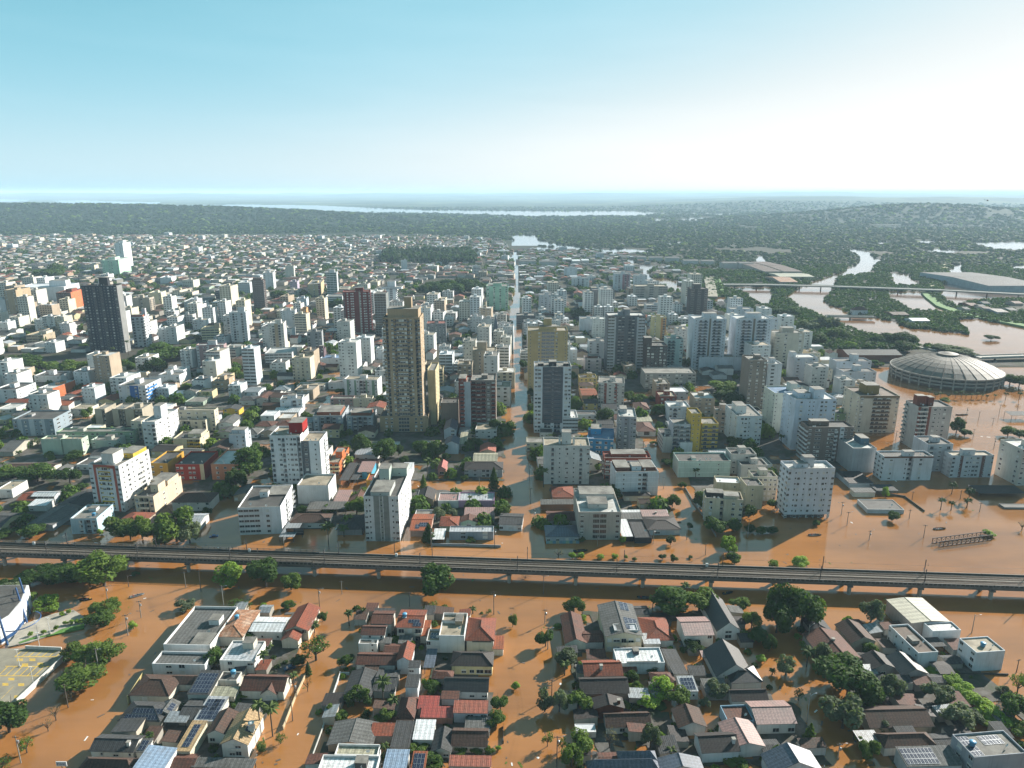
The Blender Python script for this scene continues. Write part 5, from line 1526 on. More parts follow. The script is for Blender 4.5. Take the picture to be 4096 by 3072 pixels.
house('M4',862,1172,1158,1072,2.4,'flooded flat-roofed shop with white rim on the corner','f',col='#d5d8d9',flr='dark',wins='....',rot=-2,par=.3,name='flooded_shop',cat='shop',key='the flooded corner shop')
house('M4',1820,2230,1022,955,2.2,'long dark roof barely above flood water','s',.4,'dark','#7d7a75',rot=-1,wins='',shed=True,name='flooded_shed',cat='shed')
house('M4',2040,2260,1140,1108,1.0,'flooded low platform edge at the right','f',col='#8b8985',flr='dark',wins='.',rot=-1,par=.2,name='flooded_platform',cat='platform',dish=False)
house('M4',2100,2300,350,318,4.0,'dark canopy on posts in flooded square at right edge','s',.6,'fibredark','#77757a',rot=0,wins='',shed=True,name='canopy',cat='canopy')
# --- middle distance, left
A('T1',695,872,1002,862,1062,848,1452,'dark charcoal high-rise with beige lit flank, tallest on the left','#333b48','bwsbsbswsb','...',[(.49,.51,0,1,'#55585c')],bal='rail',balcol='#6d7074',roof='dark',top=[(.48,.72,.3,.7,9,'#3a3d42')],depth=11,rot=0,maxrot=2,sidecol='#8f8f8d',key='the charcoal high-rise')
A('T1',1128,1140,1232,1132,1335,1110,1402,'white stepped tower with terracotta cap right of charcoal high-rise',W0,'bdb','h.h.h',roof='red',top=[(.0,.9,.1,.4,2.4,'#b5694c'),(.7,1.0,.4,.6,9,'#e6dfe4')],key='the terracotta-capped tower')
A('T1',485,932,602,922,702,890,1112,'brown and orange-flanked block behind charcoal high-rise','#6a4636','gggg','s.s.s',roof='red',top=[(.4,.8,.3,.7,4,'#8b4a38')],glasskind='brown',sidecol='#d9744a')
A('T1',150,892,532,872,560,850,1032,'huge blank white shopping hall','#e2e5e8','.........','..',penth=False,roof='white',depth=55,top=[(.6,.95,.3,.6,9,'#e6e9ec')],far=True)
A('T1',-160,900,148,892,160,862,1010,'wide white shopping hall at the left edge','#dde1e5','......','..',penth=False,roof='white',depth=60,far=True)
A('T1',985,502,1052,500,1132,488,722,'slender white high-rise farthest on the left','#e2e6e8','w.ws','.s.',roof='light',far=True,top=[(.4,.8,.3,.7,6,'#e2e6e8')],key='the slender far high-rise')
A('T1',880,652,1012,642,1076,622,776,'mint green stepped tower before the slender high-rise','#b5dcc0','w.ww.w','s.s',roof='light',far=True,top=[(.2,.6,.3,.7,5,'#c2e2cc')])
A('T1',30,908,132,902,160,880,1142,'tan slab tower at the left edge before white halls','#b5a184','w.w','s',far=True,rot=0)
A('T1',-70,985,40,985,110,970,1140,'pale pink-white block at the left edge',W0,'..','s.s',far=True)
A('T1',220,1292,372,1292,466,1250,1368,'tan five-storey block beside white low roofs','#b5a890','hhh','s.s.s',roof='sand',top=[(.5,.9,.3,.7,3.4,'#cfc8b8')])
A('T1',1135,972,1285,972,1362,960,1102,'tan concrete block with striped flank','#b0a595','..L..','b.b',roof='concrete',far=True)
A('T1',1285,932,1382,925,1472,908,1062,'pale yellow block with square tower','#ddd5b5','s.w','w.w.w',roof='light',far=True)
A('T1',1855,912,1952,905,2002,882,1042,'dark-fronted modern block with white frame','#4a4f56','gLg','s.s',roof='light',far=True)
A('T1',1380,802,1472,792,1526,780,852,'plain white cube block in the middle distance',W0,'...','.',roof='white',far=True,penth=True)
A('T1',1590,1005,1762,1000,1815,965,1062,'white wide three-storey block with shaded front','#cfd6d8','w.w.w.w','s',roof='dark',far=True)
A('T1',1692,1382,1922,1375,1975,1358,1592,'pink-brown and white striped block above park trees','#a98f90','w.aa.w.aa','s',[(.0,.1,0,.97,'#d2d5d8'),(.38,.46,0,.97,'#d2d5d8'),(.76,.84,0,.97,'#d2d5d8')],roof='light',top=[(.4,.7,.3,.7,4.5,'#d2d5d8')],key='the striped pink-brown block')
A('T1',1735,1240,1882,1235,1948,1208,1352,'pale yellow terraced block','#d2cba6','hhhh','b.b',roof='sand',top=[(.7,1.0,.2,.6,6,'#b5aa94')])
PW = A('T1',1975,1098,2112,1092,2166,1078,1362,'white twelve-storey block with punched windows','#d6d9dc','sbw.bs','s.s.s',roof='light',top=[(.5,.9,.3,.6,6,'#d6d9dc')],key='the white punched-window block')
A('T1',1920,1130,1975,1125,1990,1110,1330,'grey-white narrow wing beside punched-window block','#c2c5c8','wb','.',penth=False,into=PW)
A('T2',-42,815,62,818,122,832,1092,'dark brown striped office tower','#5d4d47','hhh','g.g',roof='brown',far=True,top=[(.1,.8,.2,.8,3,'#5d4d47')],key='the dark brown office tower')
A('T1',1415,1590,1580,1600,1590,1570,1700,'white block with rooftop cubes below park trees',W0,'s.w.','.',roof='light',top=[(.1,.4,.3,.7,3.5,W0)],depth=14,rot=0)
A('T1',290,1640,520,1645,560,1580,1700,'white low block with dark roof beside park',W0,'w.w.w','s',roof='dark',rot=0,depth=18)
# --- centre
WT = A('T2',110,1198,232,1192,328,1165,1480,'white and tan tower with small balconies, centre left','#d6d3cc','sb.bs','.s..',[(.38,.62,0,1,'#b5a48a')],roof='light',top=[(.4,.8,.3,.6,4,'#d6d3cc')],key='the white and tan tower')
A('T2',78,1452,305,1445,385,1395,1552,'louvred white podium of the white and tan tower','#d5d6d5','hhhhhh','..',penth=False,roof='light',name='podium_building',cat='podium building',into=WT)
A('T2',222,1085,332,1078,386,1062,1285,'white tower behind the white and tan one','#d9dbdd','s.w','s.s',far=True)
A('T2',385,1075,432,1065,482,1050,1212,'narrow orange block right of white tower','#d9a673','ww','s',far=True)
A('T2',750,922,978,916,1002,908,1292,'dark red brick tower with rows of white windows','#7c322c','b.w.ww.|.w.ww.w','bb',[(.58,.64,0,1,'#a39a8e')],shut=('shut','half','shut'),roof='red',top=[(.45,.75,.3,.7,5,'#7c322c')],key='the dark red tower',depth=17)
A('T2',605,755,692,752,732,740,955,'green glass-fronted tower with white flank','#cfd6d8','ggg','.',far=True,glasskind='green',top=[(.3,.8,.3,.7,5,W0)],key='the green glass tower')
A('T2',600,960,742,958,760,940,1012,'white banded podium before the green glass tower',W0,'hhhh','..',far=True,penth=False)
A('T2',290,838,352,832,402,818,938,'lilac block in the middle distance','#b9acbf','w.w','w.w',far=True)
A('T2',445,858,548,852,582,812,958,'cream block with dark red flank','#c2b08a','w.w.w','..',[(.85,1,0,1,'#8a2f2c')],far=True)
A('T2',60,758,142,752,174,742,902,'white twelve-storey block beside trees, far left of centre',W0,'wsw','s.s',far=True)
A('T2',252,700,322,694,352,690,812,'cream-white tower behind lilac block','#d8d5c8','s.w','w.w',far=True)
A('T2',350,985,432,978,472,960,1058,'pale blue-white block near the orange block','#cfdae6','w.w','..',far=True)
A('T2',1122,892,1205,892,1268,880,1082,'white T-shaped tower with dark glass flank','#dfe3e8','.g.','g',far=True,glasskind='blue',top=[(-.5,1.6,.0,.8,3.0,'#dfe3e8'),(.1,.9,.2,.7,11,'#dfe3e8')],key='the white T-shaped tower')
A('T2',1015,935,1118,935,1120,912,1300,'mirror-glass block left of white T-shaped tower','#7d817f','gggg','.',far=True,glasskind='brown',penth=False,depth=18)
A('T2',1985,872,2172,872,2178,850,1085,'mint green banded tower beside avenue','#a9d3bb','d.d.d.d','.',far=True,bands=None,top=[(.3,.7,.3,.7,4,'#a9d3bb')],key='the mint banded tower')
A('T2',1470,1195,1636,1192,1650,1165,1368,'grey slab block with window grid right of brown tower','#8f9194','wwwww','.',roof='red',key='the grey slab block')
A('T2',1865,1425,2068,1432,2078,1395,1690,'tan stepped tower near the church spire','#b3a48f','s.w.ws.s','.',roof='sand',depth=18,rot=0,top=[(.2,.6,.2,.6,8,'#b3a48f')],key='the tan stepped tower')
A('T2',1735,1545,1862,1548,1870,1520,1800,'tan balcony block left of stepped tower','#a39683','bwb','.',roof='sand',depth=16,rot=0)
A('T2',1475,1585,1610,1590,1640,1560,1760,'cream louvred block right of brown tower','#c5b793','hhh','.',roof='sand',depth=14,rot=0)
A('T2',440,1268,562,1262,572,1240,1500,'grey balcony block in the centre left','#9da0a2','b.bw','.',roof='concrete',depth=14)
A('T2',566,1298,652,1292,682,1270,1392,'brick and cream striped block','#b06a4a','bb','b',far=True,bands='#d9cdb5')
A('T2',495,1420,582,1418,590,1400,1542,'dark pink-grey block beside louvred podium','#6d5a60','w.w','.',depth=14)
A('T2',552,1492,742,1492,765,1455,1558,'low white block with blue roof terrace','#dfe3e6','w.w.w.','.',roof='blue',depth=18)
A('T2',1250,650,1302,648,1306,640,732,'small slender white tower far behind the T-shaped one',W0,'s.','.',far=True,depth=14)
A('T2',1872,700,1932,698,1936,690,792,'white tower with dark bands near the avenue, far off',W0,'hh','.',far=True,depth=14)
A('T2',620,1700,930,1700,960,1660,1760,'white canopy-fronted block before the brown tower',W0,'w.w.w','.',depth=14,rot=0,far=False)
# --- right
A('T3',140,1255,482,1255,486,1225,1810,'cream yellow tower with arched glazed centre beside avenue','#c3ab7c','s.wgggw.s','.',roof='sand',top=[(.28,.72,.1,.6,4,'#c3ab7c'),(.4,.6,.3,.6,10,'#c3ab7c')],glasskind='blue',depth=19,rot=0,key='the cream yellow tower')
A('T3',828,1122,1152,1126,826,1105,1600,'grey and white tall tower with striped edges, right of centre','#6f747a','hh.bb|bb.hh','.',[(.02,.22,0,.97,'#c2c7cc'),(.78,.98,0,.97,'#c2c7cc')],roof='light',bal='glass',top=[(.3,.42,.2,.6,4,'#8b9096'),(.45,.6,.2,.6,6,'#8b9096')],depth=20,rot=0,maxrot=2,key='the striped-edge tower')
A('T3',1162,1382,1342,1388,1135,1345,1655,'dark brown office block with purple roof rim','#544c49','ddddd','...',roof='dark',glasskind='brown',top=[(-.1,.25,.1,.6,8,'#5d5552')],depth=18,rot=0,key='the dark brown office block')
A('T3',1342,1322,1478,1332,1340,1290,1585,'pale mint block with white flank','#bcd0cc','bb.d','.',bal='glass',depth=17,rot=0,roof='dark')
A('T3',1570,1152,1852,1152,1562,1130,1590,'left of two matching white balcony towers','#d3dae2','sbb|bbs','.s.s',[(.47,.53,0,1,'#7d7568')],bal='glass',balcol='#aab2ba',roof='light',top=[(.35,.75,.3,.7,5,'#cfd6dd')],depth=22,rot=0,key='the left twin tower')
A('T3',1938,1152,2245,1152,1930,1130,1590,'right of two matching white balcony towers','#d3dae2','sbb|bbs','.s.s',[(.47,.53,0,1,'#7d7568')],bal='glass',balcol='#aab2ba',roof='light',top=[(.35,.75,.3,.7,5,'#cfd6dd')],depth=22,rot=0,key='the right twin tower')
A('T3',1615,1482,2260,1480,1610,1445,1600,'long plain white podium under the twin towers','#ccd4dd','........','.',penth=False,roof='sand',depth=12,rot=0,name='podium_building',cat='podium building')
A('T3',1545,895,1692,895,1530,878,1122,'dark vertical-striped office tower before the river','#4a4644','g|g|g','..',far=True,glasskind='brown',roof='dark',depth=22,rot=0,top=[(.2,.6,.2,.7,7,'#5d5855')],key='the vertical-striped office tower')
A('T3',695,905,886,905,690,885,1062,'dark grey banded office block','#6d6f73','hhhhh','.',far=True,roof='dark',depth=20,rot=0,top=[(.4,.8,.3,.7,5,'#6d6f73')],key='the dark banded office block')
A('T3',1065,872,1342,872,1060,850,1002,'beige stepped office block with balconies at one end','#b9b2a8','hh.h.hh','.',far=True,roof='sand',depth=24,rot=0)
A('T3',885,762,1022,762,880,745,917,'white tower with dusty pink panels','#d0d6dc','wb.bw','.',[(.5,.95,.1,.95,'#a87f86')],far=True,depth=18,rot=0)
A('T3',1060,778,1166,778,1042,762,882,'white block with cream flank near the stream','#d5d9dd','w.w.w','.',far=True,depth=18,rot=0)
A('T3',455,715,562,712,450,700,797,'pale blue-white block among far trees','#d0d9e0','w.w.w','.',far=True,depth=16,rot=0)
A('T3',520,802,666,800,516,780,892,'white balconied block, middle distance right of avenue','#d6dbe0','wbbw','.',far=True,depth=16,rot=0)
A('T3',235,945,350,942,232,925,1112,'white block with vertical fins','#cdd0d6','|w|w|w|','.',far=True,depth=16,rot=0)
A('T3',630,975,692,975,625,955,1102,'cream narrow block left of banded office','#cabf9f','w.w','.',far=True,depth=14,rot=0)
A('T3',590,1152,740,1152,586,1125,1282,'plain white block with few windows','#d6dce2','...ww','.',far=True,depth=18,rot=0)
A('T3',1160,1035,1332,1035,1155,1010,1110,'white low block with ribbon windows','#c9ced3','hhhh','.',far=True,depth=20,rot=0)
A('T3',1218,1138,1332,1138,1160,1110,1335,'cream and orange narrow tower','#d3c596','w.b','.',[(.6,1,0,.95,'#c98f52')],far=True,depth=16,rot=0)
A('T3',665,1345,816,1348,662,1320,1502,'white apartment block with grey flank','#cbcfd2','w.b.w','.',depth=16,rot=0)
A('T3',630,1492,772,1495,626,1465,1610,'pink-white house block with brown roof rooms','#cdc3c5','bb','.',depth=14,rot=0,roof='brown',top=[(.2,.8,.2,.8,2.4,'#5d4038')])
A('T3',38,1125,202,1122,36,1100,1202,'dark glass-fronted low block beside avenue','#7d8286','gggg','.',far=True,depth=20,rot=0)
A('T3',1885,1068,2082,1068,1880,1045,1210,'white window-grid block before the river trees','#ccd4dc','wwww','.',far=True,depth=18,rot=0)
A('T4',62,1268,318,1282,30,1235,1570,'beige tower with stacked side balconies, nearest the river','#cbc4b4','bd.d','B.B',bal='solid',balcol='#d3ccbc',rot=2,depth=18,top=[(.3,.7,.3,.7,5,'#b9b3a6')],key='the beige river tower')
A('T4',-20,1150,90,1150,-25,1125,1440,'pale white tower left of beige river tower','#d2d9e0','s.w','.',far=True,depth=16,rot=0)
A('T4',232,1480,432,1490,200,1440,1700,'grey-white terraced tower with tall stair shaft','#c2c6cc','bwb','.',bal='solid',roof='light',rot=2,depth=16,top=[(-.1,.1,.2,.6,5,'#cdd2d8')])
A('T4',592,1515,896,1522,588,1490,1680,'white wide block with square roof tower','#cdd3da','.w.d..w','.',roof='dark',rot=1,depth=15,top=[(.5,.68,.3,.7,6,'#d2d8de')])
A('T4',652,1602,938,1612,648,1580,1760,'nearer white wide block with low roof tower','#cdd3da','.w..w.w','.',roof='dark',rot=1,depth=15,top=[(.4,.6,.3,.7,5,'#d2d8de')])
A('T4',430,1590,560,1595,426,1570,1700,'cream low block with dark roof before white wide block','#cfc9b4','w.w','.',roof='dark',rot=1,depth=12)
# ---------------------------------------------------------------- elevated railway
VSL = -3.7
vr = math.radians(VSL)
SPAN = 29.8
via = thing('railway_viaduct', 'long concrete railway viaduct with two tracks crossing the flooded streets', 'viaduct', (-60.5, 293.4, 0), vr)
LANDMARKS.append((-60.5, 293.4, 'the railway viaduct'))
M_VIA = plain('viaduct_concrete', '#6d6861', .9, 0, .35, .25)
M_VIAD = plain('viaduct_stained', '#45413c', .9, 0, .4, .3)
M_RAILS = plain('rail_steel', '#6b5648', .4, .6, .3)
M_BALL = plain('ballast', '#3a352f', .95, 0, .4, 1.2)
M_SLAB = plain('track_slab', '#625b50', .9, 0, .3, .5)
M_PIL = plain('pillar_concrete', '#b9b5ac', .85, 0, .3, .4)
DW = 5.0
K0, K1 = -7, 11
seg = {}
def vmesh(key, fn, mats):
    if key not in seg:
        b = MB()
        fn(b)
        seg[key] = b.mesh(key, mats)
    return seg[key]
def girder(b):
    L = SPAN - .12
    b.box(.06, -DW, 5.6, L, DW, 6.25, 0)
    for y in (-3.9, -1.3, 1.3, 3.9):
        b.box(.06, y - .45, 4.5, L, y + .45, 5.598, 0)
def parapet(b):
    L = SPAN - .12
    b.box(.06, -.14, 6.252, L, .14, 7.15, 0)
    b.box(.06, -.24, 7.152, L, .24, 7.28, 1)
    n = 16
    for k in range(n):
        x = .5 + (L - 1.0) * k / (n - 1)
        b.box(x - .22, -.42, 6.256, x + .22, -.142, 6.95, 1)
def railing(b):
    L = SPAN - .12
    for z in (7.3, 8.35):
        b.box(.06, -.06, z, L, .06, z + .09, 0)
    n = 60
    for k in range(n + 1):
        x = .1 + (L - .2) * k / n
        w = .14 if k % 6 == 0 else .035
        b.box(x - w, -.05, 7.392, x + w, .05, 8.348, 0, False)
for k in range(K0, K1):
    x = k * SPAN
    link('girder', vmesh('girder', girder, [M_VIA]), via, (x, 0, 0))
    for y, m in ((-DW + .2, 'parapet'), (DW - .2, 'parapet')):
        link('parapet', vmesh(m, parapet, [M_VIAD, M_VIA]), via, (x + SPAN if y > 0 else x, y, 0), math.pi if y > 0 else 0)
    if k <= -2:
        for y in (-DW + .2, DW - .2):
            link('railing', vmesh('railing', railing, [M_VIA]), via, (x, y, 0))
    for y in (-3.7, 3.7):
        b = MB()
        b.lathe([(.85, -2), (.85, 3.55), (1.05, 3.7), (1.05, 3.798)], 14)
        if 'pillar' not in seg:
            seg['pillar'] = b.mesh('pillar', [M_PIL], True)
        link('pillar', seg['pillar'], via, (x, y, 0))
    b = MB().box(-1.1, -4.9, 3.8, 1.1, 4.9, 4.498)
    if 'cap' not in seg:
        seg['cap'] = b.mesh('pier_cap', [M_VIA])
    link('pier_cap', seg['cap'], via, (x, 0, 0))
X0, X1 = K0 * SPAN, K1 * SPAN
for yc in (-2.1, 2.1):
    MB().box(X0, yc - 1.25, 6.252, X1, yc + 1.25, 6.42).build('track_bed', [M_BALL], via)
    sl = MB()
    n = int((X1 - X0) / .62)
    for k in range(n):
        x = X0 + .62 * k
        sl.box(x, yc - 1.1, 6.422, x + .24, yc + 1.1, 6.50, 0, False)
    so = sl.build('sleepers', [M_SLAB], via)
    so['kind'] = 'stuff'
    for yy in (yc - .75, yc + .75):
        MB().box(X0, yy - .05, 6.502, X1, yy + .05, 6.66, 0, False).build('rail', [M_RAILS], via)
for yc, w in ((-3.95, .5), (0, .55), (3.95, .5)):
    MB().box(X0, yc - w, 6.252, X1, yc + w, 6.62).build('walkway', [M_SLAB], via)
mm = MB()
mm.box(-.13, -.13, 6.2, .13, .13, 13.6)
mm.tube((0, 0, 12.4), (0, 2.6, 12.9), .05)
mm.tube((0, 0, 11.6), (0, 2.4, 11.8), .05)
mm.tube((0, 2.4, 11.8), (0, 2.6, 12.9), .04)
mast = mm.mesh('catenary_mast', [M_STEEL])
for q, x in enumerate(np.arange(X0 + 8, X1, 44.0)):
    link('catenary_mast', mast, via, (x, -4.35, 0))
    link('catenary_mast', mast, via, (x + 4, 4.35, 0), math.pi)
for yc in (-2.1, 2.1):
    MB().box(X0, yc - .02, 11.75, X1, yc + .02, 11.79, 0, False).build('contact_wire', [M_DARKM], via)
for x in (-170.0, -64.0, 6.0, 148.0):
    MB().box(x, 4.15, 6.63, x + 1.1, 4.7, 8.2).build('signal_cabinet', [M_WHITE], via)
occupy(40, 287, 600, 14, vr, 2)

# ---------------------------------------------------------------- where things stand, in words
USED = set(LABELS)

def where(x, y, desc):
    """a label that singles the thing out by its nearest landmarks"""
    c = sorted(LANDMARKS, key=lambda l: (l[0] - x) ** 2 + ((l[1] - y) * .7) ** 2)[:9]
    for pre in ('', 'other ', 'third '):
        for lx, ly, nm in c:
            dx, dy = x - lx, y - ly
            near = math.hypot(dx, dy) < 28
            if abs(dx) > abs(dy) * .8:
                d = 'just right of' if dx > 0 else 'just left of'
                if not near:
                    d = 'farther right of' if dx > 0 else 'farther left of'
            else:
                d = 'close behind' if dy > 0 else 'close before'
                if not near:
                    d = 'some way behind' if dy > 0 else 'some way before'
            s = '%s%s %s %s' % (pre, desc, d, nm)
            if s not in USED and len(s.split()) <= 16:
                USED.add(s)
                return s
    k = 4
    while True:
        s = '%s, number %d from %s' % (desc, k, c[0][2])
        if s not in USED:
            USED.add(s)
            return s
        k += 1

# ---------------------------------------------------------------- utility poles and wires
def pole(c, u, vb, vt, lamp=0, arm=True):
    x, y = ground(c, u, vb)
    h = max(5.5, min(12.0, height_at(c, u, vt, y)))
    R = random.Random(int(u * 3 + vb))
    desc = 'street lamp on slender mast' if not arm else R.choice(('concrete utility pole with crossarm', 'weathered utility pole with crossarm', 'leaning grey utility pole'))
    root = thing('utility_pole' if arm else 'street_lamp', where(x, y, desc), 'utility pole' if arm else 'street lamp', (x, y, 0), R.uniform(-.4, .4), 'poles standing in the flood')
    MB().tube((0, 0, -2), (0, 0, h), .19, .12, 8).build('pole', [M_PCONC if R.random() < .6 else M_WOOD], root)
    if arm:
        MB().box(-1.0, -.07, h - .55, 1.0, .07, h - .40).build('crossarm', [M_WOOD], root)
        b = MB()
        for q in (-.85, -.3, .3, .85):
            b.tube((q, 0, h - .40), (q, 0, h - .15), .06, .04, 6)
        b.build('insulators', [M_DARKM], root)
        if R.random() < .3:
            MB().lathe([(.3, h - 2.6), (.34, h - 2.5), (.34, h - 1.7), (.2, h - 1.6)], 10, 0, .45, 0).build('transformer', [M_ALU], root)
    if lamp or not arm:
        b = MB()
        s = 1 if lamp >= 0 else -1
        b.tube((0, 0, h - 1.0), (s * 1.2, 0, h - .1), .045, .04)
        b.tube((s * 1.2, 0, h - .1), (s * 2.0, 0, h + .05), .04, .04)
        b.box(s * 2.0 - .25, -.11, h, s * 2.0 + .35, .11, h + .12)
        b.build('lamp_arm', [M_ALU], root)
    return x, y, h

PA = [pole('B1', *p) for p in ((1075,515,385),(975,650,490,1),(755,930,750,1),(520,1200,1020),(160,1620,1415))]
PB = [pole('B1', *p) for p in ((820,390,270,1),(1415,285,165),(1530,315,155),(1705,445,270,1))]
PB += [pole('B2', *p) for p in ((485,445,290,1),(1170,430,320),(1810,490,315))]
PC = [pole('B3', *p) for p in ((240,335,190,1),(250,560,450),(272,755,590,1),(302,1120,985),(340,1665,1235,1))]
for q in ((980,280,190),):
    pole('B1', *q, 1, False)
for q in ((280,1300,1110),(295,1110,1005),(655,335,235)):
    pole('B2', *q)
pole('B3', 1070, 450, 345)
for q in ((300,720,570),(295,1310,1095),(1550,630,490)):
    pole('B4', *q, 1, False)
for q in ((530,1590,1470,1),(1890,930,845)):
    pole('B4', *q)
for q in ((630,1208,1092),(680,1295,1178,1),(870,1425,1340,1),(1340,1400,1290),(1215,1240,1160),(1822,1180,1100),(1945,635,545),(1710,350,280),(1815,380,315),(1935,430,370),(1990,340,255),(2145,320,250),(1765,550,465),(1100,560,480),(1240,1080,1045),(1655,1070,1020)):
    pole('M4', *q)
PM = [pole('M3', *q) for q in ((1215,1455,1320),(735,1475,1375),(1665,1550,1450),(2030,1400,1240),(1130,640,570),(1305,980,875),(1505,1420,1300))]
for q in ((245,1520,1390),(1195,1530,1395),(1510,1480,1330),(2055,1490,1320),(1925,985,870)):
    pole('M2', *q)
for q in ((190,1300,1160),(160,1110,975),(150,910,760),(140,740,690)):
    PC.append(pole('M3', *q))

def wire(p, q, label, dz=-.2):
    b = MB()
    n = 10
    a, c = Vector((p[0], p[1], p[2] + dz)), Vector((q[0], q[1], q[2] + dz))
    sag = (c - a).length * .022
    for off in (-.85, .3, .85):
        pts = []
        for k in range(n + 1):
            t = k / n
            v = a.lerp(c, t)
            v.z -= sag * 4 * t * (1 - t)
            d = (c - a).normalized()
            v += Vector((d.y, -d.x, 0)) * off
            pts.append(v)
        for k in range(n):
            b.tube(pts[k], pts[k + 1], .018, n=3, cap=False)
    o = b.build('power_line', [M_DARKM])
    tag(o, label, 'power line', 'power lines strung between poles')

for nm, P in (('left avenue', PA), ('street before the viaduct', PB), ('central avenue', PC)):
    for k in range(len(P) - 1):
        m = ((P[k][0] + P[k + 1][0]) / 2, (P[k][1] + P[k + 1][1]) / 2)
        if math.dist(P[k][:2], P[k + 1][:2]) < 120:
            wire(P[k], P[k + 1], where(m[0], m[1], 'thin overhead power line'))

# ---------------------------------------------------------------- boats and the people in them
M_HULL = plain('boat_hull', '#3d4648', .5, .2, .2)
M_SKIN = plain('skin', '#8a5f48', .6, 0, .1)

def person(x, y, z, rz, hexcol, label):
    """seated figure: one continuous body, bent at hip and knee"""
    bm_v = [(0, 0, .0), (0, .02, .28), (0, .03, .50), (0, .03, .60), (0, .0, .74),       # pelvis, waist, chest, neck, head
            (-.12, -.38, .06), (-.13, -.42, -.30), (.12, -.38, .06), (.13, -.42, -.30),  # knees, feet
            (-.22, .02, .48), (-.27, -.12, .24), (-.16, -.34, .16), (.22, .02, .48), (.27, -.12, .24), (.16, -.34, .16)]
    ed = [(0, 1), (1, 2), (2, 3), (3, 4), (0, 5), (5, 6), (0, 7), (7, 8), (2, 9), (9, 10), (10, 11), (2, 12), (12, 13), (13, 14)]
    rad = [.15, .14, .16, .06, .11, .085, .055, .085, .055, .07, .05, .04, .07, .05, .04]
    b = MB()
    for i, j in ed:
        b.tube(bm_v[i], bm_v[j], rad[i] if i else min(.12, rad[j] * 1.35), rad[j], 7)
    b.lathe([(.03, .62), (.09, .66), (.105, .75), (.09, .83), (.03, .87)], 8, 1)
    b.lathe([(.06, .80), (.11, .78), (.10, .85), (.035, .885)], 8, 2)
    o = b.build('person', [wall(hexcol), M_SKIN, M_DARKM], None, True)
    o.location = (x, y, z)
    o.rotation_euler = (0, 0, rz)
    tag(o, label, 'person')
    return o

def boat(c, u, v, L, rz, label, n=2, hexcol='#4a5250', key=None):
    x, y = ground(c, u, v)
    root = thing('motor_boat', label, 'boat', (x, y, 0), rz, 'boats on the flood water')
    if key:
        LANDMARKS.append((x, y, key))
    b = MB()
    W = L * .15
    st = [(-L / 2, W * .85), (-L / 4, W), (L / 8, W * .95), (L / 3, W * .6), (L / 2, .04)]
    for (xa, wa), (xb, wb) in zip(st[:-1], st[1:]):
        for s in (-1, 1):
            b.face([(xa, s * wa * .6, -.15), (xb, s * wb * .6, -.15 + (.1 if xb > L / 3 else 0)), (xb, s * wb, .5 + (.15 if xb > L / 4 else 0)), (xa, s * wa, .5)])
            b.face([(xa, s * wa, .5), (xb, s * wb, .5 + (.15 if xb > L / 4 else 0)), (xb, s * max(wb - .1, 0), .5 + (.15 if xb > L / 4 else 0)), (xa, s * (wa - .1), .5)])
        b.face([(xa, -wa * .9, .12), (xb, -wb * .9, .12), (xb, wb * .9, .12), (xa, wa * .9, .12)], 1)
    b.face([(-L / 2, -W * .85, .5), (-L / 2, W * .85, .5), (-L / 2, W * .5, -.15), (-L / 2, -W * .5, -.15)])
    b.build('hull', [wall(hexcol), M_HULL], root)
    for k in range(2):
        xx = -L * .25 + k * L * .3
        MB().box(xx - .15, -W * .85, .32, xx + .15, W * .85, .40).build('seat', [M_WOOD], root)
    ob = MB()
    ob.box(-L / 2 - .35, -.16, .35, -L / 2 - .02, .16, .85)
    ob.tube((-L / 2 - .2, 0, .35), (-L / 2 - .2, 0, -.4), .06)
    ob.build('outboard_motor', [M_DARKM], root)
    cols = ['#b5482f', '#39485c', '#c9a23a', '#3d3f42', '#5d7a4a']
    for k in range(n):
        t = -.28 + .3 * k
        px_, py_ = x + math.cos(rz) * L * t, y + math.sin(rz) * L * t
        person(px_, py_, .42, rz + math.pi / 2, cols[(k + int(u)) % 5], where(px_, py_, 'person in %s top seated in a boat' % ('red', 'navy', 'yellow', 'dark', 'green')[(k + int(u)) % 5]))

boat('B1', 1045, 350, 5.5, .55, 'white motor boat gliding out of the viaduct shadow', 2, '#d5d8da', 'the white motor boat')
boat('B1', 655, 380, 5.0, .1, 'dark inflatable boat crossing the flooded square beside small trees', 3, '#2c2f33')
boat('M4', 405, 1382, 6.5, .05, 'grey rescue boat in the sunlit water below white flooded tower', 3, '#6a7076', 'the grey rescue boat')
boat('M4', 1480, 1328, 6.5, .1, 'dark motor boat with a sparkling wake behind the steel truss', 3, '#3a4046', 'the wake-trailing boat')
boat('M4', 1655, 347, 6, -.2, 'dark moored boat left of its pair near palms', 1, '#2f353a')
boat('M4', 1692, 344, 6, .1, 'dark moored boat right of its pair near palms', 1, '#2f353a')
boat('M4', 1672, 408, 6.5, -.4, 'crowded boat heading away across the flooded square', 3, '#3a3634')
boat('B3', 1010, 366, 6, -.1, 'boat in viaduct shadow behind large grey gable building', 2, '#4a4f55')
boat('B3', 1642, 330, 5, .3, 'small boat at the edge of the viaduct shadow', 2, '#33383c')
boat('M3', 592, 1518, 7, .15, 'long dark boat beside pale green shrubs behind viaduct', 3, '#2f3538')

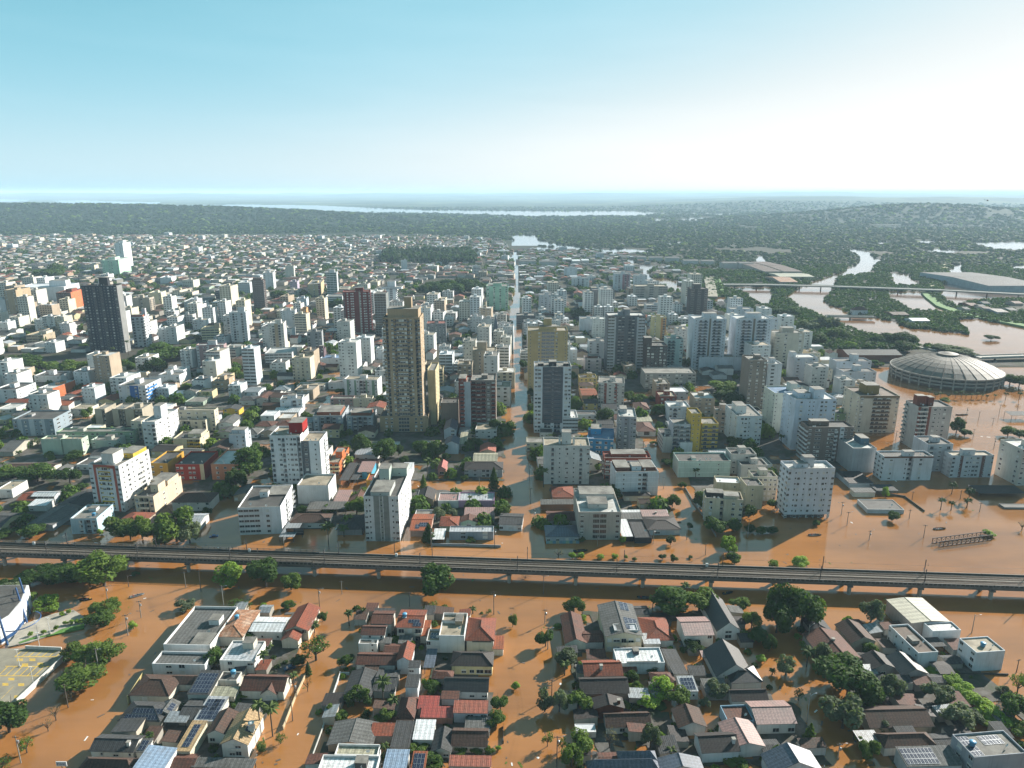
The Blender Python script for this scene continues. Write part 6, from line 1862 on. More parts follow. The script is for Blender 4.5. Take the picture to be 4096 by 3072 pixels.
# ---------------------------------------------------------------- steel truss sticking out of the water
M_RUST = plain('rusty_steel', '#4a3a32', .8, .3, .4)
p0, p1 = ground('M4', 1411, 1452), ground('M4', 1868, 1392)
tr = math.atan2(p1[1] - p0[1], p1[0] - p0[0])
TL = math.dist(p0, p1)
trs = thing('truss_bridge', 'rusty steel truss of a small bridge rising from the flood', 'bridge', (p0[0], p0[1], 0), tr)
LANDMARKS.append((p0[0], p0[1], 'the rusty steel truss'))
q0 = ground('M4', 1470, 1482)
off = -(q0[0] - p0[0]) * math.sin(tr) + (q0[1] - p0[1]) * math.cos(tr)
offx = (q0[0] - p0[0]) * math.cos(tr) + (q0[1] - p0[1]) * math.sin(tr)
for yy, xo in ((0, 0), (off, offx)):
    h = 3.0
    MB().box(xo, yy - .15, h - .3, xo + TL, yy + .15, h).build('top_chord', [M_RUST], trs)
    MB().box(xo, yy - .15, -.1, xo + TL, yy + .15, .25).build('bottom_chord', [M_RUST], trs)
    n = 12
    for k in range(n + 1):
        x = xo + .15 + (TL - .3) * k / n
        MB().box(x - .1, yy - .1, .25, x + .1, yy + .1, h - .3, 0, False).build('post', [M_RUST], trs)
        if k < n:
            x2 = x + (TL - .3) / n
            MB().tube((x, yy - .06, .25), (x2, yy - .06, h - .3), .08, n=4).build('brace', [M_RUST], trs)
            MB().tube((x2, yy + .06, .25), (x, yy + .06, h - .3), .08, n=4).build('brace', [M_RUST], trs)
occupy((p0[0] + p1[0]) / 2, (p0[1] + p1[1]) / 2, 60, 16)

# ---------------------------------------------------------------- domed sports hall
dx_, dy_ = ground('P', 3777, 1512)
DR = 47.0
dome = thing('domed_hall', 'huge ribbed grey dome of the sports hall beside the river', 'sports hall', (dx_, dy_, 0))
LANDMARKS.append((dx_, dy_, 'the great dome'))
occupy(dx_, dy_, 2 * DR, 2 * DR, 0, 4)
M_DOME = plain('dome_sheet', '#6f675c', .7, .0, .35, .12)
M_DOMER = plain('dome_rib', '#6a6258', .6, .1, .3)
NS = 32
def dz(r):
    return 10.0 + 13.0 * (1 - (r / DR) ** 2)
rr = [DR, DR * .86, DR * .72, DR * .58, DR * .44, DR * .30, DR * .17]
for k in range(NS):
    a0, a1 = 2 * math.pi * k / NS + .012, 2 * math.pi * (k + 1) / NS - .012
    b = MB()
    for ra, rb in zip(rr[:-1], rr[1:]):
        b.face([(ra * math.cos(a0), ra * math.sin(a0), dz(ra)), (ra * math.cos(a1), ra * math.sin(a1), dz(ra)), (rb * math.cos(a1), rb * math.sin(a1), dz(rb) - .06), (rb * math.cos(a0), rb * math.sin(a0), dz(rb) - .06)])
    b.build('roof_panel', [M_DOME], dome)
    b = MB()
    aa = 2 * math.pi * k / NS
    for ra, rb in zip(rr[:-1], rr[1:]):
        b.tube((ra * math.cos(aa), ra * math.sin(aa), dz(ra) + .02), (rb * math.cos(aa), rb * math.sin(aa), dz(rb) + .02), .15, n=4, cap=False)
    b.build('rib', [M_DOMER], dome)
    cx_, cy_ = (DR - 1.2) * math.cos(aa), (DR - 1.2) * math.sin(aa)
    MB().tube((cx_ * 1.01, cy_ * 1.01, -2), (cx_ * 1.02, cy_ * 1.02, 10.3), .8, .6, 6).build('buttress', [M_CONC], dome)
MB().lathe([(rr[-1] + .6, dz(rr[-1]) - .5), (rr[-1] + .6, dz(rr[-1]) + 1.2), (rr[-1] - 1.5, dz(0) + 1.2), (3, dz(0) + 2.1), (.6, dz(0) + 2.4)], 32).build('lantern', [M_DOME], dome)
for z, r in ((3.2, DR - 1.6), (6.4, DR - 1.3), (9.6, DR - .9)):
    MB().lathe([(r, z - .7), (r + .9, z - .7), (r + .9, z + .7), (r, z + .7)], 48).build('ring_wall', [M_CONC], dome)
MB().lathe([(DR - 5, -2), (DR - 5, 10.2)], 48).build('inner_wall', [M_CONCD], dome)

# ---------------------------------------------------------------- shopping centre corner, forecourt and parking deck on the left
M_ASPH = plain('asphalt', '#8a8474', .95, 0, .35, .2)
M_PAVE = plain('paving', '#a39d90', .9, 0, .3, .25)
M_YEL = plain('yellow_paint', '#dcb22c', .8, 0, .35, 1.0)
M_GRASS = plain('lawn', '#4f7a2c', .95, 0, .45, .35)
def slab_poly(name, c, pts, z, mat, z0=-1.5):
    g = [ground(c, u, v, z) for u, v in pts]
    a = sum(g[k][0] * g[(k + 1) % len(g)][1] - g[(k + 1) % len(g)][0] * g[k][1] for k in range(len(g)))
    if a < 0:
        g = g[::-1]
    b = MB()
    b.prism(g, z0, z)
    for x, y in g:
        pass
    xs, ys = [q[0] for q in g], [q[1] for q in g]
    occupy((min(xs) + max(xs)) / 2, (min(ys) + max(ys)) / 2, (max(xs) - min(xs)) * .9, (max(ys) - min(ys)) * .9)
    return b.build(name, [mat]), g
lot, lg = slab_poly('car_park', 'B1', [(-260,752),(195,748),(470,762),(476,800),(128,1152),(-260,1190)], .9, M_ASPH)
tag(lot, 'empty asphalt parking deck with yellow bay markings', None, kind='structure')
def stripe(c, u0, v0, u1, v1, w, z):
    a, d = Vector((*ground(c, u0, v0, z), z)), Vector((*ground(c, u1, v1, z), z))
    n = (d - a).normalized()
    s = Vector((n.y, -n.x, 0)) * w / 2
    MB().face([tuple(a - s), tuple(a + s), tuple(d + s), tuple(d - s)][::-1]).build('parking_line', [M_YEL], lot)
for k in range(7):
    stripe('B1', 168 + 52 * k, 765, 112 + 52 * k, 812, .3, .904)
stripe('B1', 110, 812, 440, 812, .3, .906)
for k in range(6):
    stripe('B1', 62 + 55 * k, 885, -12 + 55 * k, 956, .3, .904)
stripe('B1', 40, 884, 385, 886, .3, .906)
stripe('B1', -60, 957, 300, 958, .3, .906)
for k in range(5):
    stripe('B1', 105 + 10 * k, 1035 + 8 * k * 0, 10 + 10 * k, 1130, .14, .904 + .0004 * k)
    break
for u, v in ((150, 828), (190, 866), (245, 828), (305, 860), (40, 1015), (85, 975), (160, 1018), (130, 1110)):
    for q in range(3):
        stripe('B1', u - 22, v + 7 * q, u + 24, v + 7 * q, .34, .908)
b = MB()
for (u0, v0, u1, v1) in ((196, 750, 470, 762), (515, 795, 128, 1158)):
    a, d = Vector((*ground('B1', u0, v0, .9), 0)), Vector((*ground('B1', u1, v1, .9), 0))
    n = (d - a).normalized()
    s = Vector((n.y, -n.x, 0)) * .18
    for p, q in ((a - s, a + s), ):
        b.prism([tuple((a - s).to_2d()), tuple((a + s).to_2d()), tuple((d + s).to_2d()), tuple((d - s).to_2d())][::-1], -1.5, 2.2)
o = b.build('parapet_wall', [wall('#d9d6cf')])
tag(o, 'white parapet wall around the parking deck', 'wall')
fc, _ = slab_poly('forecourt', 'B1', [(60,640),(190,560),(420,480),(560,455),(660,520),(650,570),(400,640),(230,700),(60,735)], .5, M_PAVE)
tag(fc, 'grey paved forecourt with planting beds', None, kind='structure')
lw, _ = slab_poly('lawn', 'B1', [(140,702),(230,668),(400,638),(470,600),(640,560),(640,592),(420,640),(250,680),(150,712)], .56, M_GRASS)
tag(lw, 'bright green lawn strip along the forecourt', None, kind='structure')
for q, (u, v) in enumerate(((150, 885), (305, 750), (382, 632), (292, 660), (255, 1020))):
    x, y = ground('B1', u, v, .9)
    r = thing('parking_lamp', where(x, y, 'slim white lamp post on the parking deck'), 'lamp post', (x, y, .9), 0, 'lamps of the parking deck')
    MB().tube((0, 0, 0), (0, 0, 7), .09, .06).build('pole', [M_WHITE], r)
    MB().box(-.7, -.12, 7.002, .7, .12, 7.14).build('lamp_head', [M_WHITE], r)
    MB().box(-.4, -.4, -.3, .4, .4, .25).build('plinth', [M_CONC], r)
mx_, my_ = ground('B1', 95, 735, .9)
mall = thing('shopping_centre', 'white shopping centre corner with blue steel masts and lime green swoosh', 'shopping centre', (mx_, my_, 0))
LANDMARKS.append((mx_, my_, 'the blue-masted shopping centre'))
M_BLUE = plain('blue_steel', '#27507f', .5, .2, .15)
M_LIME = plain('lime_panel', '#9ccf3a', .5, 0, .1)
cur = [(-60, 0), (-10, 0), (-6, 2.5), (-4.5, 8), (-6.5, 18), (-12, 30), (-60, 30)]
MB().prism(cur, -1.5, 9.5).build('wall', [wall('#e4e5e6')], mall)
MB().prism([(-60, -.3), (-10, -.3), (-5.7, 2.3), (-4.2, 8), (-6.2, 18), (-60, 18)], .9, 2.2).build('plinth_band', [M_BLUE], mall)
sw = MB()
sp = [(-24, .0, 4.2), (-15, -.1, 5.6), (-9.9, -.1, 5.6), (-5.6, 2.4, 4.8)]
for k in range(3):
    (xa, ya, za), (xb, yb, zb) = sp[k], sp[k + 1]
    sw.face([(xa, ya - .25, za - .5 - k * .3), (xb, yb - .25, zb - .8 - k * .3), (xb, yb - .25, zb + .7), (xa, ya - .25, za + .2)])
    sw.face([(xa, ya - .25, za + .2), (xb, yb - .25, zb + .7), (xb, yb + .2, zb + .7), (xa, ya + .2, za + .2)])
sw.build('sign_swoosh', [M_LIME], mall)
for (x, y, hh) in ((-2.5, 1.0, 17), (-5.0, 16, 15), (-7.5, 22, 16)):
    MB().tube((x, y, .8), (x - 4, y + 3, hh), .42, .3, 8).build('mast', [M_BLUE], mall)
    for t in (.4, .7):
        MB().tube((x - 4 * t, y + 3 * t, .8 + (hh - .8) * t), (x - 9, y + 4, 9.4), .09, .09, 5).build('stay', [M_BLUE], mall)
ring = MB()
for k in range(20):
    a0, a1 = -1.7 + 3.0 * k / 20, -1.7 + 3.0 * (k + 1) / 20
    ring.tube((-3 + 7 * math.cos(a0), 10 + 7 * math.sin(a0), 5.5), (-3 + 7 * math.cos(a1), 10 + 7 * math.sin(a1), 5.5), .2, n=6, cap=False)
ring.build('canopy_ring', [M_BLUE], mall)
MB().prism([(-60, .6), (-10.2, .6), (-6.8, 2.8), (-5.3, 8), (-7.2, 17.8), (-12.6, 29.4), (-60, 29.4)], 9.503, 9.8).build('roof', [flatroof('dark')], mall)
occupy(mx_ - 25, my_ + 18, 60, 44)

# ---------------------------------------------------------------- fences, walls and signs
def fence(c, pts, h, mat, label, name='garden_wall', cat='wall', th=.12, z=0.0):
    g = [ground(c, u, v, h) for u, v in pts]
    x0, y0 = g[0]
    r = thing(name, label, cat, (x0, y0, 0))
    for (xa, ya), (xb, yb) in zip(g[:-1], g[1:]):
        a, d = Vector((xa - x0, ya - y0)), Vector((xb - x0, yb - y0))
        n = (d - a).normalized()
        s = Vector((n.y, -n.x)) * th
        MB().prism([tuple(a - s), tuple(d - s), tuple(d + s), tuple(a + s)][::-1], -1.5, h).build('wall_section', [mat], r)
        MB().box(xa - x0 - .2, ya - y0 - .2, -1.5, xa - x0 + .2, ya - y0 + .2, h + .15).build('post', [mat], r)
    return r

fence('B2', [(205,1340),(300,1100),(395,900)], 1.3, wall('#c9b493'), 'tan garden wall along the left side street')
fence('B2', [(400,1640),(510,1340),(560,1160)], 1.0, wall('#cfccc4'), 'pale low wall along the right edge of side street')
fence('B2', [(575,1120),(640,930),(710,930)], 1.2, wall('#d5d5d2'), 'white stepped wall before the wide grey gable')
fence('B2', [(1880,1450),(1882,1320)], 1.0, M_STEEL, 'short steel fence at the avenue kerb', 'fence', 'fence', .05)
fence('M2', [(1520,1450),(1800,1455),(2110,1465)], 1.3, wall('#b5b9bd'), 'grey front wall with posts before the grey modern house')
fence('B4', [(1240,925),(1560,932),(1830,940)], .7, wall('#55524d'), 'dark low wall in the water beside white cube building')
fence('M4', [(1050,1020),(1180,1040),(1350,1165)], 1.0, wall('#5d5a50'), 'mossy wall around the flooded lot behind corner shop')
fence('M3', [(1490,960),(1560,1080),(1680,1250),(1760,1380)], 1.2, wall('#8d8a84'), 'curving street wall left of rounded cream house')
fence('B3', [(1420,1040),(1530,1040),(1650,1040)], 1.2, wall('#b9b9b6'), 'pale wall below the flooded garden pool')
fence('B1', [(970,1110),(1085,930)], 3.0, wall('#bfae7a'), 'tall yellowish slatted fence along the brown hip house', 'fence', 'fence', .06)

def text_on(root, s, size, loc, mat, rz=0.0):
    cu = bpy.data.curves.new('lettering', 'FONT')
    cu.body = s
    cu.size = size
    cu.extrude = .02
    cu.materials.append(mat)
    cu.align_x = 'CENTER'
    tmp = bpy.data.objects.new('lettering', cu)
    o = link('lettering', bpy.data.meshes.new_from_object(tmp), root)
    bpy.data.objects.remove(tmp)
    o.location = loc
    o.rotation_euler = (math.pi / 2, 0, rz)
    return o

x, y = ground('M3', 1090, 1432)
xe, ye = ground('M3', 1205, 1432)
sg = thing('shop_sign', 'black shop fence sign with white lettering and red drop', 'sign', (x, y, 0), math.radians(1))
wv = xe - x
MB().box(-8, -.1, -1.5, wv, .1, 2.3).build('panel', [M_DARKM], sg)
text_on(sg, 'Suvinil', 1.7, (wv - 3.6, -.13, .75), M_WHITE)
dr = MB()
dr.lathe([(.05, 0), (.4, .35), (.45, .7), (.2, 1.15), (.03, 1.5)], 10)
do = dr.build('red_drop', [plain('red_paint', '#c8372c', .5)], sg)
do.location, do.scale = (wv - 6.9, -.14, .45), (1, .12, 1)
x, y = ground('M2', 340, 1400)
bb = thing('billboard', 'dark roadside billboard beside the white stilted block', 'billboard', (x, y, 0), math.radians(3))
MB().box(-4.4, -.12, 1.4, 4.4, .12, 5.2).build('panel', [M_DARKM], bb)
MB().box(-3.8, -.16, 3.4, -.6, -.125, 4.8).build('picture', [plain('poster_orange', '#8f5a33', .6, 0, .5, 1.5)], bb)
for q in range(3):
    MB().box(.2, -.15, 4.5 - q * .9, 4.0, -.125, 4.75 - q * .9).build('print_line', [plain('poster_grey', '#77736c', .7)], bb)
for q in (-3.5, 3.5):
    MB().box(q - .15, -.1, -1.5, q + .15, .1, 1.398).build('leg', [M_STEEL], bb)
x, y = ground('B1', 475, 1665)
sb = thing('street_sign_board', 'white sign board with blue lettering at the bottom edge', 'sign', (x, y, 0))
MB().box(-1.6, -.08, 1.0, 1.6, .08, 2.7).build('panel', [M_WHITE], sb)
text_on(sb, 'FWK', 1.2, (0, -.11, 1.35), M_BLUE)
MB().box(-.1, -.06, -1.5, .1, .06, .998).build('leg', [M_STEEL], sb)
x, y = ground('M3', 440, 1452)
mu = thing('mural_wall', 'low front wall painted with pale blue and green mural patches', 'wall', (x, y, 0), math.radians(1))
W_ = ground('M3', 580, 1452)[0] - x
for q in range(10):
    xx = -W_ * 1.05 + q * W_ * .205
    MB().box(xx, -.1, -1.5, xx + W_ * .2, .1, 1.5).build('painted_panel', [wall(('#7fb0b8', '#9fc0a8', '#6f9fb5', '#b5b9a0', '#88a8b8')[q % 5])], mu)

# cars standing in the flood
def car(c, u, v, rz, hexcol, label, z=-.6):
    x, y = ground(c, u, v)
    r = thing('car', label, 'car', (x, y, z), rz)
    prof = [(-2.1, .35), (-2.05, .75), (-1.2, .85), (-.6, 1.38), (.75, 1.42), (1.35, .95), (2.0, .88), (2.1, .4)]
    b = MB()
    n = len(prof)
    for s in (-1, 1):
        b.face([(px_, s * .82, pz) for px_, pz in (prof if s < 0 else prof[::-1])])
    for k in range(n):
        a, d = prof[k], prof[(k + 1) % n]
        b.face([(a[0], .82, a[1]), (d[0], .82, d[1]), (d[0], -.82, d[1]), (a[0], -.82, a[1])])
    b.build('body', [plain('car_' + hexcol, hexcol, .3, .3, .05)], r)
    MB().face([(-1.15, -.7, .9), (-.62, -.66, 1.36), (-.62, .66, 1.36), (-1.15, .7, .9)]).build('rear_window', [glass()], r).location = (-.02, 0, .02)
    MB().face([(1.3, -.7, 1.0), (1.3, .7, 1.0), (.78, .66, 1.4), (.78, -.66, 1.4)]).build('windscreen', [glass()], r).location = (.02, 0, .02)
    for s in (-1, 1):
        MB().face([(-.95, s * .83, .95), (1.0, s * .83, .98), (.65, s * .83, 1.33), (-.55, s * .83, 1.31)][::s]).build('side_window', [glass()], r)
        for xx in (-1.3, 1.35):
            w = MB()
            w.tube((xx, s * .6, .32), (xx, s * .84, .32), .32, .32, 12)
            w.build('wheel', [M_DARKM], r)
car('B2', 258, 905, .5, '#2c4668', 'dark blue car parked on the lawn inside tan wall', -.1)
car('M1', 1842, 1392, .3, '#1f3f7a', 'blue car half sunk in the shaded street by the viaduct', -.55)

# ---------------------------------------------------------------- bridges, levee and sheds on the river side
def ribbon(name, c, pts, w, z, mat, z0=None, parent=None, rel=(0, 0)):
    g = [Vector(ground(c, u, v, z)) for u, v in pts]
    L, Rr = [], []
    for k, p in enumerate(g):
        d = (g[min(k + 1, len(g) - 1)] - g[max(k - 1, 0)]).normalized()
        s = Vector((d.y, -d.x)) * w / 2
        L.append(p - s)
        Rr.append(p + s)
    poly = [(q.x - rel[0], q.y - rel[1]) for q in Rr + L[::-1]]
    a = sum(poly[k][0] * poly[(k + 1) % len(poly)][1] - poly[(k + 1) % len(poly)][0] * poly[k][1] for k in range(len(poly)))
    if a < 0:
        poly = poly[::-1]
    return MB().prism(poly, z - 1.2 if z0 is None else z0, z).build(name, [mat], parent), g

def road_bridge(c, pts, w, z, label, step=35.0):
    x0, y0 = ground(c, *pts[0], z)
    r = thing('road_bridge', label, 'bridge', (x0, y0, 0))
    o, g = ribbon('deck', c, pts, w, z, M_CONC, None, r, (x0, y0))
    for s in (-.48, .48):
        for a, d in zip(g[:-1], g[1:]):
            n = (d - a).normalized()
            t = Vector((n.y, -n.x)) * w * s
            p, q = a + t - Vector((x0, y0)), d + t - Vector((x0, y0))
            e = Vector((n.y, -n.x)) * .15
            MB().prism([tuple(p - e), tuple(p + e), tuple(q + e), tuple(q - e)], z + .003, z + 1.0).build('barrier', [M_PIL], r)
    for a, d in zip(g[:-1], g[1:]):
        m = max(1, int((d - a).length / step))
        for k in range(m):
            p = a.lerp(d, (k + .5) / m) - Vector((x0, y0))
            MB().lathe([(1.1, -3), (1.1, z - 1.21)], 8, 0, p.x, p.y).build('pier', [M_CONCD], r)
    LANDMARKS.append((g[len(g) // 2].x, g[len(g) // 2].y, label.split(' across')[0].replace('long', 'the long').replace('low', 'the low').replace('near', 'the near')))
    return r

road_bridge('T4', [(-380, 856), (0, 858), (550, 872), (1000, 888), (1500, 905), (2300, 945)], 18, 7.0, 'long highway bridge across the swollen river')
road_bridge('T4', [(500, 1128), (920, 1136)], 9, 4.0, 'low road bridge across the river bend')
road_bridge('T4', [(1810, 1482), (2400, 1462)], 10, 5.0, 'near street bridge across the river beside the dome')
lv, _ = ribbon('levee', 'T4', [(1360, 920), (1400, 965), (1500, 1040), (1690, 1108), (1850, 1135), (2000, 1165), (2300, 1225)], 15, 2.4, M_GRASS, -1.5)
tag(lv, 'grassy green levee curving along the river', None, kind='structure')
lr, _ = ribbon('levee_track', 'T4', [(1430, 880), (1480, 780), (1550, 660)], 16, 2.2, plain('dirt_track', '#8f8a66', .95, 0, .3, .05), -1.5)
tag(lr, 'pale dirt track on a levee running to the horizon', None, kind='structure')
rp, _ = ribbon('road', 'T3', [(1690, 790), (1710, 860), (1725, 960)], 18, 4.0, M_ASPH, -1.5)
tag(rp, 'ramp road leading down from the highway bridge', None, kind='structure')
gr_, _ = ribbon('lawn', 'T3', [(1745, 800), (1775, 880), (1770, 950)], 20, 2.5, M_GRASS, -1.5)
tag(gr_, 'bright green embankment lawn beside the ramp road', None, kind='structure')
fwl, _ = ribbon('flood_wall', 'T4', [(620, 1215), (760, 1268), (900, 1310), (1180, 1370), (1450, 1420)], 4, 2.4, M_CONC, -1.5)
tag(fwl, 'concrete flood wall along the river bank', 'wall')
HOUSE = dict(dish=False, name='warehouse', cat='warehouse')
house('T4', 1900, 2420, 868, 752, 11, 'vast pale warehouse standing in flood water', 'gx', 3, 'fibredark', '#9fb0b8', rot=0, over=.2, wins='', **HOUSE)
house('T4', 690, 1160, 1465, 1415, 8, 'long grey hall with brick ends left of the dome', 'gx', 3, 'fibre', '#8a5a48', rot=0, wins='', key='the long grey hall', **HOUSE)
house('T4', -30, 115, 745, 660, 8, 'brown ribbed factory roof, left one by the river', 'gx', 2, 'brown', '#b9b2a5', rot=0, wins='', **HOUSE)
house('T4', 140, 300, 745, 660, 8, 'brown ribbed factory roof, right one by the river', 'gx', 2, 'brown', '#b9b2a5', rot=0, wins='', **HOUSE)
house('T4', 100, 400, 790, 760, 7, 'pale beige factory roofs before the brown ones', 'gx', 2, 'sandmetal', '#c2b8a4', rot=0, wins='', **HOUSE)
house('T4', 105, 260, 835, 790, 6, 'round-roofed brown shed by the highway bridge', 'gx', 4, 'rust', '#a59a8a', rot=0, wins='', **HOUSE)
house('T4', 735, 865, 1078, 1068, 7, 'white castle-like villa with red roofs on the river island', 'h', 4, 'redbrown', '#d5d8dc', rot=0, wins='', key='the castle-like villa')
for k, (c, a, b_, d, e) in enumerate((('T3',1085,1160,622,615),('T3',1185,1300,625,618),('T3',1325,1445,628,621),('T3',1480,1610,652,643),('T3',1635,1745,655,646),('T3',1812,1950,672,663),('T3',1960,2085,675,666),('T3',60,205,655,646),('T3',235,385,660,651),('T3',440,515,640,628),('T3',520,590,655,640),('T3',600,665,650,638))):
    house(c, a, b_, d, e, 11, where(*ground(c, (a + b_) / 2, d, 11), ('pale', 'long', 'low', 'ribbed', 'beige', 'plain', 'broad', 'grey', 'white', 'narrow', 'bright', 'end')[k] + ' housing slab of the far estate'), 'gx', 2, 'whitemetal' if 9 <= k else 'fibre', '#c2c2bc', rot=0, wins='', name='housing_slab', cat='apartment block', dish=False, group='far housing estate slabs')
for k, (a, b_, d, e, rm, cl, w_) in enumerate(((1750,1830,1040,1012,'redbrown','#8b5a48','brick-red'),(1835,1890,1050,1030,'fibre','#b5b2aa','grey'),(1890,1960,1075,1045,'brown','#c2b8a8','tan'),(1975,2080,1095,1060,'dark','#a9b0b5','slate'),(2130,2206,1020,1000,'redbrown','#b5a090','red'),(1860,1920,1020,1005,'fibredark','#c9c9c4','white'),(1700,1750,1070,1050,'fibre','#b9b4a8','beige'),(1080,1220,1118,1090,'brown','#8b6f58','brown'),(1245,1400,1170,1145,'whitemetal','#cfd2d4','white-roofed'),(2090,2160,1080,1055,'fibre','#b0aca4','pale'))):
    house('T4', a, b_, d, e, 4.5, '%s house standing in flood water beyond the grassy levee' % w_ if k not in (7, 8) else '%s hall on the river island beside the low bridge' % w_, 'gx', 2.0, rm, cl, rot=0, wins='', dish=False, group='houses by the river')
# church with a spire, and a second steeple
def church(c, u, vb, vt, w, label, key, hexcol='#a9a59c'):
    x, y = ground(c, u, vb)
    hh = height_at(c, u, vt, y)
    r = thing('church', label, 'church', (x, y, 0))
    LANDMARKS.append((x, y, key))
    MB().box(-w / 2, 0, -1.5, w / 2, w, hh * .5).build('tower', [wall(hexcol)], r)
    s = MB()
    a = w / 2 + .2
    for k in range(4):
        q = [(-a, -.2), (a, -.2), (a, w + .2), (-a, w + .2)]
        s.face([(*q[k], hh * .5), (*q[(k + 1) % 4], hh * .5), (0, w / 2, hh)])
    s.build('spire', [roofmat('slate')], r)
    link('window', window_mesh(1.2, 2.4, 'open'), r, (0, 0, hh * .38))
    nv = MB()
    nv.prism([(-w * 1.1, w + .1), (w * 1.1, w + .1), (w * 1.1, w * 5), (-w * 1.1, w * 5)], -1.5, hh * .25)
    nv.build('nave_wall', [wall(hexcol)], r)
    rb = MB()
    slab(rb, [(-w * 1.2, w * 5, hh * .25), (-w * 1.2, w, hh * .25), (0, w, hh * .38), (0, w * 5, hh * .38)])
    slab(rb, [(w * 1.2, w, hh * .25), (w * 1.2, w * 5, hh * .25), (0, w * 5, hh * .38), (0, w, hh * .38)])
    rb.build('nave_roof', [roofmat('fibredark'), M_CONCD], r)
    occupy(x, y + w * 2.5, w * 2.4, w * 5)
church('T2', 2066, 1395, 1112, 6, 'grey church with a tall pointed spire beside the avenue', 'the church spire')
church('T3', 1865, 1075, 958, 8, 'pale church with octagonal steeple before the river', 'the pale steeple', '#cfcdc2')

# ---------------------------------------------------------------- helicopter
a, f, g = ray(*px('T4', 1893, 132))
t = 1250.0 / f
hel = thing('helicopter', 'small dark helicopter flying above the far plain', 'helicopter', (a * t, 1250.0, CAM_H + g * t), .25)
MB().lathe([(.05, -1.6), (.7, -1.3), (1.0, -.3), (.95, .8), (.5, 1.6), (.2, 1.9)], 12).build('body', [M_DARKM], hel, True).rotation_euler = (0, math.pi / 2, 0)
MB().tube((-1.5, 0, .2), (-6.5, 0, .7), .28, .14).build('tail_boom', [M_DARKM], hel)
MB().face([(-6.3, 0, .6), (-6.9, 0, 1.9), (-7.3, 0, 1.9), (-7.0, 0, .5)]).build('tail_fin', [M_DARKM], hel)
MB().tube((0, 0, .8), (0, 0, 1.7), .12).build('rotor_mast', [M_DARKM], hel)
for s in (0, math.pi):
    MB().box(.1, -.13, 1.7, 5.2, .13, 1.76).build('rotor_blade', [M_DARKM], hel).rotation_euler = (0, 0, s + .5)
for y in (-.9, .9):
    MB().tube((-1.4, y, -1.5), (1.7, y, -1.5), .07).build('skid', [M_DARKM], hel)
    for xx in (-.7, .8):
        MB().tube((xx, y, -1.5), (xx, y * .6, -.7), .05).build('skid_strut', [M_DARKM], hel)
# ---------------------------------------------------------------- trees
M_BARK = plain('bark', '#4d4338', .95, 0, .3)

def crown_mesh(seed, n, kind, leaf=.085, flat=.8, clumps=16, sparse=False):
    """unit crown (radius 1, from z=0 up to 2*flat): leaves gathered in uneven clumps"""
    r = np.random.default_rng(seed)
    cc, cr = [], []
    while len(cc) < clumps:
        p = r.normal(size=3)
        p /= np.linalg.norm(p)
        if p[2] < -.55:
            continue
        d = r.uniform(.35, .78)
        cc.append(p * d * np.array([1, 1, .95]))
        cr.append(r.uniform(.24, .46) * (1.0 if not sparse else .7))
    cc, cr = np.array(cc), np.array(cr)
    k = r.choice(len(cc), n, p=cr ** 2 / (cr ** 2).sum())
    d = r.normal(size=(n, 3))
    d /= np.linalg.norm(d, axis=1)[:, None]
    rad = cr[k] * r.uniform(.55, 1.06, n) ** .6
    P = cc[k] + d * rad[:, None]
    N = d * .8 + r.normal(size=(n, 3)) * .55 + np.array([0, 0, .35])
    N /= np.linalg.norm(N, axis=1)[:, None]
    t = np.cross(N, r.normal(size=(n, 3)))
    t /= np.linalg.norm(t, axis=1)[:, None]
    b = np.cross(N, t)
    s = leaf * r.uniform(.6, 1.35, n)[:, None]
    V = np.stack([P - t * s, P + b * s * .7, P + t * s, P - b * s * .7], 1)
    V[:, :, 2] = (V[:, :, 2] + .75) * flat
    V[:, :, 2] = np.maximum(V[:, :, 2], .02)
    V = V.reshape(-1, 3)
    Q = np.arange(n * 4).reshape(n, 4)
    return numpy_mesh('crown', V, Q, [leafmat(kind)])

def trunk_mesh(seed, sparse=False):
    """unit trunk: up to z=1 with limbs, scaled with the tree"""
    r = random.Random(seed)
    b = MB()
    b.tube((0, 0, -.4), (0, 0, .25), .055, .042, 8)
    b.tube((0, 0, .25), (.02, .01, .55), .042, .03, 7)
    for k in range(9 if sparse else 6):
        a = 2 * math.pi * k / (9 if sparse else 6) + r.uniform(-.3, .3)
        z = r.uniform(.2, .5)
        e = (math.cos(a) * r.uniform(.25, .4), math.sin(a) * r.uniform(.25, .4), z + r.uniform(.25, .45))
        b.tube((0, 0, z), e, .026, .012, 5)
        for q in range(3 if sparse else 1):
            a2 = a + r.uniform(-.8, .8)
            b.tube(e, (e[0] + math.cos(a2) * .16, e[1] + math.sin(a2) * .16, e[2] + r.uniform(.08, .2)), .011, .004, 4)
    return b.mesh('trunk', [M_BARK])

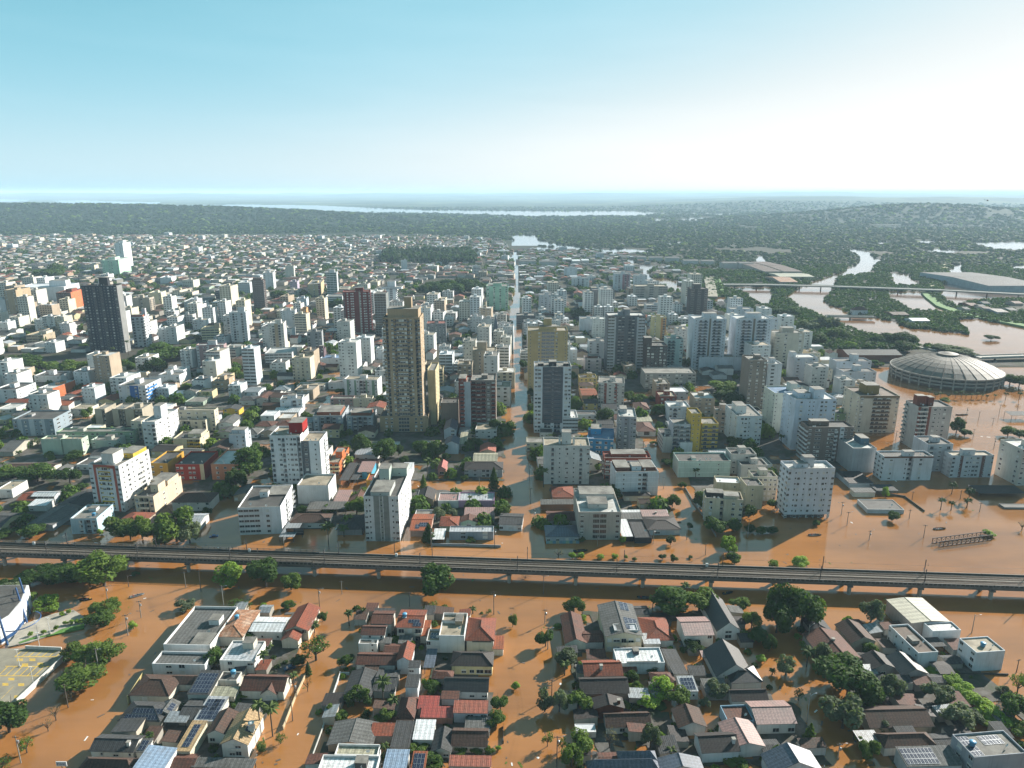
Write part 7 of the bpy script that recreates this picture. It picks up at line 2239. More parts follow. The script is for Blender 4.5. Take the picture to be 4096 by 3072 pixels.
CROWNS = {
 'dark': [crown_mesh(s, 3400, 'dark', .078) for s in (1, 2, 3)],
 'mid': [crown_mesh(s, 3000, 'mid', .08, .82, 14) for s in (11, 12, 13)],
 'light': [crown_mesh(s, 2700, 'light', .08, .85, 14) for s in (21, 22)],
 'grey': [crown_mesh(s, 2100, 'grey', .09, .9, 14) for s in (31, 32)],
 'flat': [crown_mesh(s, 3000, 'mid', .078, .55, 18) for s in (41, 42)],
 'sparse': [crown_mesh(s, 520, 'mid', .07, .85, 20, True) for s in (51, 52)],
 'bare': [crown_mesh(s, 130, 'dry', .05, .9, 20, True) for s in (61, 62)],
}
def cone_mesh(seed, kind='dark'):
    r = np.random.default_rng(seed)
    n = 1500
    z = r.uniform(0, 1, n) ** 1.2
    a = r.uniform(0, 2 * math.pi, n)
    rad = (1 - z) ** .8 * (.8 + .3 * np.sin(a * 5 + z * 30)) * r.uniform(.75, 1.05, n)
    P = np.stack([np.cos(a) * rad, np.sin(a) * rad, z * 2.0], -1)
    N = np.stack([np.cos(a), np.sin(a), np.full(n, .5)], -1) + r.normal(size=(n, 3)) * .4
    N /= np.linalg.norm(N, axis=1)[:, None]
    t = np.cross(N, r.normal(size=(n, 3)))
    t /= np.linalg.norm(t, axis=1)[:, None]
    b = np.cross(N, t)
    s = .1
    V = np.stack([P - t * s, P + b * s, P + t * s, P - b * s], 1).reshape(-1, 3)
    return numpy_mesh('crown', V, np.arange(n * 4).reshape(n, 4), [leafmat(kind)])
CROWNS['cone'] = [cone_mesh(71), cone_mesh(72, 'mid')]

def palm_crown(seed):
    r = random.Random(seed)
    b = MB()
    n = 24
    for k in range(n):
        a = 2 * math.pi * k / n * 2.4 + r.uniform(-.2, .2)
        up = r.uniform(-.1, .95)
        L = r.uniform(.85, 1.1)
        prev = None
        m = 6
        for q in range(m + 1):
            t = q / m
            rad = L * t * (1 - .18 * t)
            z = up * L * t * 1.0 - 1.0 * L * t * t * (.75 if up > .3 else .6)
            w = .16 * math.sin(math.pi * min(1, t * .9 + .12))
            c, s = math.cos(a), math.sin(a)
            mid = (c * rad, s * rad, z)
            l = (c * rad - s * w, s * rad + c * w, z - w * .7)
            rr_ = (c * rad + s * w, s * rad - c * w, z - w * .7)
            if prev:
                b.face([prev[0], mid, l, prev[1]])
                b.face([prev[0], prev[2], rr_, mid])
            prev = (mid, l, rr_)
    return b.mesh('crown', [leafmat('palm')])
PALMS = [palm_crown(s) for s in (1, 2, 3)]
TRUNKS = [trunk_mesh(s) for s in (1, 2, 3)] + [trunk_mesh(9, True)]
def _pt():
    b = MB()
    b.tube((0, 0, -.2), (0, 0, 1), .03, .022, 8)
    return b.mesh('trunk', [M_BARK])
PTRUNK = _pt()
TWORD = {'dark': 'dark green round tree', 'mid': 'green leafy tree', 'light': 'light green tree', 'grey': 'grey-green tree', 'flat': 'flat-crowned spreading tree',
         'sparse': 'thin-leaved tree', 'bare': 'bare-branched tree', 'cone': 'conical evergreen tree', 'palm': 'palm tree'}
NT = 0

def tree_at(x, y, z, h, r, kind, label):
    global NT
    NT += 1
    R = random.Random(NT * 7 + 3)
    sh_ = 'shrub' in label
    root = thing('palm_tree' if kind == 'palm' else 'shrub' if sh_ else 'tree', label, 'palm' if kind == 'palm' else 'shrub' if sh_ else 'tree', (x, y, z), R.uniform(0, 6.28), 'palms' if kind == 'palm' else 'shrubs' if sh_ else 'trees')
    if kind == 'palm':
        cr = min(r, h * .6)
        th = max(h - cr * .55, h * .45)
        t = link('trunk', PTRUNK, root, (0, 0, 0))
        t.scale = (max(.7, th * .12) * 9 * .9, max(.7, th * .12) * 9 * .9, th)
        t.scale = (8, 8, th)
        c = link('crown', R.choice(PALMS), root, (0, 0, th))
        c.scale = (cr, cr, cr * .95)
        return
    t = link('trunk', TRUNKS[3] if kind in ('bare', 'sparse') else R.choice(TRUNKS[:3]), root)
    s = h if kind not in ('cone',) else h * .9
    wr = r * 1.6 if kind in ('bare', 'sparse', 'flat') else min(s, r * 1.7)
    t.scale = (wr, wr, s if kind != 'cone' else s * .8)
    c = link('crown', R.choice(CROWNS[kind]), root)
    low = h * (.10 if kind in ('dark', 'light', 'grey', 'mid') else .22 if kind != 'cone' else .06)
    unit = {'flat': .55 * 1.72, 'cone': 2.05}.get(kind, .83 * 1.75)
    c.location = (0, 0, low)
    c.scale = (r * 1.22, r * 1.22 * R.uniform(.92, 1.1), (h - low) / unit * 1.06)

def tree(c, u, vb, vt, w, kind='dark', z=0.0):
    x, y = ground(c, u, vb, z)
    sc = CROP[c][2]
    d = y * CP + (CAM_H - 3) * SP
    r = max(.7, w * sc / 2 * d / FOC)
    # the photo row of the crown's foot hides its near edge: step the trunk back a little
    y2 = y + r * .35
    x2 = x * y2 / y
    h = max(1.2, height_at(c, u, vt, y2 + r * .15) - z)
    h = min(h, r * 3.4 if kind not in ('palm', 'cone') else r * 7)
    size = 'small' if h < 4.5 else 'tall' if h > 13 else ''
    sp = 'shrub' if h < 3.6 and kind not in ('palm',) else None
    desc = (size + ' ' + TWORD[kind]).strip() if not sp else TWORD[kind].replace('tree', 'shrub')
    tree_at(x2, y2, z, h, r, kind, where(x2, y2, desc))

TREES = {
'B1': [(800,300,0,330,'flat'),(330,270,130,280,'dark'),(520,270,115,250,'dark'),(230,290,170,190,'dark'),(640,250,110,200,'dark'),(370,480,360,175,'light'),(190,430,335,140,'mid'),(110,345,240,170,'grey'),(60,420,310,150,'dark'),(20,300,230,120,'dark'),
       (780,600,470,180,'mid'),(850,500,385,150,'flat'),(730,490,400,85,'mid'),(1018,607,545,62,'light'),(560,845,720,140,'flat'),(700,905,720,180,'flat'),(835,870,690,195,'flat'),(640,1060,880,320,'flat'),(80,1420,1150,270,'dark'),(210,1560,1430,130,'sparse'),
       (430,1310,1170,110,'bare'),(370,1390,1280,90,'bare'),(1410,465,385,130,'grey'),(1790,465,370,110,'sparse'),(1880,460,385,100,'sparse'),(1900,685,600,120,'dark'),(1640,890,750,130,'dark'),(1140,1480,1385,78,'dark'),(25,1665,1590,150,'sparse'),(1745,290,120,200,'light'),
       (1820,1130,1070,120,'mid'),(1780,1185,1140,90,'dark'),(545,1150,1060,120,'bare'),(1030,205,165,50,'dark')],
'B2': [(80,300,55,235,'dark'),(270,315,175,140,'mid'),(1360,345,110,265,'dark'),(250,455,385,90,'dark'),(710,585,445,98,'palm'),(820,525,430,64,'palm'),(460,865,650,240,'sparse'),(445,640,535,110,'palm'),(100,790,695,130,'palm'),(65,925,760,110,'palm'),(40,1420,1130,150,'palm'),(130,1440,1150,170,'palm'),
       (290,1045,920,100,'palm'),(330,885,800,100,'dark'),(400,955,850,50,'cone'),(690,890,800,85,'dark'),(570,1255,1145,62,'mid'),(650,1315,1230,100,'mid'),(790,1180,1040,150,'mid'),(850,1195,1115,62,'dark'),(970,1180,950,170,'palm'),(1045,1215,1090,140,'palm'),(1000,1300,1215,110,'mid'),(940,1312,1265,80,'mid'),
       (1110,735,655,150,'mid'),(1340,1085,990,130,'dark'),(1330,465,395,130,'sparse'),(1650,492,420,82,'palm'),(1770,492,450,60,'sparse'),(1860,1235,1100,112,'dark'),(1830,1355,1240,135,'mid'),(1845,1532,1490,40,'light'),(1230,1565,1480,140,'mid'),(1340,1668,1560,160,'dark'),(1560,1562,1495,112,'mid'),(1680,1562,1500,82,'mid'),(1770,1562,1498,72,'mid'),
       (985,1592,1460,92,'palm'),(440,1645,1570,82,'dark'),(190,1485,1395,95,'sparse'),(40,1535,1480,72,'mid'),(395,1085,900,80,'bare'),(505,555,470,60,'dark'),(640,900,820,60,'sparse'),(1190,770,700,60,'mid')],
'B3': [(470,492,355,137,'dark'),(255,745,600,122,'dark'),(400,880,740,150,'grey'),(400,965,830,110,'palm'),(32,1062,1005,62,'light'),(250,1245,1070,112,'grey'),(360,1245,1080,132,'grey'),(500,1235,1060,175,'mid'),(900,1012,915,100,'dark'),(945,1102,1000,102,'mid'),(1130,1135,985,165,'light'),(1010,1205,1105,172,'light'),(1260,1195,1060,155,'mid'),
       (1070,935,860,112,'dark'),(1550,1135,1000,142,'grey'),(1465,1202,1135,82,'grey'),(1050,1525,1340,142,'grey'),(740,1525,1360,132,'bare'),(1135,1452,1390,72,'light'),(1210,1592,1485,112,'palm'),(520,1595,1400,182,'mid'),(450,1668,1480,132,'mid'),(270,1505,1380,92,'sparse'),(380,1535,1430,82,'sparse'),(1200,485,290,262,'dark'),(1420,485,310,222,'mid'),
       (1310,400,235,105,'palm'),(1380,785,690,132,'dark'),(1740,465,360,132,'mid'),(1820,605,470,122,'mid'),(1860,705,590,142,'dark'),(1760,685,600,92,'sparse'),(1575,745,670,62,'dark'),(1560,925,850,72,'palm'),(1620,1012,910,112,'palm'),(1690,1645,1580,142,'mid'),(1240,1392,1320,82,'dark'),(890,1432,1388,70,'mid'),(960,1430,1390,60,'mid'),(1900,855,800,72,'light'),(1680,105,12,88,'mid'),(5,590,480,60,'mid'),(100,225,185,90,'bare'),(1130,1210,1180,90,'dark'),(850,1205,1150,80,'mid')],
'B4': [(600,1160,820,400,'dark'),(560,1390,1130,275,'grey'),(750,1200,980,200,'dark'),(930,1155,970,182,'grey'),(1280,1190,1030,205,'grey'),(1430,1370,1190,225,'grey'),(780,560,380,152,'grey'),(100,570,210,200,'dark'),(250,610,295,262,'dark'),(60,650,380,200,'dark'),(360,540,380,140,'mid'),(320,560,430,132,'palm'),(290,905,720,162,'palm'),(390,875,690,142,'grey'),(770,825,710,122,'dark'),(130,965,820,122,'grey'),
       (310,1490,1320,102,'cone'),(60,1605,1480,122,'cone'),(760,1605,1450,142,'mid'),(830,1525,1470,92,'palm'),(860,1385,1280,112,'grey'),(1020,1372,1320,82,'light'),(1890,1110,920,132,'sparse'),(1790,1105,1040,82,'grey'),(1280,965,890,122,'light'),(1380,1035,950,142,'light'),(1480,1105,1010,152,'light'),(1560,1205,1100,172,'light'),(1650,1275,1170,162,'light'),(1750,1345,1240,172,'light'),(1860,1310,1100,205,'dark'),(1920,1425,1300,165,'mid'),(1690,1360,1290,150,'light'),(1540,1330,1220,140,'grey'),(230,1155,1050,82,'sparse'),(690,1285,1200,72,'grey'),(5,780,640,90,'dark'),(30,960,890,100,'palm'),(1190,870,840,70,'mid'),(275,655,625,60,'palm'),(700,1490,1400,90,'mid')],
'M1': [(2150,885,620,242,'dark'),(2040,1005,800,152,'dark'),(330,935,760,242,'dark'),(130,885,800,182,'dark'),(640,745,650,152,'dark'),(610,955,790,202,'dark'),(710,992,930,92,'dark'),(285,1405,1290,202,'dark'),(90,1385,1310,132,'dark'),(20,1425,1370,100,'mid'),(1020,1395,1220,182,'mid'),(1130,1435,1260,152,'dark'),(1230,1425,1200,172,'mid'),(1530,1460,1150,300,'mid'),(1640,1465,1260,182,'grey'),(1330,1435,1280,162,'dark'),(1420,1470,1330,150,'dark'),(1790,1215,1140,82,'dark'),
       (760,385,280,92,'mid'),(880,135,90,102,'dark'),(1790,255,135,82,'palm'),(170,705,640,92,'palm'),(30,795,740,72,'palm'),(1900,535,470,102,'mid'),(700,122,70,62,'mid'),(1420,155,110,92,'mid'),(1600,155,90,102,'dark'),(90,525,490,72,'mid'),(330,615,530,82,'sparse'),(165,1145,1080,90,'mid'),(60,1290,1230,130,'dark'),(180,1300,1230,120,'dark'),(860,1380,1330,50,'light')],
'M2': [(2110,125,30,48,'mid'),(2090,235,130,52,'mid'),(2100,355,240,44,'sparse'),(2060,505,380,112,'dark'),(1910,525,440,172,'dark'),(1890,645,540,112,'dark'),(2120,655,560,40,'sparse'),(910,685,505,182,'dark'),(1110,745,555,202,'dark'),(1230,700,590,70,'dark'),(1440,705,560,162,'dark'),(1560,705,560,152,'dark'),(1480,890,700,110,'palm'),(1550,890,715,110,'palm'),(1730,845,770,62,'palm'),(1640,745,670,72,'dark'),(1280,765,700,82,'dark'),(1445,978,860,62,'cone'),
       (2050,985,800,86,'cone'),(1800,915,860,62,'mid'),(870,1215,1065,152,'mid'),(400,1195,1125,82,'dark'),(630,1515,1250,152,'palm'),(760,1405,1275,132,'palm'),(1585,1235,1140,112,'grey'),(1690,1225,1160,92,'grey'),(2110,1235,1120,102,'mid'),(2180,1245,1110,62,'palm'),(1490,1440,1280,112,'cone'),(1850,1445,1390,72,'mid'),(1845,1145,1030,62,'palm'),(650,95,20,92,'mid'),(1040,275,210,62,'mid'),(2085,1340,1290,80,'sparse'),(220,130,95,90,'dark'),(440,400,320,100,'mid'),(730,170,110,80,'dark'),(1080,120,70,60,'dark')],
'M3': [(270,975,790,112,'palm'),(185,695,620,70,'mid'),(230,680,600,60,'mid'),(800,415,280,142,'dark'),(550,315,190,102,'dark'),(740,825,755,82,'light'),(1380,1145,1025,112,'dark'),(1620,1155,1000,132,'dark'),(1740,1375,1230,182,'dark'),(1910,1355,1240,122,'dark'),(2040,1235,1115,112,'dark'),(2050,1365,1290,82,'dark'),(2140,1375,1310,92,'dark'),(1920,615,525,142,'dark'),(1690,305,190,242,'dark'),(1800,155,50,202,'mid'),(1850,285,130,252,'dark'),(1090,255,150,152,'mid'),(1000,235,140,92,'mid'),(1210,225,180,82,'mid'),(1470,195,130,82,'mid'),(1280,355,250,142,'dark'),
       (1330,775,720,92,'dark'),(1400,765,710,72,'dark'),(1580,895,795,72,'palm'),(1530,1335,1270,47,'dark'),(1465,975,920,62,'dark'),(165,205,110,66,'dark'),(165,335,240,62,'dark'),(170,425,320,62,'dark'),(1865,1545,1400,132,'light'),(1900,1625,1525,102,'dark'),(1300,1592,1540,57,'dark'),(1390,1615,1550,60,'mid'),(1055,1602,1570,37,'dark'),(1535,1582,1555,37,'dark'),(760,1592,1550,62,'light'),(885,1592,1540,57,'light'),(980,1592,1550,32,'light'),(520,1592,1530,62,'light'),(590,1585,1530,62,'light'),(1365,1468,1390,72,'grey'),(950,1448,1390,52,'light'),(400,1580,1500,110,'bare'),(600,1440,1400,70,'dark'),(330,540,490,120,'sparse'),(1220,600,570,60,'mid')],
'M4': [(1620,505,360,112,'dark'),(1690,535,460,92,'dark'),(2065,528,440,112,'mid'),(2165,545,470,102,'dark'),(1580,1035,910,102,'palm'),(1485,1168,1050,86,'palm'),(1575,1172,1075,82,'palm'),(1725,1092,960,112,'palm'),(1710,1152,1050,96,'palm'),(1070,1258,1170,96,'dark'),(1012,1062,970,62,'light'),(260,1655,1565,132,'light'),(40,1665,1600,82,'light'),(2185,1345,1255,92,'bare'),(1890,1392,1340,92,'light'),(110,612,500,82,'palm'),(340,690,600,132,'dark'),(415,1300,1250,60,'dark'),(30,1370,1310,90,'dark'),(60,1160,1060,100,'dark'),(20,420,330,60,'dark'),
       (1380,205,105,62,'palm'),(1440,212,145,60,'palm'),(1480,215,140,55,'palm'),(1550,205,158,45,'palm'),(1612,205,135,48,'palm'),(1662,205,125,55,'palm'),(1703,205,155,40,'palm'),(1750,208,150,45,'palm'),(1797,205,140,52,'palm'),(1840,208,158,40,'palm'),(1885,212,165,42,'palm'),(1952,215,160,42,'palm'),(2045,215,142,58,'palm'),(2162,218,138,60,'palm'),(1520,240,195,80,'mid'),(2080,90,-10,130,'flat'),(2160,110,0,120,'flat'),(1900,120,70,60,'dark'),(1170,560,520,70,'palm')],
'T1': [(1400,1535,1360,302,'dark'),(1600,1505,1380,222,'dark'),(1250,1565,1420,202,'dark'),(1080,1625,1500,182,'dark'),(800,1645,1500,222,'mid'),(600,1635,1500,202,'mid'),(400,1625,1500,202,'mid'),(200,1605,1450,242,'dark'),(60,1605,1500,162,'mid'),(1330,1645,1480,182,'dark'),(950,1645,1540,152,'dark'),(150,1425,1370,162,'dark'),(470,1435,1370,122,'dark'),(360,1055,980,122,'dark'),(240,1075,1020,132,'dark'),(985,1505,1390,52,'palm'),(1110,1475,1330,52,'palm'),(1440,1535,1400,52,'palm'),(410,825,710,182,'dark'),(490,805,670,122,'dark'),(690,1440,1390,60,'dark'),(1180,960,910,80,'dark'),(300,1640,1560,120,'dark'),(700,1660,1580,110,'dark')],
'T2': [(1480,955,850,162,'dark'),(1600,965,840,162,'dark'),(1700,955,830,162,'dark'),(1800,935,810,162,'dark'),(1900,945,830,162,'dark'),(1550,905,820,152,'dark'),(1650,905,810,152,'dark'),(1850,905,800,152,'dark'),(1740,890,800,130,'dark'),(700,1080,985,130,'dark'),(620,1450,1380,90,'mid'),(860,1480,1390,130,'dark'),(2120,1640,1575,44,'light'),(2115,1560,1490,40,'mid'),(2125,1440,1390,40,'mid'),(200,1000,900,130,'dark'),(300,990,940,110,'dark'),(1850,1320,1250,80,'mid')],
'T3': [(440,1140,1050,130,'mid'),(590,1160,1060,130,'dark'),(95,1600,1400,60,'dark'),(105,1500,1410,56,'dark'),(1130,1080,1030,70,'dark'),(1540,1580,1480,130,'dark'),(900,1640,1560,70,'palm'),(1090,1640,1570,60,'palm'),(330,850,790,110,'dark'),(500,940,880,110,'dark')],
'T4': [(1150,1385,1260,182,'dark'),(1060,1365,1270,122,'dark'),(1240,1375,1290,102,'dark'),(930,1365,1290,92,'dark'),(1140,1455,1340,192,'dark'),(990,1335,1260,72,'palm'),(1570,1445,1380,242,'flat'),(1760,1485,1440,92,'dark'),(590,1325,1230,152,'mid'),(430,1375,1280,142,'dark'),(560,1395,1300,82,'palm'),(330,1250,1170,150,'grey'),(130,1190,1110,130,'dark'),(200,1130,1050,140,'dark'),(450,1240,1130,120,'grey'),(90,1120,1060,140,'dark'),(560,1230,1150,120,'grey'),(1920,1340,1290,105,'dark'),(960,1570,1520,70,'mid'),(920,1560,1500,70,'dark'),(700,1410,1350,90,'light'),(540,1480,1400,80,'palm')],
}
for c, lst in TREES.items():
    for t in lst:
        z = 0.0
        gx, gy = ground(c, t[0], t[1])
        tree(c, *t)
for u, v in ((235, 655), (335, 642), (430, 607), (475, 505), (525, 485), (545, 568), (590, 562), (620, 557), (500, 575)):
    tree('B1', u, v, v - 34, 34, 'light', .5)

def leaf_clumps(name, pts, n, kinds, label, flat=.75, leaf=.30, rough=.45):
    """a wood that reads as one mass: pts rows x, y, z, r, kind"""
    r = np.random.default_rng(5)
    m = len(pts)
    d = r.normal(size=(m, n, 3))
    d /= np.linalg.norm(d, axis=2)[:, :, None]
    d[:, :, 2] = np.abs(d[:, :, 2]) * 1.1 - .12
    P = d * r.uniform(.62, 1.05, (m, n, 1))
    N = d + r.normal(size=(m, n, 3)) * rough
    N /= np.linalg.norm(N, axis=2)[:, :, None]
    t = np.cross(N, r.normal(size=(m, n, 3)))
    t /= np.linalg.norm(t, axis=2)[:, :, None]
    b = np.cross(N, t)
    s = leaf * r.uniform(.6, 1.3, (m, n, 1))
    V = np.stack([P - t * s, P + b * s, P + t * s, P - b * s], 2)
    V = V * pts[:, None, None, 3:4]
    V[..., 2] *= flat
    V = V + pts[:, None, None, :3]
    V = V.reshape(-1, 3)
    Q = np.arange(len(V)).reshape(-1, 4)
    mi = np.repeat(pts[:, 4].astype(int), n)
    o = link(name, numpy_mesh(name, V, Q, [leafmat(k) for k in kinds], mi))
    tag(o, label, None, kind='stuff')
    return o
# ---------------------------------------------------------------- the rest of the town
CITY = [(-300,945),(600,940),(1100,936),(1500,930),(2000,960),(2040,1000),(2500,1010),(2650,1060),(2760,1100),(2800,1200),(2900,1270),(3100,1300),(3300,1400),(3440,1500),(3480,1570),(3300,1700),(3340,1800),(3370,1940),(3180,1940),(2960,2070),(2850,2090),(2300,2110),(2000,2110),(1000,2130),(-300,2110)]
KEEP_OUT = [[(1250,1720),(1330,1720),(1390,1500),(1335,1490)], [(2560,1740),(2650,1750),(2720,1900),(2900,2120),(2750,2150),(2600,1950)], [(1350,1922),(2050,1930),(2050,1968),(1350,1965)],
            [(830,1990),(1010,1990),(1000,2180),(750,2180)], [px('T1', *q) for q in ((0,1440),(1100,1440),(1680,1370),(1700,1560),(900,1660),(0,1640))],
            [px('T2', *q) for q in ((1400,860),(1500,810),(1950,800),(1975,960),(1450,980))], [px('T3', *q) for q in ((330,930),(520,935),(520,985),(330,1010))],
            [px('M1', *q) for q in ((560,700),(760,700),(760,1000),(560,1000))], [px('M3', *q) for q in ((1560,60),(2040,60),(2040,330),(1560,330))], [px('M3', *q) for q in ((960,130),(1260,130),(1260,300),(960,300))]]
R = random.Random(21)
WCOL = ['#dfe0df', '#e4e4e0', '#d6d2c6', '#d9cfb8', '#c9c9c6', '#cfd6da', '#c9b49c', '#b5a48f', '#cfcfcb', '#a9b8a8', '#cbbf98', '#e2e3e3', '#dcdedd']
PITCHED = ['terracotta', 'redbrown', 'brown', 'fibre', 'fibredark', 'redbrown', 'fibre', 'metal', 'greymetal', 'dark', 'fibredark', 'brown']
FLATS = ['concrete', 'dark', 'light', 'sand', 'white']
RWORD = {'terracotta': 'terracotta tiled', 'redbrown': 'red-brown tiled', 'brown': 'brown tiled', 'fibre': 'grey corrugated', 'fibredark': 'dark corrugated', 'orange': 'orange tiled', 'metal': 'pale metal', 'greymetal': 'grey metal', 'dark': 'dark tiled', 'whitemetal': 'white metal', 'rust': 'rusty metal'}
CWORD = {'#dfe0df': 'white', '#e4e4e0': 'white', '#d6d2c6': 'off-white', '#d9cfb8': 'cream', '#c9c9c6': 'pale grey', '#cfd6da': 'bluish white', '#c9b49c': 'beige', '#b5a48f': 'tan', '#cfcfcb': 'pale grey', '#a9b8a8': 'sage green', '#cbbf98': 'pale yellow', '#e2e3e3': 'white', '#dcdedd': 'white'}
parcels = []
yy = 318.0
row = 0
while yy < 2900:
    far = yy > 1000
    d0 = R.uniform(15, 19) if not far else R.uniform(17, 24)
    street = row % 5 == 4
    half = yy * .80 + 40
    xx = -half
    if not street:
        while xx < half:
            w0 = R.uniform(11, 17) if not far else R.uniform(12, 20)
            cx = xx + w0 / 2
            blk = (cx - 5.6 - .004 * yy + 6) % 84.0
            if blk > 13:
                parcels.append((cx, yy + d0 / 2, w0, d0))
            xx += w0
    yy += d0 if not street else 12
    row += 1
P = np.array(parcels)
ppx, ppy = to_photo(P[:, 0], P[:, 1], 0.0)
ok = inpoly(ppx, ppy, CITY) & (ppx > -120) & (ppx < 4216)
for k in KEEP_OUT:
    ok &= ~inpoly(ppx, ppy, k)
wat = np.zeros(len(P), bool)
for poly in WPOLY:
    wat |= inpoly(ppx, ppy, poly)
ok &= ~wat
P = P[ok]
P = P[np.argsort(P[:, 1])]
# yards, pavements and lawns inside the blocks, building and tree shade painted in
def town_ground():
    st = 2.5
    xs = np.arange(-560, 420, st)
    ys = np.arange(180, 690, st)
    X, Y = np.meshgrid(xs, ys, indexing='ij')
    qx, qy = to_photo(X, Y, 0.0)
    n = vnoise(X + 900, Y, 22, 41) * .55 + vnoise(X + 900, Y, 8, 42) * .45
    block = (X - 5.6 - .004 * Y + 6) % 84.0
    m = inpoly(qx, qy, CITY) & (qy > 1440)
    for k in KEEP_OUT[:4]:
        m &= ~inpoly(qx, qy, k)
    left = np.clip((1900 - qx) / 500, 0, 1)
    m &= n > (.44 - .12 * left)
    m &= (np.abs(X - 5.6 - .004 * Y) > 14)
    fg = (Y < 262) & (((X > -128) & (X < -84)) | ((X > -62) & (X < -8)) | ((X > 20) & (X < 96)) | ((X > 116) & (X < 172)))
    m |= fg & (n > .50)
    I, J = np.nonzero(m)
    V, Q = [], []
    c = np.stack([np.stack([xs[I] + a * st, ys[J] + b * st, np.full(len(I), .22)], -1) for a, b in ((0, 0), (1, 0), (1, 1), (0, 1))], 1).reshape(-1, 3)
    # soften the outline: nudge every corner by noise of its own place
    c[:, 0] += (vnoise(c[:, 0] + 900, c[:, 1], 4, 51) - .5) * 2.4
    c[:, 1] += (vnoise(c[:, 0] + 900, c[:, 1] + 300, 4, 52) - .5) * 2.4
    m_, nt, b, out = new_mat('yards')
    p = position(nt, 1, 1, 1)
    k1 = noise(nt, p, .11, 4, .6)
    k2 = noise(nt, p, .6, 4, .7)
    col = ramp(nt, k1, [(.38, (.022, .036, .013)), (.48, (.05, .042, .03)), (.58, (.085, .08, .072)), (.68, (.045, .043, .04))])  # soil, paving and lawn tones, darkened to carry shade as well
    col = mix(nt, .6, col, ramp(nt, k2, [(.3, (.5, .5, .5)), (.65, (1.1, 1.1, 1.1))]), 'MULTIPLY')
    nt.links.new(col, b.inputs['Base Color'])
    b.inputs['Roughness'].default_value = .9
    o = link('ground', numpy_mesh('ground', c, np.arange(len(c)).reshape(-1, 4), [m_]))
    tag(o, 'yards, pavements and lawns with painted-in shade between the flooded streets', None, kind='structure')
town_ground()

# small sheds and lean-tos filling the gaps between the near houses
n_s = 0
for k in range(4000):
    x, y = R.uniform(-125, 170), R.uniform(178, 262)
    if (-86 < x < -62) or (-10 < x < 20) or (94 < x < 118):
        continue
    w, d = R.uniform(3.5, 8.0), R.uniform(3.5, 7.0)
    if taken(x, y, w, d, 0, -.4) or not taken(x, y, w + 6, d + 6):
        continue
    rm = R.choice(('fibre', 'fibredark', 'brown', 'redbrown', 'fibredark', 'greymetal', 'dark', 'terracotta'))
    cl = R.choice(('#b9b4a8', '#cfccc4', '#a39e94', '#8f8a82', '#c2b8a8'))
    house_at(x, y - d / 2, w, d, R.uniform(2.2, 3.2), where(x, y, 'small lean-to shed with %s roof' % {'fibre': 'grey corrugated', 'fibredark': 'dark corrugated', 'brown': 'brown tiled', 'redbrown': 'red-brown tiled', 'greymetal': 'grey metal', 'dark': 'dark tiled', 'terracotta': 'terracotta tiled'}[rm]),
             R.choice(('s', 's', 'sl', 'sr', 'gx')), R.uniform(.4, .9), rm, cl, math.radians(-1.5 if x < 0 else 2), .25, '.', name='shed', cat='shed', group='sheds between the near houses')
    n_s += 1
    if n_s >= 70:
        break

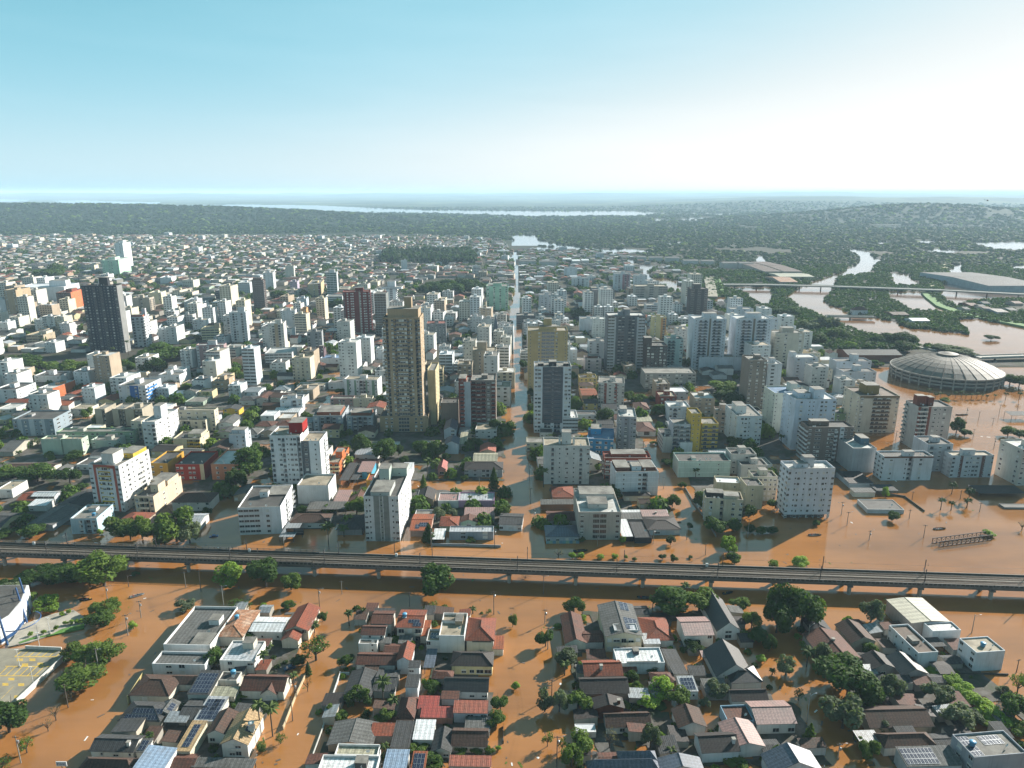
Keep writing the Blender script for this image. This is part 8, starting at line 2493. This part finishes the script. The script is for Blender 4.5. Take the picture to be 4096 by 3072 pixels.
town = MB()
TM = []
def tmat(m):
    if m not in TM:
        TM.append(m)
    return TM.index(m)
green = []
n_h = n_a = 0
tree_spots = []
for (cx, cy, w0, d0) in P:
    far = cy > 700
    u = R.random()
    if u < (.24 if cy < 700 else .22 if cy < 1100 else .48):
        tree_spots.append((cx + R.uniform(-3, 3), cy + R.uniform(-3, 3)))
        continue
    w, d = (w0 * R.uniform(.72, .98), d0 * R.uniform(.6, .95)) if cy < 1150 else (w0 * R.uniform(.85, 1.1), d0 * R.uniform(.8, 1.1))
    rz = math.radians(R.uniform(-3, 3) - (2.5 if cx < 0 else -1.5))
    if cy < 2400 and taken(cx, cy, w, d, rz, .3):
        if cy < 700 and not taken(cx, cy, 4, 4, 0, 1.5) and R.random() < .55:
            tree_spots.append((cx, cy))
        continue
    mid = R.random() < (0 if cy < 490 else .08 if cy < 560 else .31 if cy < 950 else .20 if cy < 1250 else .02)
    h = (R.uniform(8, 19) if cy < 600 else R.choice((9, 10, 12, 12.5, 15, 15, 18, 21, 24, 27, 30, 36)) if cy < 1250 else R.uniform(8, 15)) if mid else R.choice((3.4, 3.8, 4.2, 6.4, 6.8))
    if cy > 1500 and not mid:
        h = R.uniform(3.2, 5.5)
    if mid:
        w, d = w * 1.15, d * 1.2
    col = R.choice(('#dfe0df', '#e4e4e0', '#d6d2c6', '#cfd6da', '#c9c9c6', '#e2e3e3', '#dcdedd', '#d9cfb8', '#b5a48f')) if mid else R.choice(WCOL) if cy < 900 or mid or R.random() < (.3 if cy < 1250 else .12) else R.choice(('#a39d92', '#8f8a82', '#b5aca0', '#9c8f80', '#a9a9a6', '#b59a84', '#c9c5ba'))
    y0 = cy - d / 2
    z = 0.0 if to_photo(cx, cy, 0)[1] > FLOOD_EDGE else .8
    flat = mid or R.random() < (.30 if cy < 1300 else .2)
    if cy < 1250:
        occupy(cx, cy, w, d, rz, .4)
    if (n_a < 150 if mid else n_h < 148) and cy < 1100:
        rm = R.choice(PITCHED)
        if mid:
            lab = where(cx, cy, '%s mid-rise block with window rows' % CWORD.get(col, 'grey'))
            n_a += 1
        elif flat:
            lab = where(cx, cy, '%s flat-roofed building' % CWORD.get(col, 'grey'))
            n_h += 1
        else:
            lab = where(cx, cy, '%s house with %s roof' % (CWORD.get(col, 'grey'), RWORD[rm]))
            n_h += 1
        wn_ = 'w' + '.w' * max(1, int(w / 5)) if cy < 620 else ''
        if mid:
            q_ = max(2, int(w / 4.5))
            wn_ = R.choice(('w.' * q_, 's.w.' * (q_ // 2 + 1), 'd.' * q_, 'b.w.' * (q_ // 2 + 1), 'h' * q_, 'ww.' * (q_ // 2 + 1), 'wL.' * (q_ // 2 + 1)))
        ro = house_at(cx, y0, w, d, h, lab, 'f' if flat else R.choice(('gx', 'gy', 'h', 'gx')), R.uniform(1.2, 2.2), rm, col, rz, .4, wn_, '', name='apartment_building' if mid else 'house',
                      cat='apartment building' if mid else 'house', flr=R.choice(FLATS), par=.6, fl=max(1, round(h / 3.0)), box=[(.3, .55, .4, .65, 2.6, col)] if mid else None, group='low town buildings')
        ro.location.z = 0
        continue
    # farther off: one mass of roofs
    c, s = math.cos(rz), math.sin(rz)
    T = lambda x, y, zz: (cx + x * c - y * s, y0 + d / 2 + x * s + y * c, zz)
    a, b = w / 2, d / 2
    wm_ = tmat(wall(col))
    q = [(-a, -b), (a, -b), (a, b), (-a, b)]
    for k in range(4):
        j = (k + 1) % 4
        town.face([T(*q[k], -1.5), T(*q[j], -1.5), T(*q[j], h + z), T(*q[k], h + z)], wm_)
    if flat:
        fm = tmat(flatroof(R.choice(FLATS)))
        town.face([T(*q[k], h + z - .5) for k in range(4)], fm)
        if mid:
            town.box(cx - 2, cy - 1, h + z - .5, cx + 2, cy + 2.5, h + z + 2.4, wm_)
            gm = tmat(glass('dark'))
            for f in range(int(h / 3)):
                nn = max(2, int(w / 3.4))
                for k in range(nn):
                    x0 = -a + w * (k + .25) / nn
                    town.face([T(x0, -b - .04, z + f * 3 + 1), T(x0 + w / nn * .5, -b - .04, z + f * 3 + 1), T(x0 + w / nn * .5, -b - .04, z + f * 3 + 2.3), T(x0, -b - .04, z + f * 3 + 2.3)], gm)
    else:
        rm = tmat(roofmat(R.choice(PITCHED if cy < 1000 else ('fibre', 'fibredark', 'brown', 'redbrown', 'fibredark', 'dark', 'terracotta', 'fibre', 'metal'))))
        rs = R.uniform(1.2, 2.3)
        o = .4
        H0 = h + z
        if R.random() < .5:
            for (e0, e1) in (((-a - o, -b - o), (a + o, -b - o)), ((a + o, b + o), (-a - o, b + o))):
                L = abs(e1[0] - e0[0])
                town.face([T(*e0, H0 - .2), T(*e1, H0 - .2), T(e1[0], 0, H0 + rs), T(e0[0], 0, H0 + rs)], rm, [(0, 0), (L, 0), (L, b), (0, b)])
            for x in (-a, a):
                town.face([T(x, -b, H0), T(x, b, H0), T(x, 0, H0 + rs - .1)], wm_)
        else:
            for (e0, e1) in (((a + o, -b - o), (a + o, b + o)), ((-a - o, b + o), (-a - o, -b - o))):
                L = abs(e1[1] - e0[1])
                town.face([T(*e0, H0 - .2), T(*e1, H0 - .2), T(0, e1[1], H0 + rs), T(0, e0[1], H0 + rs)], rm, [(0, 0), (L, 0), (L, a), (0, a)])
            for y in (-b, b):
                town.face([T(-a, y, H0), T(a, y, H0), T(0, y, H0 + rs - .1)], wm_)
tw = town.build('far_town', TM)
tag(tw, 'far low roofs of the town merging into one mass', None, kind='stuff')

# trees between the houses: the near ones singly, the far ones as a mass
pts = []
n_t = 0
tree_spots.sort(key=lambda t: t[1])
for (x, y) in tree_spots:
    if y < 320:
        continue
    r = R.uniform(3.0, 5.2)
    if False:
        k = R.choice(('dark', 'dark', 'mid', 'mid', 'palm'))
        h = r * R.uniform(1.5, 2.1) if k != 'palm' else r * 2.2
        tree_at(x, y, 0, h, r if k != 'palm' else r * .7, k, where(x, y, TWORD[k]))
        n_t += 1
    else:
        z = 0.0 if to_photo(x, y, 0)[1] > FLOOD_EDGE else .8
        pts.append((x, y, z, r * R.uniform(.9, 1.5), R.choice((0, 0, 1))))
        if R.random() < .6:
            pts.append((x + R.uniform(-6, 6), y + R.uniform(-6, 6), z, r * R.uniform(.7, 1.2), R.choice((0, 0, 1))))
pts = np.array(pts, float)
nearp = pts[:, 1] < 800
leaf_clumps('garden_trees', pts[nearp], 300, ('dark', 'mid'), 'green garden trees crowding the yards between buildings', 1.3, .15)
leaf_clumps('town_trees', pts[~nearp], 36, ('dark', 'mid'), 'dark green garden trees scattered through the far town', 1.25)

# woods on the plain, along the river and over the hills
M = 90000
fx = rng.uniform(-150, 4246, M)
fy = 792 + (1400 - 792) * rng.random(M) ** 1.35
keep = ~inpoly(fx, fy, CITY)
for poly in WPOLY:
    keep &= ~inpoly(fx, fy, poly)
fx, fy = fx[keep], fy[keep]
aa = (fx - CX) / FOC
bb_ = (CY - fy) / FOC
tt = -CAM_H / (-SP + bb_ * CP)
X, Y = aa * tt, (CP + bb_ * SP) * tt
dn = vnoise(X, Y, 420, 31) * .6 + vnoise(X, Y, 130, 32) * .4
keep = (dn > np.where(Y < 2600, .36, .18)) & (Y < 8500) & (Y > 560)
X, Y = X[keep], Y[keep]
Z = terrain_z(X, Y)
keep = Z > 0
X, Y, Z = X[keep], Y[keep], Z[keep]
if len(X) > 34000:
    X, Y, Z = X[:34000], Y[:34000], Z[:34000]
rad = np.clip(Y / 330, 3.4, 13) * rng.uniform(.7, 1.35, len(X))
kind = (rng.random(len(X)) < .10).astype(float)
W = np.stack([X, Y, Z - .3, rad, kind], -1)
nearw = Y < 1700
leaf_clumps('riverside_trees', W[nearw], 42, ('dark', 'mid'), 'green trees crowding the river banks and islands', .95, .30)
leaf_clumps('woodland', W[~nearw], 16, ('far', 'mid'), 'dense dark woodland covering the plain and hills', .75, .5, .1)

# eucalyptus stand behind the town
ex, ey = [], []
for k in range(260):
    u, v = R.uniform(1080, 1900), R.uniform(585, 690)
    x, y = ground('T2', u, v)
    ex.append((x, y, .5, R.uniform(7, 11), 0))
leaf_clumps('eucalyptus_stand', np.array(ex), 60, ('far',), 'tall dark eucalyptus stand behind the town', 1.9)

# shrubs and hedges crowding the near gardens
gp = []
for k in range(5000):
    x, y = R.uniform(-128, 175), R.uniform(176, 268)
    if (-80 < x < -66) or (-6 < x < 17) or (100 < x < 112 and y < 245):
        continue
    if taken(x, y, 1.5, 1.5, 0, .2) or not taken(x, y, 9, 9):
        continue
    gp.append((x, y, -.1, R.uniform(.7, 1.9), R.choice((0, 0, 1, 1, 2))))
    if len(gp) >= 170:
        break
leaf_clumps('garden_greenery', np.array(gp), 150, ('dark', 'mid', 'light'), 'low hedges and shrubs crowding the flooded gardens', 1.1, .2)

# driftwood and litter on the water
db = MB()
for k in range(420):
    y = 180 + 330 * R.random() ** 1.6
    x = R.uniform(-.72, .72) * y
    if taken(x, y, 1, 1):
        continue
    a = R.uniform(0, 3.14)
    L, W = R.uniform(.2, 1.3), R.uniform(.1, .35)
    c, s = math.cos(a), math.sin(a)
    db.prism([(x + c * L - s * W, y + s * L + c * W), (x - c * L - s * W, y - s * L + c * W), (x - c * L + s * W, y - s * L - c * W), (x + c * L + s * W, y + s * L - c * W)], -.05, .07, R.choice((0, 0, 0, 0, 1, 2, 2)))
o = db.build('floating_debris', [M_WOOD, M_WHITE, leafmat('mid')])
tag(o, 'scattered driftwood and litter floating on the flood', None, kind='stuff')
HAZE = 0.00006
# ---------------------------------------------------------------- the air
hz = MB()
hz.box(-64000, -3500, -6, 64000, 64500, 215)
me = hz.mesh('haze', [])
hm = bpy.data.materials.new('haze')
hm.use_nodes = True
hnt = hm.node_tree
hnt.nodes.clear()
ho = hnt.nodes.new('ShaderNodeOutputMaterial')
hv = hnt.nodes.new('ShaderNodeVolumePrincipled')
hv.inputs['Color'].default_value = (.58, .81, 1.0, 1)
hv.inputs['Density'].default_value = HAZE
hv.inputs['Anisotropy'].default_value = 0.0
hnt.links.new(hv.outputs[0], ho.inputs['Volume'])
me.materials.append(hm)
haze = link('haze', me)
tag(haze, 'pale blue haze over the far plain', None, kind='stuff')
